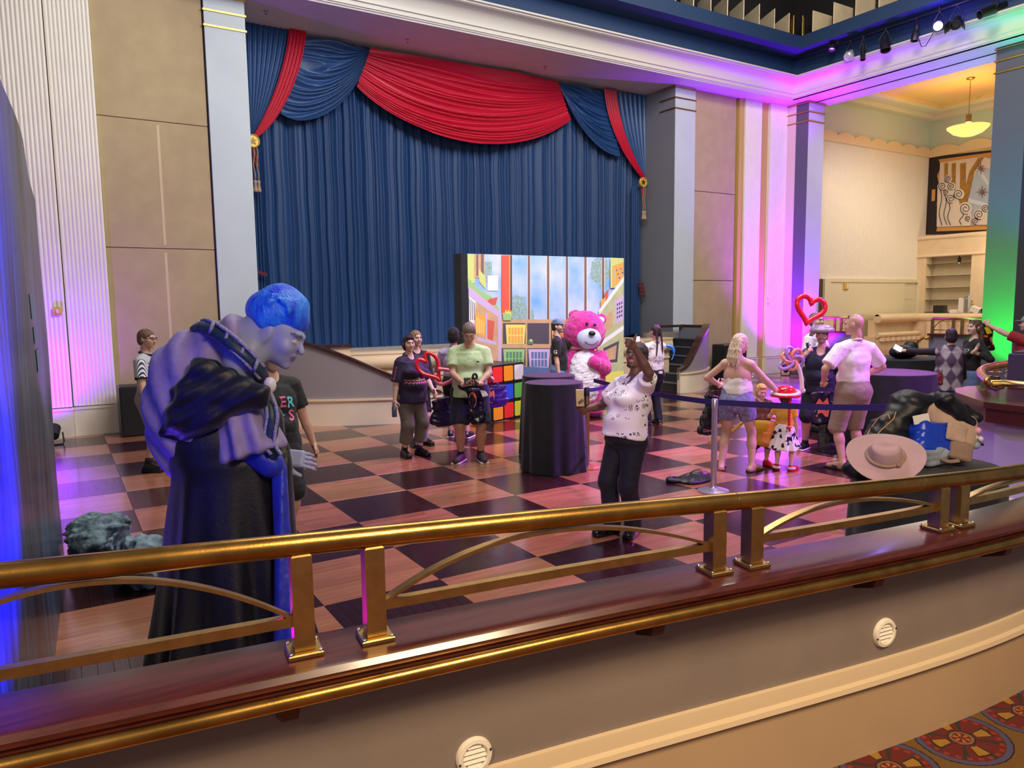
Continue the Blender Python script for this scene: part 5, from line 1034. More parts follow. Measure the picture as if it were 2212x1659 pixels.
    E_((0, .090, -.056), (.024, .012, .0065), .006); E_((0, .089, -.068), (.020, .012, .007), .006); E_((0, .104, -.062), (.022, .010, .0018), .003, 's')
    D.cap(hpx(0, -.020, -.05), hpx(0, -.035, -.13), .050*hh, .048*hh, k=.02*hh)
    if beard: E_((0, .062, -.085), (.045, .036, .034), .02)
    VH, QH = D.mesh(.0058*hh)
    parts = [(VB, QB_), (VH, QH)]+hands; V = np.concatenate([p[0] for p in parts]); offs = np.cumsum([0]+[len(p[0]) for p in parts]); Q = np.concatenate([p[1]+o for p, o in zip(parts, offs)])
    C_ = np.tile(np.array(skin, float), (len(V), 1)); rsn = np.random.RandomState(5)
    L = (VH-HC) @ HR.T/hh; hc = np.array(skin, float)*.25; hcol = np.array(hair[1] if hair else (.1, .07, .05)); CH = np.tile(np.array(skin, float), (len(VH), 1)); fr = L[:, 1] > .05
    lip = fr & ((L[:, 0]/.026)**2+((L[:, 2]+.062)/.0125)**2 < 1) & (L[:, 1] > .082); CH[lip] = np.array(face)*.9
    chk = fr & (((np.abs(L[:, 0])-.042)/.024)**2+((L[:, 2]+.03)/.022)**2 < 1); CH[chk] = CH[chk]*.82+np.array(face)*.18
    brow = fr & (np.abs(np.abs(L[:, 0])-.032) < .019) & (np.abs(L[:, 2]-.030+.25*np.abs(np.abs(L[:, 0])-.028)) < .0058); CH[brow] = hcol*.7
    ed = np.sqrt(((np.abs(L[:, 0])-.031)/.0145)**2+((L[:, 2]-.006)/.0072)**2); ey = fr & (ed < 1) & (L[:, 1] > .08); CH[ey] = (.75, .74, .72); CH[ey & (np.abs(np.abs(L[:, 0])-.031) < .0058)] = (.03, .02, .02); CH[fr & (ed >= 1) & (ed < 1.25) & (L[:, 2] > .006)] = hc
    if beard: bm_ = (L[:, 2] < -.040) & (L[:, 1] > .005) & ~lip & (L[:, 2] > -.125); CH[bm_] = CH[bm_]*.35+np.array(beard)*.65; ms = fr & (np.abs(L[:, 0]) < .03) & (np.abs(L[:, 2]+.045) < .008); CH[ms] = np.array(beard)
    C_[len(VB):len(VB)+len(VH)] = CH
    me = mesh_np('body', V, Q, M_skin); at = me.attributes.new('Col', 'FLOAT_COLOR', 'POINT'); at.data.foreach_set('color', np.c_[C_, np.ones(len(C_))].astype(np.float32).ravel()); J['body'] = link('body', me, root)
    J.update(T=T, hpx=hpx, HR=HR, hh=hh, RT=RT, r=r, f=f, u=u, kf=kf, sz=sz, sw=sw, Pc=Pc, w=w)
    # garments
    def tops(t):
        G = SDF(); lo = t.get('loose', .012)*.68*h; hem = t.get('hem', -.03); b2 = belly
        if not t.get('tube'):
            G.ell(T(0, .002+.008*belly, .19), (.096*h*w+lo, (.068+.010*belly)*h*w+lo, .105*h), RT, k=k)
            for nm, s_ in (('R', 1), ('L', -1)): G.cap(T(0, -.006, sz+.002), S[nm], .038*h*kf+lo*.6, .033*h*kf+lo*.7, k=.03); G.cap(T(0, -.012, sz+.034), T(s_*sw*.72, -.006, sz), .024*h*kf+lo*.7, .026*h*kf+lo*.6, k=.03)
        if fem:
            for s_ in (-1, 1): G.ell(T(s_*.043*w, .062*w, .195), (.042*h*w+lo*.8, .040*h*w+lo*.8, .040*h), RT, k=.03)
        fl2 = t.get('flare', 0); hw_ = (.098*hips if hem < .03 else .086)
        G.frus(T(0, .008+.020*belly, hem), T(0, .0, .275), ((hw_+fl2)*h*w+lo, (.070+.028*belly+fl2)*h*w+lo), ((.074 if fem else .080)*h*w+lo, (.046+.004*belly)*h*w+lo), r, k=.03, pleat=t.get('pleat', .02), n=9)
        G.ell(T(0, .010+.024*belly, .085), (.088*h*w+lo, (.062+.034*belly)*h*w+lo, .08*h), RT, k=.03)
        G.fold(wob(.0035*t.get('wr', 1), 26, t.get('seed', 1)))
        G.cut(T(0, 0, hem), -u, .004)
        if t.get('top') and t.get('tube'): G.cut(T(0, 0, t['top']), u, .004)
        slv = t.get('sleeve', .62)
        for nm in ('R', 'L'):
            if t.get('tube') or not slv: continue
            A_, E, Wt = S[nm], J['elbow'][nm], J['wrist'][nm]; ra = .033*h*kf+lo
            if slv <= 1: G.frus(A_-(E-A_)*.05, A_+(E-A_)*slv, ra, .029*h*kf+lo*1.25, k=.014, pleat=.03, n=5)
            else: G.cap(A_, E, ra, .0245*h*kf+lo*.9, k=.03); e2 = E+(Wt-E)*(slv-1); G.cap(E, E+(e2-E)*.7, .0245*h*kf+lo*.9, .022*h*kf+lo*.8, k=.02); G.frus(E+(e2-E)*.5, e2, .0235*h*kf+lo*.8, .018*h*kf+lo*.7, k=.01)
        if not t.get('tube'): G.cap(T(0, -.012, sz+.03), hpx(0, -.022, -.06), t.get('neck', .037)*h, .056*hh, k=.004, op='s'); G.ell(T(0, .045, sz+.055), (.040*h, .055*h, t.get('vneck', .042)*h), RT, k=.006, op='s')
        if not t.get('tube'):
            b = MB(); b.tube([T(.0405*kf*cos(a_), -.012+.039*kf*sin(a_), sz+.034-.020*sin(a_)-(t.get('vneck', 0)*.35*max(0, sin(a_))**3)) for a_ in np.linspace(0, 2*pi, 25)[:-1]], .0055*h, 8, closed=True); b.build('neckband', t['m'], root, True, world=False)
        return soft(t.get('name', 'shirt'), G, .0125*h/1.75 if h > 1.3 else .011, t['m'], root)
    def bots(t):
        G = SDF(); lo = t.get('loose', .012)*.8*h; zl = t.get('len', .055)*h; top_ = t.get('top', .065)
        if t.get('skirt'):
            G.frus(T(0, 0, top_), np.array([Pc[0], 0, zl]), (.088*h*w+lo, .068*h*w+lo), (t['skirt']*h, t['skirt']*h*.85), r, k=.02, pleat=.10, n=9)
        else:
            G.ell(T(0, -.004, -.005), (.098*h*w*hips+lo, (.068+.02*belly)*h*w+lo, .085*h), RT, k=k); G.frus(T(0, .0+.01*belly, -.02), T(0, .004+.018*belly, top_), (.098*h*w*hips+lo, (.069+.02*belly)*h*w+lo), (.087*h*w+lo, (.064+.028*belly)*h*w+lo), r, k=.03)
            G.fold(wob(.004*t.get('wr', 1), 22, t.get('seed', 2))); G.cut(T(0, 0, top_), u, .004); g = w**.7; hemr = t.get('hemr', .0)
            for Hp, Kn, An, fd in J['legs']:
                if zl > Kn[2]:
                    tt = (Hp[2]-zl)/(Hp[2]-Kn[2]); e = Hp+(Kn-Hp)*tt; G.frus(Hp+(e-Hp)*-.12, e, .054*h*g+lo, (.051+(.0325-.051)*tt)*h*g+lo*1.2+hemr*h, k=.02, pleat=.03, n=6)
                else:
                    tt = (Kn[2]-zl)/(Kn[2]-An[2]); e = Kn+(An-Kn)*tt; G.cap(Hp, Kn, .053*h*g+lo, .0345*h*g+lo*1.1, k=.03); G.frus(Kn+(Hp-Kn)*.15, e, .036*h*g+lo, (.030+hemr)*h*g+lo*.6, k=.03, pleat=.03, n=5)
        G.fold(wob(.0018*t.get('wr', 1), 24, t.get('seed', 2))); return soft(t.get('name', 'trousers'), G, .0125*h/1.75 if h > 1.3 else .011, t['m'], root)
    J['bottom'] = [bots(b_) for b_ in (bottom or [])]; J['top'] = [tops(t) for t in (top or [])]
    if shoes:
        for Hp, Kn, An, fd in J['legs']:
            G = SDF(); s = h*(.98 if not child else 1.05); up = np.array([0, 0, 1]); rr = np.cross(fd, up); R = rotm(rr, fd, up); c0 = np.array([An[0], An[1], 0]); nm = shoes.get('name', 'shoe')
            if shoes['k'] == 'flat':
                G.box(c0+fd*.045*s+up*.007*s, (.027*s, .088*s, .007*s), .006*s, R); G.cap(c0+fd*.105*s+up*.020*s, c0+fd*.03*s+rr*.028*s+up*.022*s, .0075*s, k=.008); G.cap(c0+fd*.105*s+up*.020*s, c0+fd*.03*s-rr*.028*s+up*.022*s, .0075*s, k=.008); nm = 'sandal'
            else:
                G.cap(c0-fd*.018*s+up*.028*s, c0+fd*.105*s+up*.022*s, .030*s, .026*s, k=.02); G.cap(c0+up*.05*s, c0+fd*.08*s+up*.025*s, .029*s, .024*s, k=.02); G.box(c0+fd*.042*s+up*.009*s, (.030*s, .080*s, .010*s), .008*s, R, k=.01)
                if shoes['k'] == 'boot': G.frus(c0+up*.03*s, c0+up*.10*s, .027*s, .028*s, k=.02)
                G.cut((0, 0, .001), (0, 0, -1), .002)
            sh = soft(nm, G, .008*s/1.6, shoes['m'], root)
            if shoes.get('sole'):
                b = MB(); b.box(c0+fd*.042*s+up*.008*s, (.064*s, .166*s, .015*s), R=Matrix([list(v) for v in (rr, fd, up)]).transposed(), bev=.006); b.build('sole', shoes['sole'], sh, world=False)
            if shoes.get('sock'):
                b = MB(); b.tube([An+up*.01*s, An+(Kn-An)*shoes.get('sockh', .16)], [.026*s, .0275*s], 14); b.build('sock', shoes['sock'], root, True, world=False)
    if hair: hairs(J, *hair)
    return J
def hairs(J, style, col, name=None, seed=1):
    hpx, hh, HR, root = J['hpx'], J['hh'], J['HR'], J['root']; M = hairmat('hair_%d_%d_%d' % tuple(int(c*255) for c in col), col); G = SDF(); E_ = lambda c, r, k=.02, op='a': G.ell(hpx(*c), np.array(r)*hh, HR, k*hh, op)
    if style == 'none': return
    E_((0, -.020, .036), (.085, .104, .093)); E_((0, -.055, -.02), (.074, .066, .075))
    if style in ('bob', 'long', 'curly'): 
        for s_ in (-1, 1): E_((s_*.062, -.030, -.015), (.028, .052, .080))
        E_((0, -.05, -.045), (.080, .065, .085))
    if style == 'curly': E_((0, -.03, .05), (.098, .108, .095))
    if style == 'bob': E_((0, .045, .088), (.055, .045, .026))
    E_((0, .108, -.030), (.070, .075, .098), .012, 's')
    if style in ('short', 'buzz', 'braids'): G.cut(hpx(0, 0, -.062), HR[2]*-1+HR[1]*.3, .01); [E_((s_*.09, .025, -.045), (.03, .045, .06), .01, 's') for s_ in (-1, 1)]
    amp = .0022
    if style == 'long':
        for i in range(13):
            a = -1.15+2.3*i/12; p = [(.078*sin(a), -.035-.045*cos(a), .02), (.092*sin(a), -.045-.050*cos(a), -.10), (.100*sin(a)+.008*sin(i*2.1), -.045-.052*cos(a), -.20), (.094*sin(a)+.012*sin(i*3.3), -.040-.050*cos(a), -.285-.03*sin(i*1.7))]
            for q0, q1, r0, r1 in zip(p[:-1], p[1:], (.030, .028, .024), (.028, .024, .011)): G.cap(hpx(*q0), hpx(*q1), r0*hh, r1*hh, k=.010*hh)
        amp = .0045
    if style == 'curly': amp = .012
    fr = 60 if style != 'curly' else 75
    dirn = HR[2]
    G.fold(lambda P: amp*np.sin(((P-hpx(0, 0, 0)) @ HR[0])*210/hh+2*np.sin(((P-hpx(0, 0, 0)) @ HR[2])*22/hh)) if style != 'curly' else wob(amp, fr, seed)(P))
    J['hair'] = soft('hair', G, .0072*hh, M, root)
    if style == 'braids':
        for s_ in (-1, 1):
            G = SDF()
            for i in range(17): t = i/16; G.ell(hpx(s_*(.045+.03*t), -.085-.03*sin(t*2.6), .035-.46*t), np.array((.021, .021, .026))*hh*(1-.35*t), HR, k=.006*hh)
            soft('braid', G, .0062*hh, M, root)
    return M
def cap_hat(J, m, kind='cap', brim=True):
    hpx, hh, HR, root = J['hpx'], J['hh'], J['HR'], J['root']; G = SDF(); G.ell(hpx(0, -.012, .055), np.array((.090, .106, .088))*hh, HR, k=.02); G.cut(hpx(0, 0, .042), -HR[2], .006)
    b = SDF(); 
    if brim: G.box(hpx(0, .115, .045), np.array((.066, .058, .005))*hh, .004*hh, HR @ np.eye(3), k=.012)
    return soft(kind, G, .0065*hh, m, root)
def glasses(J, up=False, c=None, name='glasses'):
    hpx, hh, root = J['hpx'], J['hh'], J['root']; z = .095 if up else .008; y0 = .045 if up else .104; b = MB(); P = lambda *p: tuple(hpx(*p))
    for s_ in (-1, 1):
        b.tube([P(s_*(.034+.024*cos(a)), y0+.0, z+.016*sin(a)+(0 if not up else .0)) for a in np.linspace(0, 2*pi, 13)[:-1]], .0022*hh*1.3, 6, closed=True); b.tube([P(s_*.058, y0-.004, z+.006), P(s_*.084, y0-.06, z+.008), P(s_*.084, y0-.11, z+.004)], .0022*hh*1.3, 6)
    b.tube([P(-.01, y0+.004, z+.004), P(.01, y0+.004, z+.004)], .0025*hh, 6); b.build(name, c or M_blackpl, root, True, world=False)
    if up:
        b = MB()
        for s_ in (-1, 1): b.ball(P(s_*.034, y0-.002, z), (.023*hh, .006*hh, .015*hh), 12, Matrix([list(v) for v in J['HR']]).transposed())
        b.build('lens', mat('dark_glass', (.02, .02, .025), .08), root, True, world=False)
def band(J, arm, m, name='wristband', t=.86, r=.020, wd=.018):
    E, Wt = J['elbow'][arm], J['wrist'][arm]; p = E+(Wt-E)*t; d = N3(Wt-E)*wd/2; b = MB(); b.tube([p-d, p+d], r*J['h']/1.75*J['kf'], 14); b.build(name, m, J['root'], True, world=False)
def held(name, label, cat, mb, mt, **k): return tag(mb.build(name, mt, **k), label, cat)
def phone(label, c, right, up_, m, screen=None, size=(.075, .155, .009), parent=None):
    R_ = N3(right); U_ = np.array(up_, float); U_ = N3(U_-R_*(U_ @ R_)); Nn = np.cross(R_, U_); M3 = Matrix([list(R_), list(U_), list(Nn)]).transposed(); b = MB(); b.box(c, size, R=M3, bev=.004); o = held('phone', label, 'phone', b, m)
    if screen: b = MB(); b.box(np.array(c)+Nn*(size[2]/2+.0005), (size[0]*.9, size[1]*.94, .001), R=M3); b.build('screen', screen, o)
    return o
def tote(label, topc, wdir, w_, h_, m, d=.10, strap=.22, lean=(0, 0, 0), name='tote_bag', seed=1, group=None):
    """limp bag hanging from a hand: topc is where the handles are held"""
    topc = np.array(topc, float); wd = N3(wdir); dd = np.cross(wd, (0, 0, 1)); dd = N3(dd); c = topc-np.array([0, 0, strap])+np.array(lean)*.5; G = SDF(); bot = c-np.array([0, 0, h_])+np.array(lean)
    G.frus(bot, c, (w_/2, d/2), (w_*.42, d*.22), wd, k=.02, pleat=.04, n=6, rnd=.02); G.fold(wob(.012, 16, seed)); G.fold(wob(.006, 40, seed+1)); o = tag(soft(name, G, .012, m, base=True), label, 'bag', group)
    b = MB(); 
    for s_ in (-1, 1): b.tube(smoothpath([tuple(c+wd*s_*w_*.25+dd*.02), tuple((c+topc)/2+wd*s_*w_*.12), tuple(topc), tuple((c+topc)/2+wd*s_*w_*.16-dd*.02), tuple(c+wd*s_*w_*.28-dd*.02)], 16), .008, 6, flat=.5)
    b.build('strap', m, o, True); return o, c, bot
# ------------------------------------------------------------------ printed and woven cloths
def pat(name, rough=.75):
    M = mat(name, (.5, .5, .5), rough, bump=.1, bscale=150); N, L, B = nodes(M); tc = N.new('ShaderNodeTexCoord'); sp = N.new('ShaderNodeSeparateXYZ'); L.new(tc.outputs['Object'], sp.inputs[0])
    def mth(op, a, b_=None, c=None):
        n = N.new('ShaderNodeMath'); n.operation = op
        for i, v in enumerate((a, b_, c)):
            if v is None: continue
            if isinstance(v, (int, float)): n.inputs[i].default_value = v
            else: L.new(v, n.inputs[i])
        return n.outputs[0]
    def mix(f, a, b_):
        mx = N.new('ShaderNodeMix'); mx.data_type = 'RGBA'; L.new(f, mx.inputs[0])
        for s_, v in ((6, a), (7, b_)):
            if isinstance(v, tuple): mx.inputs[s_].default_value = (*v, 1)
            else: L.new(v, mx.inputs[s_])
        return mx.outputs[2]
    def tex(kind, scale, out=0, **k):
        n = N.new(kind); n.inputs['Scale'].default_value = scale; L.new(tc.outputs['Object'], n.inputs['Vector'])
        for a, v in k.items(): setattr(n, a, v)
        return n.outputs[out]
    return M, N, L, B, sp, mth, mix, tex
M_stripe, N, L, B, sp, mth, mix, tex = pat('striped_cloth'); L.new(mix(mth('GREATER_THAN', mth('SINE', mth('MULTIPLY', mth('ADD', sp.outputs[0], mth('MULTIPLY', sp.outputs[1], .8)), 330)), .15), S(236, 236, 242), S(40, 46, 84)), B.inputs['Base Color'])
M_cow, N, L, B, sp, mth, mix, tex = pat('cow_spot_cloth'); L.new(mix(mth('GREATER_THAN', tex('ShaderNodeTexNoise', 13), .56), S(240, 238, 242), S(14, 12, 22)), B.inputs['Base Color'])
M_arg, N, L, B, sp, mth, mix, tex = pat('argyle_knit'); a_ = mth('ADD', mth('MULTIPLY', sp.outputs[0], 6.2), mth('MULTIPLY', sp.outputs[2], 3.9)); b_ = mth('SUBTRACT', mth('MULTIPLY', sp.outputs[0], 6.2), mth('MULTIPLY', sp.outputs[2], 3.9))
par = mth('MODULO', mth('ADD', mth('ADD', mth('FLOOR', a_), mth('FLOOR', b_)), 40), 2); ln = mth('LESS_THAN', mth('MINIMUM', mth('ABSOLUTE', mth('SUBTRACT', mth('FRACT', mth('ADD', a_, .5)), .5)), mth('ABSOLUTE', mth('SUBTRACT', mth('FRACT', mth('ADD', b_, .5)), .5))), .05)
L.new(mix(ln, mix(mth('GREATER_THAN', par, .5), S(168, 158, 172), S(84, 64, 92)), S(120, 106, 130)), B.inputs['Base Color'])
M_blouse, N, L, B, sp, mth, mix, tex = pat('printed_blouse', .7)
vo = tex('ShaderNodeTexVoronoi', 22); nz = tex('ShaderNodeTexNoise', 6); ring = mth('LESS_THAN', mth('ABSOLUTE', mth('SUBTRACT', vo, .38)), .045); dot = mth('LESS_THAN', vo, .16); ins = mth('GREATER_THAN', nz, .53)
L.new(mix(mth('MULTIPLY', mth('MAXIMUM', ring, dot), ins), S(240, 236, 240), S(52, 40, 62)), B.inputs['Base Color'])
C_white, C_tee, C_navy, C_black = cloth('white_cotton', S(242, 240, 240)), cloth('pale_green_cotton', S(190, 214, 168)), cloth('navy_cotton', S(18, 24, 52)), cloth('black_cotton', S(18, 18, 22))
C_dknavy, C_char, C_purp, C_khaki, C_denim, C_grey, C_red = cloth('dark_navy_twill', S(14, 16, 34)), cloth('charcoal_tee', S(30, 34, 38)), cloth('plum_cotton', S(34, 20, 60)), cloth('khaki_cloth', S(150, 138, 120)), cloth('washed_denim', S(132, 132, 178), noise=.35, nscale=26), cloth('olive_grey_twill', S(104, 100, 92)), cloth('brick_red_cotton', S(150, 30, 42))
C_jean, C_yel, C_lil = cloth('blue_jeans', S(110, 134, 184), noise=.2), cloth('yellow_cloth', S(232, 178, 70)), cloth('lilac_cotton', S(196, 186, 222))
SH_blk, SH_wh, SH_red, SH_br = mat('black_shoe', S(16, 16, 20), .35), mat('white_sole', S(226, 224, 226), .5), mat('red_shoe', S(200, 24, 36), .35), mat('tan_sandal', S(120, 88, 70), .6)
SK_f, SK_t, SK_d, SK_p = (.60, .36, .27), (.52, .29, .21), (.15, .070, .045), (.64, .42, .34)
W_ = lambda p: np.array(p, float)

# -- left: striped shirt man
p = fl(336, 1016); A = person('man with glasses in striped polo and beige shorts behind the robed figure', p, 1.80, 62, SK_f, 1.08, .5, hp=4, hy=6, arms={'R': {'to': (.17, .06, .475)}, 'L': {'to': (-.15, .10, .50)}}, feet=((.05, -.03, 8), (-.055, .05, -8)),
    top=[dict(m=M_stripe, sleeve=.72, hem=-.03, loose=.016)], bottom=[dict(m=C_khaki, len=.27, loose=.016, name='shorts')], shoes=dict(k='shoe', m=SH_blk, sock=C_black, sockh=.3), hair=('short', S(112, 84, 66)))
glasses(A); b = MB(); q = [A['T'](.052*cos(a), -.008+.045*sin(a), A['sz']+.042+.012*sin(a)*-1) for a in np.linspace(0, 2*pi, 17)[:-1]]; b.tube(q, .016, 8, closed=True); b.build('collar', C_navy, A['root'], True, world=False)
for nm in ('R', 'L'): E, S0 = A['elbow'][nm], A['S'][nm]; b = MB(); c = S0+(E-S0)*.70; d = N3(E-S0); b.tube([c-d*.012, c+d*.014], .078, 16); b.build('cuff', C_navy, A['root'], True, world=False)

# -- robed figure with the blue wig (a plain robed person of the same size, pose and colours)
HX = np.array([.74, 4.33, 0]); HD = depth((HX[0], HX[1], 1.2)); hd = lambda px, py, dz=0.: dep(px, py, HD+dz)
ROBE = thing('person', 'person in a long black robe and lilac drape bent forward under a blue wig', 'person', (HX[0], HX[1], 0))
C_velvet = mat('black_velvet', S(8, 9, 20), .5, noise=.3, nscale=5, sheen=.25, bump=.1, bscale=60); C_drape = cloth('lilac_drape', S(140, 126, 170), .6); C_teal = cloth('teal_brocade', S(26, 50, 72), .5); C_cord = mat('silver_cord', S(150, 146, 176), .5, noise=.3, nscale=60, bump=.6, bscale=90); C_inner = cloth('royal_blue_lining', S(30, 44, 170), .5)
G = SDF(); G.frus(hd(487, 985), (HX[0]+.02, HX[1], .015), (.27, .23), (.455, .42), RGT, pleat=.11, n=9, ph=1.2, k=.03, rnd=.02); G.ell(hd(478, 960), (.28, .25, .26), k=.06); G.fold(wob(.008, 14, 3)); soft('robe_skirt', G, .018, C_velvet, ROBE, HX)
G = SDF(); G.ell(hd(432, 885), (.285, .27, .40), rotm(RGT, -FWD, UPV) @ euler(0, 0, 0), k=.05); G.cap(hd(430, 800), hd(505, 745), .235, .17, k=.08); G.cap(hd(395, 900), hd(405, 1030), .19, .06, k=.08); G.fold(lambda P: .012*np.sin((P @ RGT)*38+(P @ UPV)*22+1.5*np.sin((P @ UPV)*7))); G.fold(wob(.008, 12, 8)); soft('lilac_cape', G, .016, C_drape, ROBE, HX)
G = SDF(); G.cap(hd(436, 800, -.27), hd(558, 844, -.27), .075, .045, k=.05); G.cap(hd(412, 850, -.29), hd(564, 856, -.28), .085, .045, k=.05); G.cap(hd(392, 905, -.27), hd(556, 864, -.27), .085, .045, k=.05); G.cap(hd(366, 940, -.19), hd(460, 900, -.28), .05, .07, k=.05); G.cap(hd(392, 850, -.22), hd(372, 925, -.18), .06, .06, k=.05)
G.fold(lambda P: .007*np.sin((P @ UPV)*60-(P @ RGT)*30+1.6*np.sin((P @ RGT)*6))); G.fold(wob(.006, 14, 6)); soft('shoulder_wrap', G, .014, C_velvet, ROBE, HX)
G = SDF(); G.frus(hd(512, 860, -.14), hd(548, 985, -.16), (.10, .11), (.185, .13), RGT, pleat=.08, n=7, k=.03, rnd=.02); G.fold(lambda P: .007*np.sin((P @ RGT)*60+(P @ UPV)*14)); soft('lilac_sleeve', G, .012, C_drape, ROBE, HX)
G = SDF(); G.cap(hd(540, 960, -.12), hd(585, 1003, -.12), .10, .075, k=.02); soft('blue_sleeve', G, .013, C_inner, ROBE, HX)
G = SDF(); G.cap(hd(590, 905, .02), hd(602, 1010, .0), .07, .06, k=.03); G.cap(hd(602, 1000, .0), hd(640, 1400, -.06), .055, .10, k=.03); G.fold(lambda P: .012*np.sin((P @ RGT)*70)); soft('front_panel', G, .014, C_velvet, ROBE, HX)
G = SDF(); G.cap(hd(603, 1010, -.10), hd(622, 1380, -.20), .035, .075, k=.02); G.fold(lambda P: .006*np.sin((P @ RGT)*80)); soft('lining_edge', G, .012, C_inner, ROBE, HX)
cp = [hd(*c) for c in ((430, 712, -.02), (440, 704, -.10), (470, 716, -.20), (505, 742, -.24), (540, 775, -.22), (566, 806, -.14), (568, 822, -.05))]; b = MB(); b.tube(smoothpath([tuple(c) for c in cp], 30), .052, 10, flat=.7); b.build('collar', C_teal, ROBE, True)
for off in (13, -13): b = MB(); b.tube(smoothpath([tuple(hd(c[0]+off*.35, c[1]-off, c[2]-.030)) for c in ((432, 706, -.02), (442, 703, -.10), (470, 716, -.20), (505, 742, -.24), (540, 775, -.22), (566, 806, -.14))], 40), .011, 8); b.build('cord', C_cord, ROBE, True)
for px, py in ((456, 708), (488, 728), (522, 760), (552, 790)): b = MB(); b.tube([hd(px+5, py-13, -.245), hd(px+1, py, -.265), hd(px-4, py+13, -.245)], .010, 8); b.build('cord', C_cord, ROBE, True)
b = MB(); b.tube(smoothpath([tuple(hd(*c)) for c in ((572, 838, -.14), (582, 870, -.18), (590, 900, -.2), (586, 935, -.2), (580, 965, -.19), (596, 985, -.16))], 30), .038, 10, flat=.8); b.build('front_trim', C_teal, ROBE, True)
for o_ in (-11, 11): b = MB(); b.tube(smoothpath([tuple(hd(px+o_+3*sin(i*1.7), py, -.225)) for i, (px, py) in enumerate(((570, 842), (581, 872), (590, 900), (585, 935), (580, 962), (594, 982)))], 40), .010, 8); b.build('cord', C_cord, ROBE, True)
b = MB(); b.ball(hd(583, 832, -.2), (.035, .03, .045), 12); b.build('brooch', mat('bone_brooch', S(214, 210, 220), .4), ROBE, True)
hf = N3(RGT*.90-UPV*.42-FWD*.12); hr = N3(np.cross(hf, UPV)); hu = np.cross(hr, hf); HC = hd(603, 722, -.02); HR = rotm(hr, hf, hu); hh = 1.42; SKB = (.30, .33, .52)
J = dict(hpx=lambda a, b_, c: HC+(hr*a+hf*b_+hu*c)*hh, hh=hh, HR=HR, root=ROBE)
D = SDF(); E_ = lambda c_, rr, kk=.03, op='a': D.ell(J['hpx'](*c_), np.array(rr)*hh, HR, kk*hh, op)
E_((0, -.014, .030), (.076, .095, .088)); E_((0, .030, -.022), (.064, .064, .080)); E_((0, .040, -.070), (.047, .048, .044)); E_((0, .076, -.100), (.020, .018, .016), .02); E_((0, .084, .026), (.050, .018, .012), .018)
for s_ in (-1, 1): E_((s_*.040, .064, -.030), (.024, .024, .022), .025); E_((s_*.031, .098, .006), (.019, .015, .012), .012, 's'); E_((s_*.031, .080, .006), (.0135, .0135, .0125), .003); E_((s_*.079, -.010, -.006), (.011, .021, .034), .006)
D.cap(J['hpx'](0, .090, .012), J['hpx'](0, .114, -.026), .0085*hh, .0125*hh, .012*hh); E_((0, .090, -.056), (.024, .012, .0065), .006); E_((0, .089, -.068), (.020, .012, .007), .006); E_((0, .104, -.062), (.022, .010, .0018), .003, 's')
D.cap(J['hpx'](0, -.03, -.03), hd(500, 745), .085, .15, k=.05); D.cap(hd(560, 715), hd(520, 790, -.12), .10, .10, k=.06)
D.cap(hd(530, 765), hd(565, 905, -.02), .08, .07); D.cap(hd(565, 905, -.02), hd(612, 988, .05), .07, .036); V, Q = D.mesh(.009); H1 = hand_sdf(hd(612, 988, .05), N3(RGT+UPV*-.1), N3(-FWD+UPV*.4), 1, 1.25, 'relax'); Q = np.concatenate([Q, H1[1]+len(V)]); Cc = np.tile(np.array(SKB), (len(V)+len(H1[0]), 1)); Lc = (V-HC) @ HR.T/hh
lip = (Lc[:, 1] > .082) & ((Lc[:, 0]/.026)**2+((Lc[:, 2]+.062)/.0125)**2 < 1); Cc[:len(V)][lip] = (.16, .15, .30); ed = np.sqrt(((np.abs(Lc[:, 0])-.031)/.0145)**2+((Lc[:, 2]-.006)/.0075)**2); ey = (Lc[:, 1] > .075) & (ed < 1); Cc[:len(V)][ey] = (.75, .70, .45); br = (Lc[:, 1] > .05) & (np.abs(np.abs(Lc[:, 0])-.032) < .02) & (np.abs(Lc[:, 2]-.03) < .006); Cc[:len(V)][br] = (.05, .06, .16)
me = mesh_np('body', np.concatenate([V, H1[0]])-HX, Q, M_skin); at = me.attributes.new('Col', 'FLOAT_COLOR', 'POINT'); at.data.foreach_set('color', np.c_[Cc, np.ones(len(Cc))].astype(np.float32).ravel()); link('body', me, ROBE)
M_wig = mat('blue_wig', S(6, 60, 240), .4, col2=S(50, 150, 250), nscale=7, stretch=(2, 2, .6), bump=.6, bscale=46); G = SDF()
for px, py, dz, rr in ((598, 672, 0, .135), (575, 668, .02, .10), (624, 668, -.02, .115), (560, 664, .04, .062), (606, 645, 0, .085), (632, 690, -.04, .075), (640, 700, .02, .06), (585, 690, -.06, .09), (612, 700, .08, .09)): G.ell(hd(px, py, dz), rr, k=.05)
rw_ = np.random.RandomState(6)
for i in range(90):
    dz = rw_.uniform(-.15, .15); q_ = sqrt(max(.15, 1-(dz/.17)**2)); t0 = rw_.uniform(-.35, 2.9); t1 = t0+rw_.uniform(.35, .7); P0 = [hd(599+47*q_*cos(t), 674-46*q_*sin(t), dz) for t in (t0, (t0+t1)/2, t1)]; r_w = rw_.uniform(.010, .022)
    G.cap(P0[0], P0[1], r_w*.6, r_w, k=.010); G.cap(P0[1], P0[2]+rw_.normal(0, .012, 3), r_w, r_w*.4, k=.010)
G.fold(wob(.004, 40, 2)); soft('wig', G, .0085, M_wig, ROBE, HX)

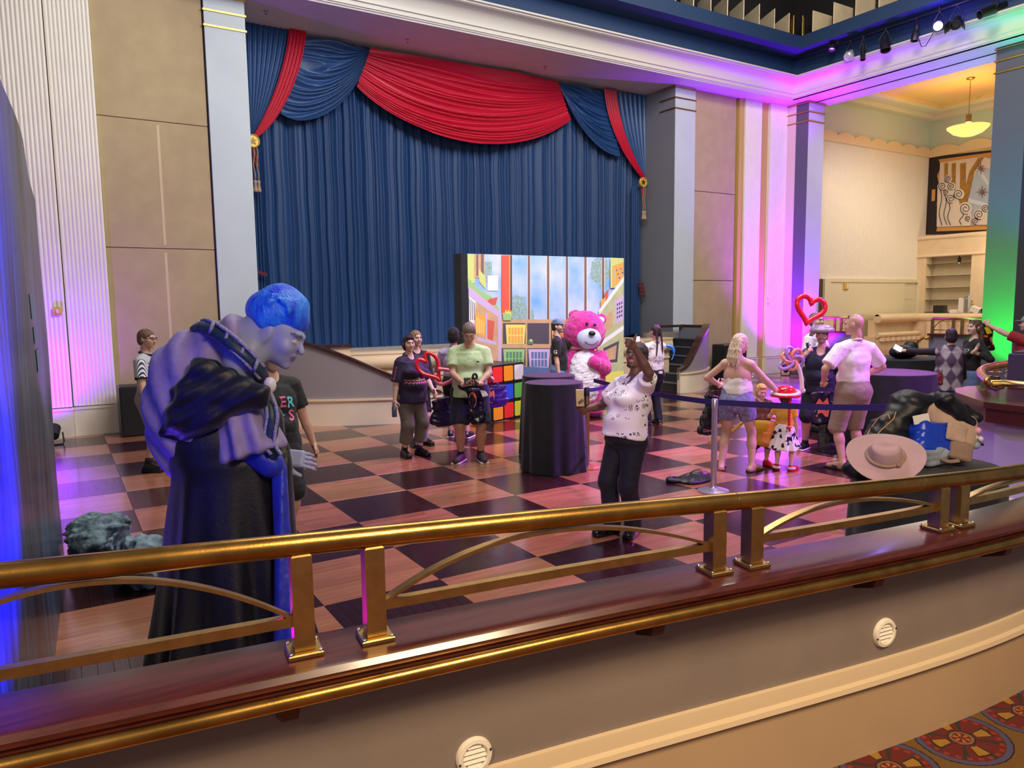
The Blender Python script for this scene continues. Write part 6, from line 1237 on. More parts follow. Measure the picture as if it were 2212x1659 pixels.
# -- man in the dark tee behind the robe
p = fl(604, 1172); A = person('bearded man in a charcoal graphic tee partly hidden behind the robed figure', p, 1.76, 22, SK_f, 1.12, .5, hp=10, arms={'R': {'to': (.16, .04, .48)}, 'L': {'to': (-.19, .05, .475)}}, top=[dict(m=C_char, sleeve=.72, hem=-.05, loose=.018)], bottom=[dict(m=C_char, len=.25, loose=.02, name='shorts')], shoes=dict(k='shoe', m=SH_blk, sock=C_black), hair=('short', S(70, 58, 52)), beard=(.32, .29, .27))
M_pk, M_cy = mat('print_pink', S(236, 110, 170), .6), mat('print_cyan', S(110, 220, 236), .6); T = A['T']; tr = A['top'][0]
text_on('chest_print', 'R', .13, M_cy, tr, T(-.055, .25, .20), -A['r'], A['u'], .02); text_on('chest_print', 'S', .13, M_pk, tr, T(-.055, .25, .135), -A['r'], A['u'], .02); text_on('chest_print', '+', .09, M_cy, tr, T(-.005, .25, .14), -A['r'], A['u'], .02); text_on('chest_print', 'E', .13, M_pk, tr, T(-.01, .25, .205), -A['r'], A['u'], .02)
band(A, 'L', M_chrome, 'watch', .93, .024)

# -- group left of the draped tables
p = fl(889, 984); A = person('short dark haired woman in plum patterned tee and grey capri trousers', p, 1.655, 40, SK_p, 1.22, .9, 1, hy=22, lean=2, arms={'R': {'to': (.185, .02, .47), 'g': 'grip'}, 'L': {'to': (-.12, .16, .56), 'hint': (-.6, -.6, -.3)}}, feet=((.07, -.01, 20), (-.06, .03, -4)),
    top=[dict(m=C_purp, sleeve=.98, hem=-.06, loose=.022, flare=.006)], bottom=[dict(m=C_grey, len=.125, loose=.016, hemr=.012, name='capri_trousers')], shoes=dict(k='shoe', m=SH_blk, sock=C_char, sockh=.2), hair=('bob', S(44, 22, 28)))
WL_ = A; T, tr = A['T'], A['top'][0]; M_y = mat('print_gold', S(226, 190, 60), .6)
zig = []; n = 22
V = []; F = []
for i in range(n): x = -.19+.38*i/(n-1); zz = .012*(1 if i % 2 else -1); V += [(x, zz-.007), (x, zz+.007)]; F += [] if i == 0 else [(2*i-2, 2*i, 2*i+1, 2*i-1)]
decal('pink_zigzag_print', V, F, M_pk, tr, T(0, .3, .115), -A['r'], A['u']); 
V = []; F = []
for i in range(26): V += disk(.006, 6, c=(-.18+.36*i/25, .004*sin(i*2.2))); F.append(tuple(range(6*i, 6*i+6)))
decal('gold_dot_print', V, F, M_y, tr, T(0, .3, .135), -A['r'], A['u'])
E, S0 = A['elbow']['R'], A['S']['R']; text_on('sleeve_lettering', 'Walt Disney World', .032, mat('print_coral_text', S(232, 96, 110), .6), tr, S0+(E-S0)*.42+A['r']*.3+A['f']*.12, N3(S0-E), N3(np.cross(N3(A['r']+A['f']*.4), N3(S0-E))), .01)
band(A, 'R', mat('red_band', S(220, 50, 50), .5), 'watch', .9, .022, .03)
h_ = A['world'](A['hand']['R']); b = MB(); b.lathe([(0, -.115), (.033, -.115), (.035, -.1), (.035, .02), (.016, .05), (.016, .075), (0, .075)], h_+np.array([0, 0, -.03]), 16); tag(b.build('water_bottle', mat('smoky_plastic', S(84, 84, 104), .15), smooth='auto'), 'small dark water bottle in the hand of the woman in plum', 'bottle')
p = fl(905, 962); B_ = person('woman with straight light brown hair and black top behind the woman in plum', (p[0]-.0, p[1]), 1.69, 25, SK_p, .95, 0, 1, hy=-5, arms={'L': {'to': (-.13, .10, .47), 'g': 'grip'}}, top=[dict(m=C_black, sleeve=1.9, hem=-.04)], bottom=[dict(m=C_black, len=.30, loose=.012, name='shorts')], shoes=dict(k='shoe', m=SH_blk, sock=C_white, sockh=.35), hair=('long', S(150, 116, 84)))
C_shiny = mat('shiny_black_bag', S(16, 14, 40), .22, noise=.4, nscale=7); hL = B_['world'](B_['hand']['L'])
bg, c_, bt = tote('shiny dark violet-lit shopping bag hanging behind the plum tee', onY(945, 838, hL[1]-.05), RGT+FWD*.3, .40, .42, C_shiny, .12, .16, (.10, 0, 0), seed=4)
# heart balloon with a pink loop
M_rb, M_pb, M_wb = mat('red_balloon', S(214, 16, 44), .16, coat=.5), mat('pink_balloon', S(238, 120, 150), .18, coat=.5), mat('white_balloon', S(232, 226, 214), .2, coat=.5); M_lb = mat('lilac_balloon', S(170, 140, 214), .18, coat=.5); M_sb = mat('salmon_balloon', S(238, 140, 124), .18, coat=.5); M_gb = mat('grey_balloon', S(150, 140, 150), .2, coat=.4); M_bb = mat('blue_balloon', S(30, 130, 240), .16, coat=.5)
def heartpts(cx_, cy_, w, h, tilt, D, n=44, dd=0.):
    P = []
    for t in np.linspace(0, 2*pi, n, endpoint=False):
        x = 16*sin(t)**3/16; y = (13*cos(t)-5*cos(2*t)-2*cos(3*t)-cos(4*t))/15; X = x*w/2; Y = y*h/2; P.append(dep(cx_+X*cos(tilt)-Y*sin(tilt), cy_-(X*sin(tilt)+Y*cos(tilt)), D+dd*x))
    return P
DW = depth((WL_['root'].location[0], WL_['root'].location[1], 1.2))-.25
HB = thing('heart_balloon', 'red heart shaped balloon with a pink loop held beside the woman in plum', 'balloon', tuple(dep(940, 822, DW))); b = MB(); b.tube(heartpts(928, 792, 46, 66, radians(38), DW, dd=.05), .027, 10, closed=True); b.build('heart', M_rb, HB, True)
q = [tuple(dep(px, py, DW)) for px, py in ((946, 797), (968, 799), (984, 806), (978, 822), (952, 832), (938, 822), (941, 806))]; b = MB(); b.tube(smoothpath(q, 36), .026, 10); b.build('loop', M_pb, HB, True)

p = fl(1018, 996); A = person('grey haired man in pale green tee and navy shorts looking down at his phone', p, 1.845, 3, SK_t, 1.2, .75, hp=34, lean=1, arms={'R': {'to': (.045, .19, .585), 'hint': (1, -.4, -.5), 'hdir': (-.9, .35, .12), 'palm': (-.2, .3, 1), 'g': 'hold'}, 'L': {'to': (-.055, .19, .59), 'hint': (-1, -.4, -.5), 'hdir': (.9, .35, .12), 'palm': (.2, .3, 1), 'g': 'hold'}}, feet=((.075, 0, 22), (-.07, .0, -10)),
    top=[dict(m=C_tee, sleeve=.70, hem=-.045, loose=.020)], bottom=[dict(m=C_navy, len=.285, loose=.022, hemr=.010, name='shorts', wr=1.6)], shoes=dict(k='shoe', m=mat('grey_shoe', S(58, 52, 58), .7), sock=C_black, sockh=.18, sole=SH_wh), hair=('short', S(128, 112, 104)))
GM = A; M_dkp = mat('print_dark_green', S(60, 84, 70), .6); decal('chest_emblem', disk(.020, 14, .010), [tuple(range(14))], M_dkp, A['top'][0], A['T'](-.055, .3, .215), -A['r'], A['u']); decal('chest_emblem_line', [(-.04, -.001), (.04, -.001), (.04, .001), (-.04, .001)], [(0, 1, 2, 3)], M_dkp, A['top'][0], A['T'](-.055, .3, .200), -A['r'], A['u']); band(A, 'L', mat('brown_strap', S(70, 40, 34), .5), 'watch', .93, .023, .02); band(A, 'R', mat('pale_band', S(196, 206, 150), .5), 'wristband', .93, .023, .02)
E, Wt = A['elbow']['L'], A['wrist']['L']; b = MB(); b.lathe([(0, 0), (.016, 0), (.016, .006), (0, .006)], Wt+np.array([-.01, .024, .012]), 16, Matrix.Rotation(-pi/2, 3, 'X')); b.build('watch_face', M_white, A['root'], True, world=False)
hc_ = (A['hand']['R']+A['hand']['L'])/2; ctr = A['world'](hc_+np.array([.02, .02, .035])); phone('black phone held in both hands by the man in pale green', ctr, A['dir']((-1, 0, 0)), A['dir']((0, -.35, .95)), M_blackpl, None, (.17, .09, .012))
b = MB(); cc = A['world'](hc_+np.array([-.035, .03, .085])); b.tube([cc+np.array([.03*cos(a), 0, .042*sin(a)]) for a in np.linspace(0, 2*pi, 15)[:-1]], .016, 8, closed=True); tag(b.build('bag_handle', M_blackpl, smooth=True), 'glossy black ring handle of the bag held by the man in pale green', 'handle')
V, Q = None, None
o, c_, bt = tote('black shopping bag with orange print hanging from the hands of the man in pale green', A['world'](hc_+np.array([-.02, .05, .02])), A['dir']((1, .2, 0)), .20, .46, C_shiny, .12, .07, (.02, 0, 0), seed=11)
M_orp = mat('print_orange_bag', S(226, 120, 60), .5); decal('orange_print', disk(.05, 16, .10, (-.03, .02)), [tuple(range(16))], M_orp, o, Vector(c_-WL[o])+Vector((0, -.0, -.17)), Vector(A['dir']((-1, 0, 0))), (0, 0, 1))
p = fl(985, 946); B_ = person('person in a black cap mostly hidden behind the man in pale green', p, 1.70, 165, SK_t, 1.0, .2, 0, arms={'L': {'to': (-.24, .10, .50), 'hint': (-1, -.3, 0), 'g': 'grip'}, 'R': {'to': (.33, .10, .56), 'hint': (1, -.3, 0), 'g': 'grip'}}, feet=((.11, .0, 10), (-.06, .03, -14)), top=[dict(m=C_lil, sleeve=.7, hem=-.05, loose=.02)], bottom=[dict(m=C_black, len=.28, loose=.02, name='shorts')], shoes=dict(k='shoe', m=SH_blk, sole=SH_wh), hair=('bob', S(30, 22, 24)))
cap_hat(B_, C_black)
o, c_, bt = tote('violet and salmon shopping bag hanging to the right of the man in pale green', B_['world'](B_['hand']['R']), RGT, .30, .36, mat('violet_bag', S(62, 30, 140), .3, noise=.4, nscale=6), .10, .10, (.05, 0, 0), seed=8)
decal('salmon_print', disk(.05, 14, .13), [tuple(range(14))], mat('print_salmon', S(240, 128, 110), .5), o, Vector(c_-WL[o])+Vector((-.06, 0, -.16)), Vector(RGT), Vector((0, 0, 1)))

# -- man in the cap and the pink plush costume (a plain bear of the same size and colours)
p = fl(1207, 903); A = person('man in grey cap and black jersey against the pink bear costume', p, 1.77, 78, SK_p, 1.05, .2, hy=6, arms={'R': {'to': (.12, .03, .47)}, 'L': {'to': (-.20, .22, .72)}}, top=[dict(m=C_black, sleeve=.85, hem=-.02, loose=.018)], bottom=[dict(m=C_jean, len=.05, name='jeans')], shoes=dict(k='shoe', m=SH_blk), hair=('short', S(50, 40, 36)), beard=(.12, .09, .08))
cap_hat(A, cloth('blue_grey_cap', S(104, 122, 160))); glasses(A, True); E, S0 = A['elbow']['R'], A['S']['R']; text_on('sleeve_letter', 'G', .10, M_white, A['top'][0], S0+(E-S0)*.6+A['r']*.3, A['f'], A['u'], .02)
BX = np.array([8.50, 11.0, 0]); BDp = depth((BX[0], BX[1], 1.1)); bd = lambda px, py, dz=0.: dep(px, py, BDp+dz); F_ = lambda px: px/FPX*BDp
M_pf = mat('pink_plush', S(232, 60, 160), .95, col2=S(200, 30, 150), nscale=30, bump=1., bscale=70, sheen=.5); M_wf = mat('white_plush', S(236, 230, 246), .95, noise=.12, nscale=30, bump=.9, bscale=55, sheen=.4)
BEAR = thing('bear_costume', 'performer in a big pink plush bear costume with a white belly before the backdrop', 'costume', tuple(BX)); RB = rotm(RGT, -FWD, UPV); fur = lambda s_: (lambda P: wob(.010, 75, s_)(P)+wob(.008, 40, s_+1)(P))
G = SDF(); G.ell(bd(1264, 824), (F_(44), F_(40), F_(74)), RB, k=.08); G.cap(bd(1240, 770), bd(1222, 800, -.08), F_(19), F_(16), k=.05); G.cap(bd(1222, 800, -.08), bd(1212, 822, -.15), F_(16), F_(13), k=.04); G.cap(bd(1296, 772, -.05), bd(1305, 795, -.2), F_(17), F_(16), k=.05); G.cap(bd(1305, 795, -.2), bd(1283, 782, -.42), F_(15), F_(13), k=.04)
for px in (1248, 1282): G.cap(bd(px, 860), (*bd(px, 880)[:2], .10), F_(20), F_(17), k=.05); q = bd(px, 885, -.16); G.ell((q[0], q[1], .11), (.17, .22, .13), k=.05)
G.ell(bd(1262, 716), (F_(45), F_(40), F_(45)), RB, k=.05)
for px, py in ((1243, 682), (1297, 690)): G.ell(bd(px, py, .02), (F_(13), F_(7), F_(13)), RB, k=.03)
G.fold(fur(3)); G.cut((0, 0, .005), (0, 0, -1)); soft('plush_body', G, .018, M_pf, BEAR, BX)
G = SDF(); G.ell(bd(1262, 818, -.16), (F_(36), F_(32), F_(62)), RB, k=.04); G.fold(fur(9)); soft('belly', G, .018, M_wf, BEAR, BX)
G = SDF(); G.ell(bd(1272, 731, -.30), (F_(26), F_(15), F_(22)), RB, k=.03); soft('muzzle', G, .014, mat('pale_muzzle', S(196, 204, 240), .8, bump=.3, bscale=120), BEAR, BX)
for px, py in ((1243, 682), (1297, 691)): b = MB(); b.ball(bd(px+1, py+1, -.05), (F_(8), F_(3), F_(8)), 14, Matrix([list(v) for v in RB]).transposed()); b.build('inner_ear', M_wf, BEAR, True)
b = MB(); b.ball(bd(1279, 720, -.46), (F_(7.5), F_(4), F_(5.5)), 16, Matrix([list(v) for v in RB]).transposed()); b.build('nose', M_blackpl, BEAR, True)
for px, py in ((1268, 699), (1285, 702)): b = MB(); b.ball(bd(px, py, -.37), F_(3.4), 12); b.build('eye', M_blackpl, BEAR, True)
b = MB(); b.tube([bd(px, py, -.475+.0016*(px-1278)**2/6) for px, py in ((1264, 738), (1270, 743), (1278, 745), (1287, 742), (1292, 737))], .010, 6); b.build('smile', M_brown, BEAR, True)

# -- woman giving the thumbs-up
p = fl(1352, 1152); A = person('woman in white printed blouse raising a thumbs-up, phone in her other hand', p, 1.70, -42, SK_d, 1.17, .6, 1, lean=-9, twist=8, hy=-22, hp=-12, hs=6, sway=-.004, hips=1.04,
    arms={'L': {'to': (-.17, .13, 1.015), 'hint': (-.7, -.2, -.8), 'hdir': (.05, .8, .5), 'palm': (1, 0, 0), 'g': 'thumb'}, 'R': {'to': (.20, .13, .665), 'hint': (.6, -.8, -.6), 'hdir': (-.1, .45, .85), 'palm': (-.6, .5, .1), 'g': 'hold'}},
    feet=((.045, .06, 10), (-.035, -.02, -26)), top=[dict(m=M_blouse, sleeve=.66, hem=-.005, loose=.022, vneck=.07, wr=1.5)], bottom=[dict(m=C_dknavy, len=.045, loose=.012, hemr=.008)], shoes=dict(k='shoe', m=mat('polished_black', S(14, 14, 22), .14)), hair=('curly', S(66, 56, 58)))
TW = A; band(A, 'L', M_white, 'bracelet', .92, .024, .012); band(A, 'R', M_chrome, 'bracelet', .9, .024, .012); hR = A['world'](A['hand']['R']); phone('pale gold phone in the raised hand of the woman in the printed blouse', hR+np.array([-.0, -.035, .045])+RGT*-.02, N3(RGT*.9+FWD*.25), N3(UPV-RGT*.45), mat('pale_gold_phone', S(222, 200, 140), .3, .3), None, (.075, .155, .010))
b = MB(); 
for sg in (-1, 1): b.slab([(0, 0), (.055, .035), (.06, .0), (.03, -.05)], A['T'](sg*.008, .062, A['sz']+.02), Vector(A['r'])*sg*1., Vector(A['u'])*.9-Vector(A['f'])*.35, .004)
b.build('collar', C_lil, A['root'], world=False)
# -- braided photographer
p = fl(1413, 917); A = person('woman with long braids seen from behind taking a phone picture', p, 1.68, -142, SK_t, 1.0, .15, 1, hy=-8, hp=2, arms={'L': {'to': (-.06, .24, .80), 'hint': (-.8, -.2, -.8), 'hdir': (.4, .5, .7), 'palm': (.6, .4, 0), 'g': 'hold'}, 'R': {'to': (.06, .24, .80), 'hint': (.8, -.2, -.8), 'hdir': (-.4, .5, .7), 'palm': (-.6, .4, 0), 'g': 'hold'}},
    feet=((.06, 0, 14), (-.06, .03, -16)), top=[dict(m=M_blouse, sleeve=.7, hem=.02, loose=.016)], bottom=[dict(m=C_dknavy, len=.045, loose=.010, hemr=.008)], shoes=dict(k='shoe', m=SH_blk), hair=('braids', S(52, 34, 46)))
c = A['world']((A['hand']['R']+A['hand']['L'])/2+np.array([0, .03, .03])); phone('phone held up by the woman with braids', c, A['dir']((1, 0, 0)), (0, 0, 1), M_white, mat('screen_lit', S(190, 190, 230), .2, emit=1.2), (.08, .15, .01))
b = MB(); b.box(A['T'](.0, -.098, .02), (.07, .02, .045), bev=.008); b.build('name_badge', M_white, A['root'], world=False)
DB = depth(p)+.35; q = [tuple(dep(px, py, DB)) for px, py in ((1436, 746), (1450, 748), (1457, 758), (1455, 770), (1450, 778))]; b = MB(); b.tube(smoothpath(q, 20), [.010+.022*sin(pi*min(1, (i+1)/14)) for i in range(20)], 10); tag(b.build('long_balloon', M_bb, smooth=True), 'curved bright blue balloon behind the woman with braids', 'balloon')

# -- group right of the silver post
p = fl(1588, 1016); A = person('woman with long blonde hair in white tube top and denim shorts', p, 1.665, 168, (.64, .40, .31), 1.08, .2, 1, hy=38, hp=12, side=1, hips=1.08,
    arms={'R': {'to': (.285, .13, .575), 'hint': (.4, -1, -.4), 'g': 'hold', 'palm': (-.3, .2, -1)}, 'L': {'to': (-.145, .10, .625), 'hint': (-1, -.5, -.3), 'hdir': (.2, .8, .3), 'palm': (.2, 0, 1), 'g': 'grip'}}, feet=((.115, .02, 24), (-.095, -.03, -8)),
    top=[dict(m=C_white, tube=True, top=.185, hem=.055, loose=.018, sleeve=0, name='tube_top', wr=1.2)], bottom=[dict(m=C_denim, len=.395, loose=.014, hemr=.006, top=.10, name='denim_shorts', wr=1.3)], shoes=dict(k='flat', m=SH_br), hair=('long', S(226, 204, 178)))
BW = A; band(A, 'R', M_blackpl, 'bracelet', .90, .020, .02); hL = A['world'](A['elbow']['L']*.35+A['wrist']['L']*.65)
bo, bc, bb_ = tote('black drawstring bag hanging from the arm of the woman in the tube top', hL+np.array([0, 0, -.02])-RGT*.02, RGT*.8+FWD*.4, .30, .50, C_blk2 if 'C_blk2' in globals() else mat('black_nylon', S(12, 12, 24), .5, noise=.3, nscale=8, bump=.8, bscale=13), .12, .14, (-.07, 0, 0), seed=21)
M_pkl = mat('print_pink_lettering', S(236, 140, 150), .6); me_ = bo.data; text_on('bag_lettering', 'Disney', .055, M_pkl, bo, Vector(bb_-WL[bo])+Vector((0, 0, .07)), Vector(RGT), Vector((0, 0, 1)), .01)
SK_k = (.66, .44, .36)
p = fl(1640, 1004); A = person('small blond child in dark shorts and red clogs behind the yellow toy shell', p, 1.02, 20, SK_k, 1.1, .4, hp=14, child=True, arms={'R': {'to': (.15, .14, .46), 'g': 'hold'}, 'L': {'to': (-.15, .22, .66), 'hint': (-1, -.3, -.3), 'g': 'relax'}}, feet=((.09, 0, 18), (-.08, .02, -14)), top=[dict(m=cloth('plaid_vest', S(120, 70, 80), noise=.5, nscale=40), sleeve=.7, hem=-.02, loose=.02)], bottom=[dict(m=C_black, len=.26, loose=.03, hemr=.02, name='shorts')], shoes=dict(k='shoe', m=SH_red, name='clog'), hair=('bob', S(220, 176, 96)))
K1 = A
c = A['world'](np.array([0, .19, .46])); RS = rotm(RGT, -FWD, UPV); TS = thing('toy_shell', 'padded yellow and orange toy shell worn in front of the small blond child', 'toy', tuple(c-np.array([0, 0, .18]))); M_mus = mat('mustard_plush', S(200, 150, 30), .7, bump=.2, bscale=90); M_oru = mat('orange_plush', S(244, 150, 84), .7, bump=.15, bscale=90); sp3 = lambda a_, b_, d_=0.: c+RGT*a_+UPV*b_-FWD*d_
G = SDF(); G.box(c, (.155, .06, .150), .055, RS, k=.02); G.cap(sp3(-.13, .05), sp3(.11, .07), .06, .06, k=.03); G.cap(sp3(-.10, -.10), sp3(.05, -.15), .06, .05, k=.03); G.fold(wob(.005, 20, 3)); soft('shell_body', G, .010, M_mus, TS, np.array(TS.location))
for pts in (((.02, .015), (.105, .03), (.09, .10), (.025, .10)), ((-.03, -.02), (.10, -.01), (.05, -.13), (-.05, -.11))):
    G = SDF(); n_ = len(pts)
    for i in range(n_): G.cap(sp3(*pts[i], .055), sp3(*pts[(i+1) % n_], .055), .022, k=.02)
    G.cap(sp3(*np.mean(pts[:2], 0), .06), sp3(*np.mean(pts[2:], 0), .06), .035, k=.03); soft('shell_plate', G, .008, M_oru, TS, np.array(TS.location))
q = [tuple(dep(px, py, depth(c)+.05)) for px, py in ((1612, 905), (1590, 925), (1565, 945), (1530, 958))]; b = MB(); b.tube(q, .022, 8); tag(b.build('yellow_tube', mat('yellow_foam', S(214, 170, 60), .5), smooth=True), 'thin yellow foam tube sticking out behind the bare legs', 'toy')
p = fl(1693, 1016); A = person('little girl in cow-spot skirt and red shoes under a red balloon hat', p, .98, 172, SK_k, 1.05, .2, child=True, hp=6, hy=-12, arms={'R': {'to': (.15, .05, .42)}, 'L': {'to': (-.14, .20, .62), 'hint': (-1, -.2, -.4)}}, feet=((.085, 0, 30), (-.085, .0, -24)), top=[dict(m=C_yel, sleeve=.5, hem=.0, loose=.016)], bottom=[dict(m=M_cow, skirt=.185, len=.275, top=.08, name='skirt')], shoes=dict(k='shoe', m=SH_red), hair=('bob', S(70, 46, 40)))
K2 = A; C_ruf = cloth('white_ruffle', S(230, 216, 236))
for Hp, Kn, An, fd in A['legs']: b = MB(); b.lathe([(.026, .058), (.048+.004, .05), (.060, .034), (.05, .024), (.026, .03)], (An[0], An[1], 0), 18); b.build('sock_ruffle', C_ruf, A['root'], True, world=False)
T = A['T']; q = [tuple(A['hpx'](.055, -.085, -.02)), tuple(A['hpx'](.065, -.10, -.12)), tuple(T(.06, -.10, .16)), tuple(T(.065, -.105, .06)), tuple(T(.07, -.10, -.0))]; b = MB(); b.tube(smoothpath(q, 22), [.013+.004*(i % 2) for i in range(22)], 8); b.build('red_braid', mat('red_yarn', S(206, 30, 40), .8), A['root'], True, world=False)
b = MB(); b.ball(T(.068, -.108, .055), (.034, .016, .016), 10); b.ball(T(.068, -.108, .055), (.012, .02, .02), 8); b.build('hair_bow', cloth('orange_bow', S(240, 160, 60)), A['root'], True, world=False)
hw = A['world'](A['hpx'](0, 0, .0)); DK = depth(hw); HT = thing('balloon_hat', 'red balloon hat with white rim and a tall curved stem carrying a balloon flower', 'balloon hat', tuple(A['world'](A['hpx'](0, -.01, .05))))
c = np.array(A['world'](A['hpx'](0, -.01, .075))); b = MB(); b.ball(c+np.array([0, 0, .02]), (.125, .115, .070), 18); b.build('crown', M_rb, HT, True); b = MB(); b.tube([c+np.array([.155*cos(a), .15*sin(a), -.005+.02*sin(a+1)]) for a in np.linspace(0, 2*pi, 25)[:-1]], .026, 10, closed=True); b.build('rim', M_wb, HT, True); b = MB(); b.tube([c+np.array([.17*cos(a), .165*sin(a), -.035]) for a in np.linspace(0, 2*pi, 25)[:-1]], .018, 8, closed=True); b.build('red_rim', M_rb, HT, True)
q = [tuple(dep(px, py, DK-.02)) for px, py in ((1733, 842), (1731, 815), (1728, 800), (1722, 786), (1712, 778))]; b = MB(); b.tube(smoothpath(q, 20), .026, 10); b.ball(dep(1735, 844, DK-.02), .03, 10); b.build('stem', M_wb, HT, True)
fc = (1713, 778)
for ax, ay, mt in ((-22, -12, M_sb), (-10, -28, M_lb), (14, -22, M_sb), (22, 2, M_lb), (-2, 20, M_sb), (-28, 16, M_lb)):
    n_ = np.hypot(ax, ay); ux, uy = ax/n_, ay/n_; q = [dep(fc[0]+ax*.5+ux*n_*.5*cos(a)*-1-uy*9*sin(a), fc[1]+ay*.5+uy*n_*.5*cos(a)*-1+ux*9*sin(a), DK-.02+.02*sin(a)) for a in np.linspace(0, 2*pi, 19)[:-1]]; b = MB(); b.tube(q, .021, 9, closed=True); b.build('petal', mt, HT, True)
# -- man in navy tee with balloon hat and heart
p = fl(1768, 970); A = person('bearded man in navy v-neck tee and shorts under a grey balloon hat', p, 1.69, -8, SK_f, 1.18, .55, hp=2, arms={'R': {'to': (.10, .20, .80), 'hint': (1, -.3, -.7), 'hdir': (-.5, -.1, .8), 'palm': (-.6, -.5, 0), 'g': 'hold'}, 'L': {'to': (-.185, .05, .485), 'g': 'grip'}}, feet=((.10, .05, 14), (-.09, -.02, -14)), top=[dict(m=C_navy, sleeve=.82, hem=-.04, loose=.020, vneck=.085)], bottom=[dict(m=C_dknavy, len=.27, loose=.024, hemr=.012, name='shorts')], shoes=dict(k='shoe', m=SH_blk, sole=SH_wh, sock=C_black), hair=('short', S(60, 46, 42)), beard=(.16, .11, .09))
NM = A; band(A, 'L', mat('blue_band', S(30, 60, 170), .5), 'wristband', .9, .021, .02); c = A['world'](A['hand']['R']+np.array([.01, -.02, .03])); phone('dark phone held to the mouth of the man in the navy tee', c, A['dir']((.3, 1, 0)), (0, .2, 1), M_blackpl, None, (.075, .14, .01)); b = MB(); b.box(A['T'](-.02, .13, .04), (.02, .012, .045)); b.build('white_tag', M_white, A['root'], world=False)
DN = depth(A['world'](A['hpx'](0, 0, 0))); BH = thing('balloon_hat', 'grey balloon hat topped by a red heart balloon on the man in navy', 'balloon hat', tuple(A['world'](A['hpx'](0, 0, .08)))); c = A['world'](A['hpx'](0, .01, .075)); b = MB(); b.tube([c+np.array([.13*cos(a), .13*sin(a), .0]) for a in np.linspace(0, 2*pi, 25)[:-1]], .034, 10, closed=True); b.build('rim', M_gb, BH, True); b = MB(); b.ball(c+np.array([0, 0, .02]), (.13, .13, .06), 16); b.build('crown', M_gb, BH, True)
q = [dep(px, py, DN) for px, py in ((1752, 726), (1755, 712), (1758, 698))]; b = MB(); b.tube(q, [.030, .026, .018], 10); b.tube([dep(1756, 720, DN-.03), dep(1772, 706, DN-.03)], [.03, .018], 10); b.build('knot', M_gb, BH, True)
b = MB(); b.tube(heartpts(1750, 667, 62, 60, radians(-14), DN), .036, 12, closed=True); b.build('heart', M_rb, BH, True)
# -- white shirt behind, bald man
p = fl(1757, 928); A = person('grey haired man in white printed shirt facing right behind the man in navy', p, 1.86, 62, SK_p, 1.15, .4, hy=10, arms={'R': {'to': (.17, .05, .50)}, 'L': {'to': (-.17, .05, .50)}}, top=[dict(m=M_blouse, sleeve=1.0, hem=-.04, loose=.022)], bottom=[dict(m=C_dknavy, len=.05)], shoes=dict(k='shoe', m=SH_blk), hair=('short', S(120, 112, 120)), beard=(.4, .34, .34))
p = fl(1838, 1012); A = person('bald man in white tee and grey shorts seen from behind', p, 1.88, -146, SK_f, .98, .3, hy=-42, hp=4, lean=2, arms={'L': {'to': (-.155, .10, .585), 'hint': (-1, -.7, -.2), 'hdir': (.2, .6, -.4), 'palm': (.7, .2, -.4), 'g': 'grip'}, 'R': {'to': (.135, .12, .60), 'hint': (1, -.5, -.2), 'hdir': (-.4, .7, -.2), 'palm': (-.7, 0, -.3), 'g': 'fist'}}, feet=((.075, .03, 14), (-.08, -.03, -22)), top=[dict(m=C_white, sleeve=.82, hem=-.045, loose=.022, wr=1.6)], bottom=[dict(m=C_khaki, len=.26, loose=.022, hemr=.012, name='shorts')], shoes=dict(k='flat', m=mat('brown_sandal', S(60, 44, 50), .6)), hair=('none', S(70, 50, 44)))
BM = A; band(A, 'L', M_blackpl, 'watch', .92, .024, .026); glasses(A, True); hL = A['world'](A['hand']['L'])
o, c_, bt = tote('dark shopping bag with salmon print hanging from the hand of the bald man', hL+np.array([0, 0, .02]), RGT, .27, .40, mat('indigo_bag', S(26, 18, 60), .3, noise=.4, nscale=7), .12, .12, (.03, 0, 0), seed=31)
decal('salmon_print', [(-.05, .12), (0, .06), (.05, .13), (.09, .0), (.07, -.12), (-.08, -.12), (-.09, .02)], [(0, 1, 2, 3, 4, 5, 6)], MATS['print_salmon'], o, Vector(c_-WL[o])+Vector((0, 0, -.2)), Vector(RGT), Vector((0, 0, 1)), .004)
tote('black drawstring bag trailing below the bald man and the navy shorts', dep(1808, 880, depth(hL)+.1), RGT, .34, .42, MATS['black_nylon'], .14, .10, (-.10, 0, -.05), seed=33)
# -- right-hand group
p = fl(2043, 936); A = person('woman with dark bob in argyle vest seen from behind reaching out a phone', p, 1.60, -168, SK_p, 1.05, .2, 1, hy=-12, arms={'L': {'to': (-.40, .16, .80), 'hint': (-.3, -.6, -.8), 'g': 'hold', 'palm': (0, .6, -1)}, 'R': {'to': (.15, .1, .50)}}, top=[dict(m=C_black, sleeve=1.86, hem=.02, loose=.010), dict(m=M_arg, sleeve=0, hem=-.10, loose=.030, name='argyle_vest', flare=.016)], bottom=[dict(m=C_jean, len=.05, name='jeans')], shoes=dict(k='shoe', m=SH_blk), hair=('bob', S(40, 22, 36)))
hL = A['world'](A['hand']['L']); phone('lit phone held out by the woman in the argyle vest', hL+np.array([0, 0, .03])-RGT*.05-FWD*.05, N3(RGT*.85-UPV*.45), N3(UPV+RGT*.4), M_blackpl, mat('screen_bright', S(220, 235, 255), .2, emit=2.2), (.15, .085, .01))
M_quilt = mat('quilted_red', S(120, 26, 48), .35, bump=.6, bscale=26); Sx = A['world'](A['S']['L']); tote('small quilted dark red handbag on the shoulder of the woman in the argyle vest', Sx+np.array([0, -.10, .03]), RGT, .24, .20, M_quilt, .12, .34, (0, 0, 0), name='handbag', seed=41)
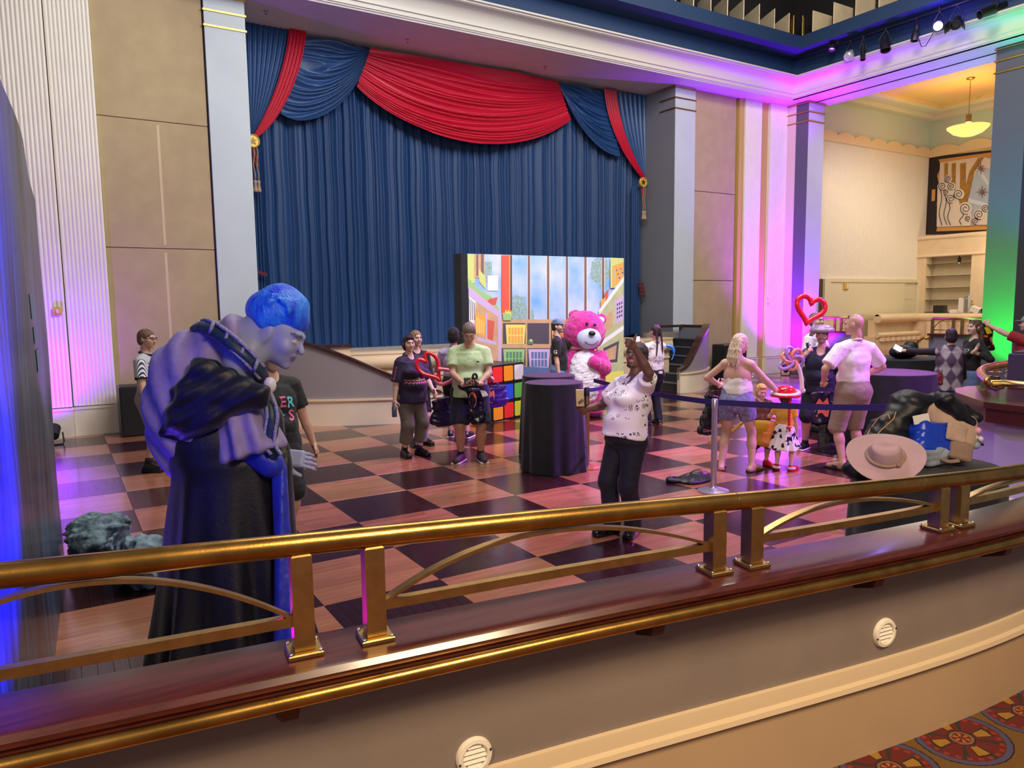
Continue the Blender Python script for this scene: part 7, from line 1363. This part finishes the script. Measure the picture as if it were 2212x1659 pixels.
p = fl(2092, 928); A = person('long-haired young woman in black sweater with an oval white badge', p, 1.72, -62, (.66, .46, .38), .95, 0, 1, hy=-14, arms={'L': {'to': (-.13, .06, .74), 'hint': (-.6, -.5, -.8), 'hdir': (-.6, -.3, .6), 'palm': (.4, .7, .3), 'g': 'relax'}, 'R': {'to': (.05, .15, .62)}}, top=[dict(m=C_black, sleeve=1.7, hem=-.04)], bottom=[dict(m=C_jean, len=.05, name='jeans')], shoes=dict(k='shoe', m=SH_blk), hair=('long', S(104, 70, 52)))
glasses(A, True, name='sunglasses'); decal('name_badge', disk(.048, 18, .034), [tuple(range(18))], M_white, A['top'][0], A['T'](-.045, .3, .215), -A['r'], A['u'], .006)
p = fl(2206, 926); A = person('man in brick red tee and grey cap raising a bag at the right edge', p, 1.77, -96, SK_p, 1.15, .4, hy=-4, arms={'L': {'to': (-.08, .375, .985), 'hint': (-.4, -.3, -1), 'g': 'fist'}, 'R': {'to': (.15, .1, .52)}}, top=[dict(m=C_red, sleeve=.8, hem=-.05, loose=.02)], bottom=[dict(m=C_khaki, len=.28, loose=.02, name='shorts')], shoes=dict(k='shoe', m=SH_blk), hair=('short', S(120, 110, 104)))
cap_hat(A, cloth('stone_cap', S(128, 126, 120))); glasses(A); band(A, 'L', M_blackpl, 'bracelet', .92, .022, .02); b = SDF(); b.box(A['T'](0, -.13, .14), (.14, .075, .20), .05, A['RT']); b.box(A['T'](0, -.21, .09), (.10, .03, .10), .025, A['RT'], k=.01); b.fold(wob(.005, 20, 3)); soft('backpack', b, .012, cloth('blue_backpack', S(30, 100, 176)), A['root'])
hL = A['world'](A['hand']['L']); o, c_, bt = tote('black bag with yellow and orange print dangling from the raised hand at right', hL+np.array([0, 0, -.01]), RGT, .40, .42, MATS['black_nylon'], .14, .02, (.0, 0, 0), seed=51)
decal('orange_print', [(-.16, .06), (-.05, .10), (.12, .06), (.15, -.08), (.0, -.14), (-.14, -.10)], [(0, 1, 2, 3, 4, 5)], M_orp, o, Vector(c_-WL[o])+Vector((0, 0, -.26)), Vector(RGT), Vector((0, 0, 1)), .004); decal('yellow_print', [(-.03, .05), (.05, .06), (.10, -.04), (.02, -.06)], [(0, 1, 2, 3)], mat('print_yellow_bag', S(240, 220, 40), .5), o, Vector(c_-WL[o])+Vector((.02, 0, -.10)), Vector(RGT), Vector((0, 0, 1)), .006)

M_pbag, N, L, B, sp, mth, mix, tex = pat('blue_white_plastic', .2); L.new(mix(mth('GREATER_THAN', mth('ADD', sp.outputs[2], mth('MULTIPLY', tex('ShaderNodeTexNoise', 7), .10)), .17), S(158, 168, 190), S(24, 62, 196)), B.inputs['Base Color'])
# ------------------------------------------------------------------ belongings heaped on the near right table
TCx, TCy = TC.location[0], TC.location[1]; zt = 1.06; td = depth((TCx, TCy, zt)); tt = lambda px, py, dz=0.: dep(px, py, td+dz)
c = tt(1912, 988, -.28); hn = N3(-FWD*.62+UPV*.72-RGT*.25); M_felt = mat('mauve_felt', S(184, 152, 160), .9, noise=.06, nscale=10, bump=.15, bscale=200)
hq = Vector(hn).to_track_quat('Z', 'Y').to_matrix(); HT2 = thing('felt_hat', 'wide-brimmed mauve felt hat leaning on the black draped table by the brass rail', 'hat', tuple(c))
b = MB(); n = 40; V = []; prof = [(.088, .012), (.10, .004), (.13, .0), (.17, .004), (.2, .012), (.202, .017), (.198, .018), (.17, .010), (.13, .006), (.1, .01), (.09, .018)]
for i in range(n):
    a = 2*pi*i/n
    for r_, z_ in prof: V.append(c+np.array(hq @ Vector((r_*cos(a)*1.06, r_*sin(a)*.96, z_+.018*(r_/.2)**2*cos(2*a)))))
k = len(prof); b.add(V, [(i*k+j, ((i+1) % n)*k+j, ((i+1) % n)*k+(j+1) % k, i*k+(j+1) % k) for i in range(n) for j in range(k)]); b.build('brim', M_felt, HT2, True)
G = SDF(); Rh = np.array(hq).T; hl = lambda x_, y_, z_: c+np.array(hq @ Vector((x_, y_, z_))); G.frus(hl(0, 0, .0), hl(0, 0, .085), (.094, .086), (.078, .070), Rh[0], k=.01, rnd=.03); G.ell(hl(0, 0, .082), (.076, .066, .022), Rh, k=.02); G.ell(hl(.0, .0, .112), (.055, .016, .02), Rh, k=.02, op='s'); soft('crown', G, .006, M_felt, HT2, np.array(HT2.location))
b = MB(); b.tube([hl(.096*cos(a), .088*sin(a), .022) for a in np.linspace(0, 2*pi, 33)[:-1]], .013, 8, closed=True, flat=.5); b.ball(hl(.07, -.075, .024), (.02, .012, .014), 10); b.build('hat_band', mat('taupe_band', S(150, 124, 110), .7), HT2, True)
C_bn = MATS['black_nylon']
G = SDF(); G.cap(tt(1895, 975, .02), tt(1965, 880, .08), .10, .10, k=.05); G.cap(tt(1965, 880, .08), tt(2030, 870, .10), .09, .05, k=.05); G.box(tt(1925, 960, .05), (.15, .10, .12), .05, rotm(RGT, FWD, UPV) @ euler(0, .5, 0), k=.05); G.cap(tt(1850, 1010, 0), tt(1930, 965, .05), .07, .09, k=.05); G.fold(wob(.012, 16, 4)); G.fold(lambda P: -np.abs(wob(.016, 30, 5)(P))); o = tag(soft('drawstring_bag', G, .010, C_bn, base=True), 'black drawstring bag with thin gold outlines slumped behind the mauve hat', 'bag')
for pts in ([(1866, 955), (1880, 925), (1900, 900), (1918, 895), (1922, 905)], [(1885, 952), (1902, 930), (1930, 905), (1935, 890)]):
    b = MB(); bvh = BVHTree.FromPolygons([Vector(v.co)+Vector(WL[o]) for v in o.data.vertices], [tuple(p_.vertices) for p_ in o.data.polygons]); P = []
    for t_ in np.linspace(0, len(pts)-1, 18):
        px, py = np.interp(t_, range(len(pts)), [q_[0] for q_ in pts]), np.interp(t_, range(len(pts)), [q_[1] for q_ in pts]); h_ = bvh.ray_cast(Vector(CAM), Vector(ray(px, py)).normalized())
        if h_[0]: P.append(np.array(h_[0])-FWD*.002)
    if len(P) > 3: b.tube(P, .0035, 5); b.build('gold_outline', mat('gold_thread', S(200, 140, 90), .6), o, True)
G = SDF(); G.box(tt(2000, 955, -.02), (.115, .09, .115), .05, rotm(RGT, FWD, UPV) @ euler(0, .35, .2), k=.03); G.cap(tt(1975, 930), tt(2040, 925), .05, .05, k=.04); G.cap(tt(2000, 990, -.05), tt(2035, 960), .05, .06, k=.04); G.fold(wob(.012, 22, 8)); G.fold(lambda P: -np.abs(wob(.010, 40, 9)(P))); tag(soft('plastic_bag', G, .009, M_pbag, base=True), 'crumpled glossy blue and white plastic bag between the hat and the beige backpack', 'bag')
b = MB(); b.box(tt(1990, 905, -.08), (.10, .004, .055), R=Matrix([list(RGT), list(FWD), list(UPV)]).transposed() @ Matrix.Rotation(-.2, 3, 'Y')); tag(b.build('paper_sheet', M_white), 'white paper sheet sticking out of the blue plastic bag', 'paper')
BP = thing('backpack', 'beige backpack with front pocket and charms on the black draped table', 'backpack', tuple(tt(2065, 990, .02))); C_bei = cloth('beige_canvas', S(186, 158, 140)); C_bei2 = cloth('taupe_canvas', S(150, 124, 112)); Rb = rotm(RGT, FWD, UPV) @ euler(0, .30, 0)
G = SDF(); G.box(tt(2060, 945, .02), (.105, .08, .15), .05, Rb); G.cap(tt(2010, 890, .05), tt(2075, 950), .07, .08, k=.04); G.fold(wob(.006, 24, 2)); soft('body', G, .009, C_bei, BP, np.array(BP.location))
G = SDF(); G.box(tt(2072, 975, -.09), (.072, .035, .06), .025, Rb, k=.01); G.fold(wob(.003, 30, 3)); soft('pocket', G, .007, C_bei2, BP, np.array(BP.location)); G = SDF(); G.box(tt(2066, 935, -.10), (.062, .012, .055), .01, Rb); soft('flap', G, .007, C_bei, BP, np.array(BP.location))
b = MB(); b.tube(smoothpath([tuple(tt(*q_)) for q_ in ((2040, 975, -.08), (2030, 990, -.12), (2050, 998, -.16), (2072, 995, -.16))], 20), .014, 6, flat=.4); b.build('strap', C_bei2, BP, True)
for k, (px, py, mt, r_) in enumerate(((2112, 930, mat('pink_charm', S(232, 170, 200), .4), .022), (2105, 945, M_white, .020), (2118, 948, M_white, .018), (2108, 962, mat('grey_charm', S(150, 160, 190), .5), .024), (2122, 960, M_blackpl, .010))): b = MB(); b.ball(tt(px, py, -.05), r_, 10); b.tube([tt(px, py, -.05), tt(2090, 925, -.06)], .003, 5); b.build('charm', mt, BP, True)
G = SDF(); G.cap(tt(2020, 862, .08), tt(2105, 900, .05), .045, .035, k=.03); G.cap(tt(2040, 868, -.02), tt(2095, 912, -.03), .05, .035, k=.04); G.fold(wob(.010, 20, 12)); G.fold(lambda P: -np.abs(wob(.012, 34, 6)(P))); tag(soft('black_jacket', G, .009, C_bn, base=True), 'black jacket draped over the top of the beige backpack', 'jacket')
G = SDF(); c = fl(1950, 772, 1.10); G.ell((c[0], c[1], 1.20), (.30, .2, .12), k=.03); G.ell((c[0]+.22, c[1], 1.28), (.12, .12, .10), k=.03); G.fold(wob(.02, 12, 5)); tag(soft('dark_bag', G, .016, C_bn, base=True), 'dark limp bag lying on the navy draped table in front of the bar', 'bag')
# bag dropped on the floor by the silver post
c = fl(1502, 1036); G = SDF(); G.ell((c[0], c[1], .02), (.30, .20, .06), euler(0, 0, .3), k=.03); G.ell((c[0]-.22, c[1]+.06, .02), (.16, .09, .05), k=.03); G.cap((c[0]-.05, c[1], .07), (c[0]+.02, c[1]-.04, .09), .04, .03, k=.03); G.ell((c[0]-.25, c[1]+.06, .05), (.06, .035, .2), k=.01, op='s'); G.fold(wob(.018, 18, 6)); G.cut((0, 0, .004), (0, 0, -1)); o = tag(soft('drawstring_bag', G, .010, C_bn, base=True), 'navy drawstring bag lying flat on the dance floor behind the silver post', 'bag')
for pts in ([(-.10, .05), (.0, .08), (.12, .02)], [(-.06, -.05), (.08, -.08), (.18, -.03)]):
    b = MB(); bvh = BVHTree.FromPolygons([Vector(v.co)+Vector(WL[o]) for v in o.data.vertices], [tuple(p_.vertices) for p_ in o.data.polygons]); P = []
    for t_ in np.linspace(0, 2, 12):
        h_ = bvh.ray_cast(Vector((c[0]+np.interp(t_, range(3), [q_[0] for q_ in pts]), c[1]+np.interp(t_, range(3), [q_[1] for q_ in pts]), .6)), Vector((0, 0, -1)))
        if h_[0]: P.append(np.array(h_[0])+np.array([0, 0, .001]))
    if len(P) > 3: b.tube(P, .004, 5); b.build('gold_outline', MATS['gold_thread'], o, True)
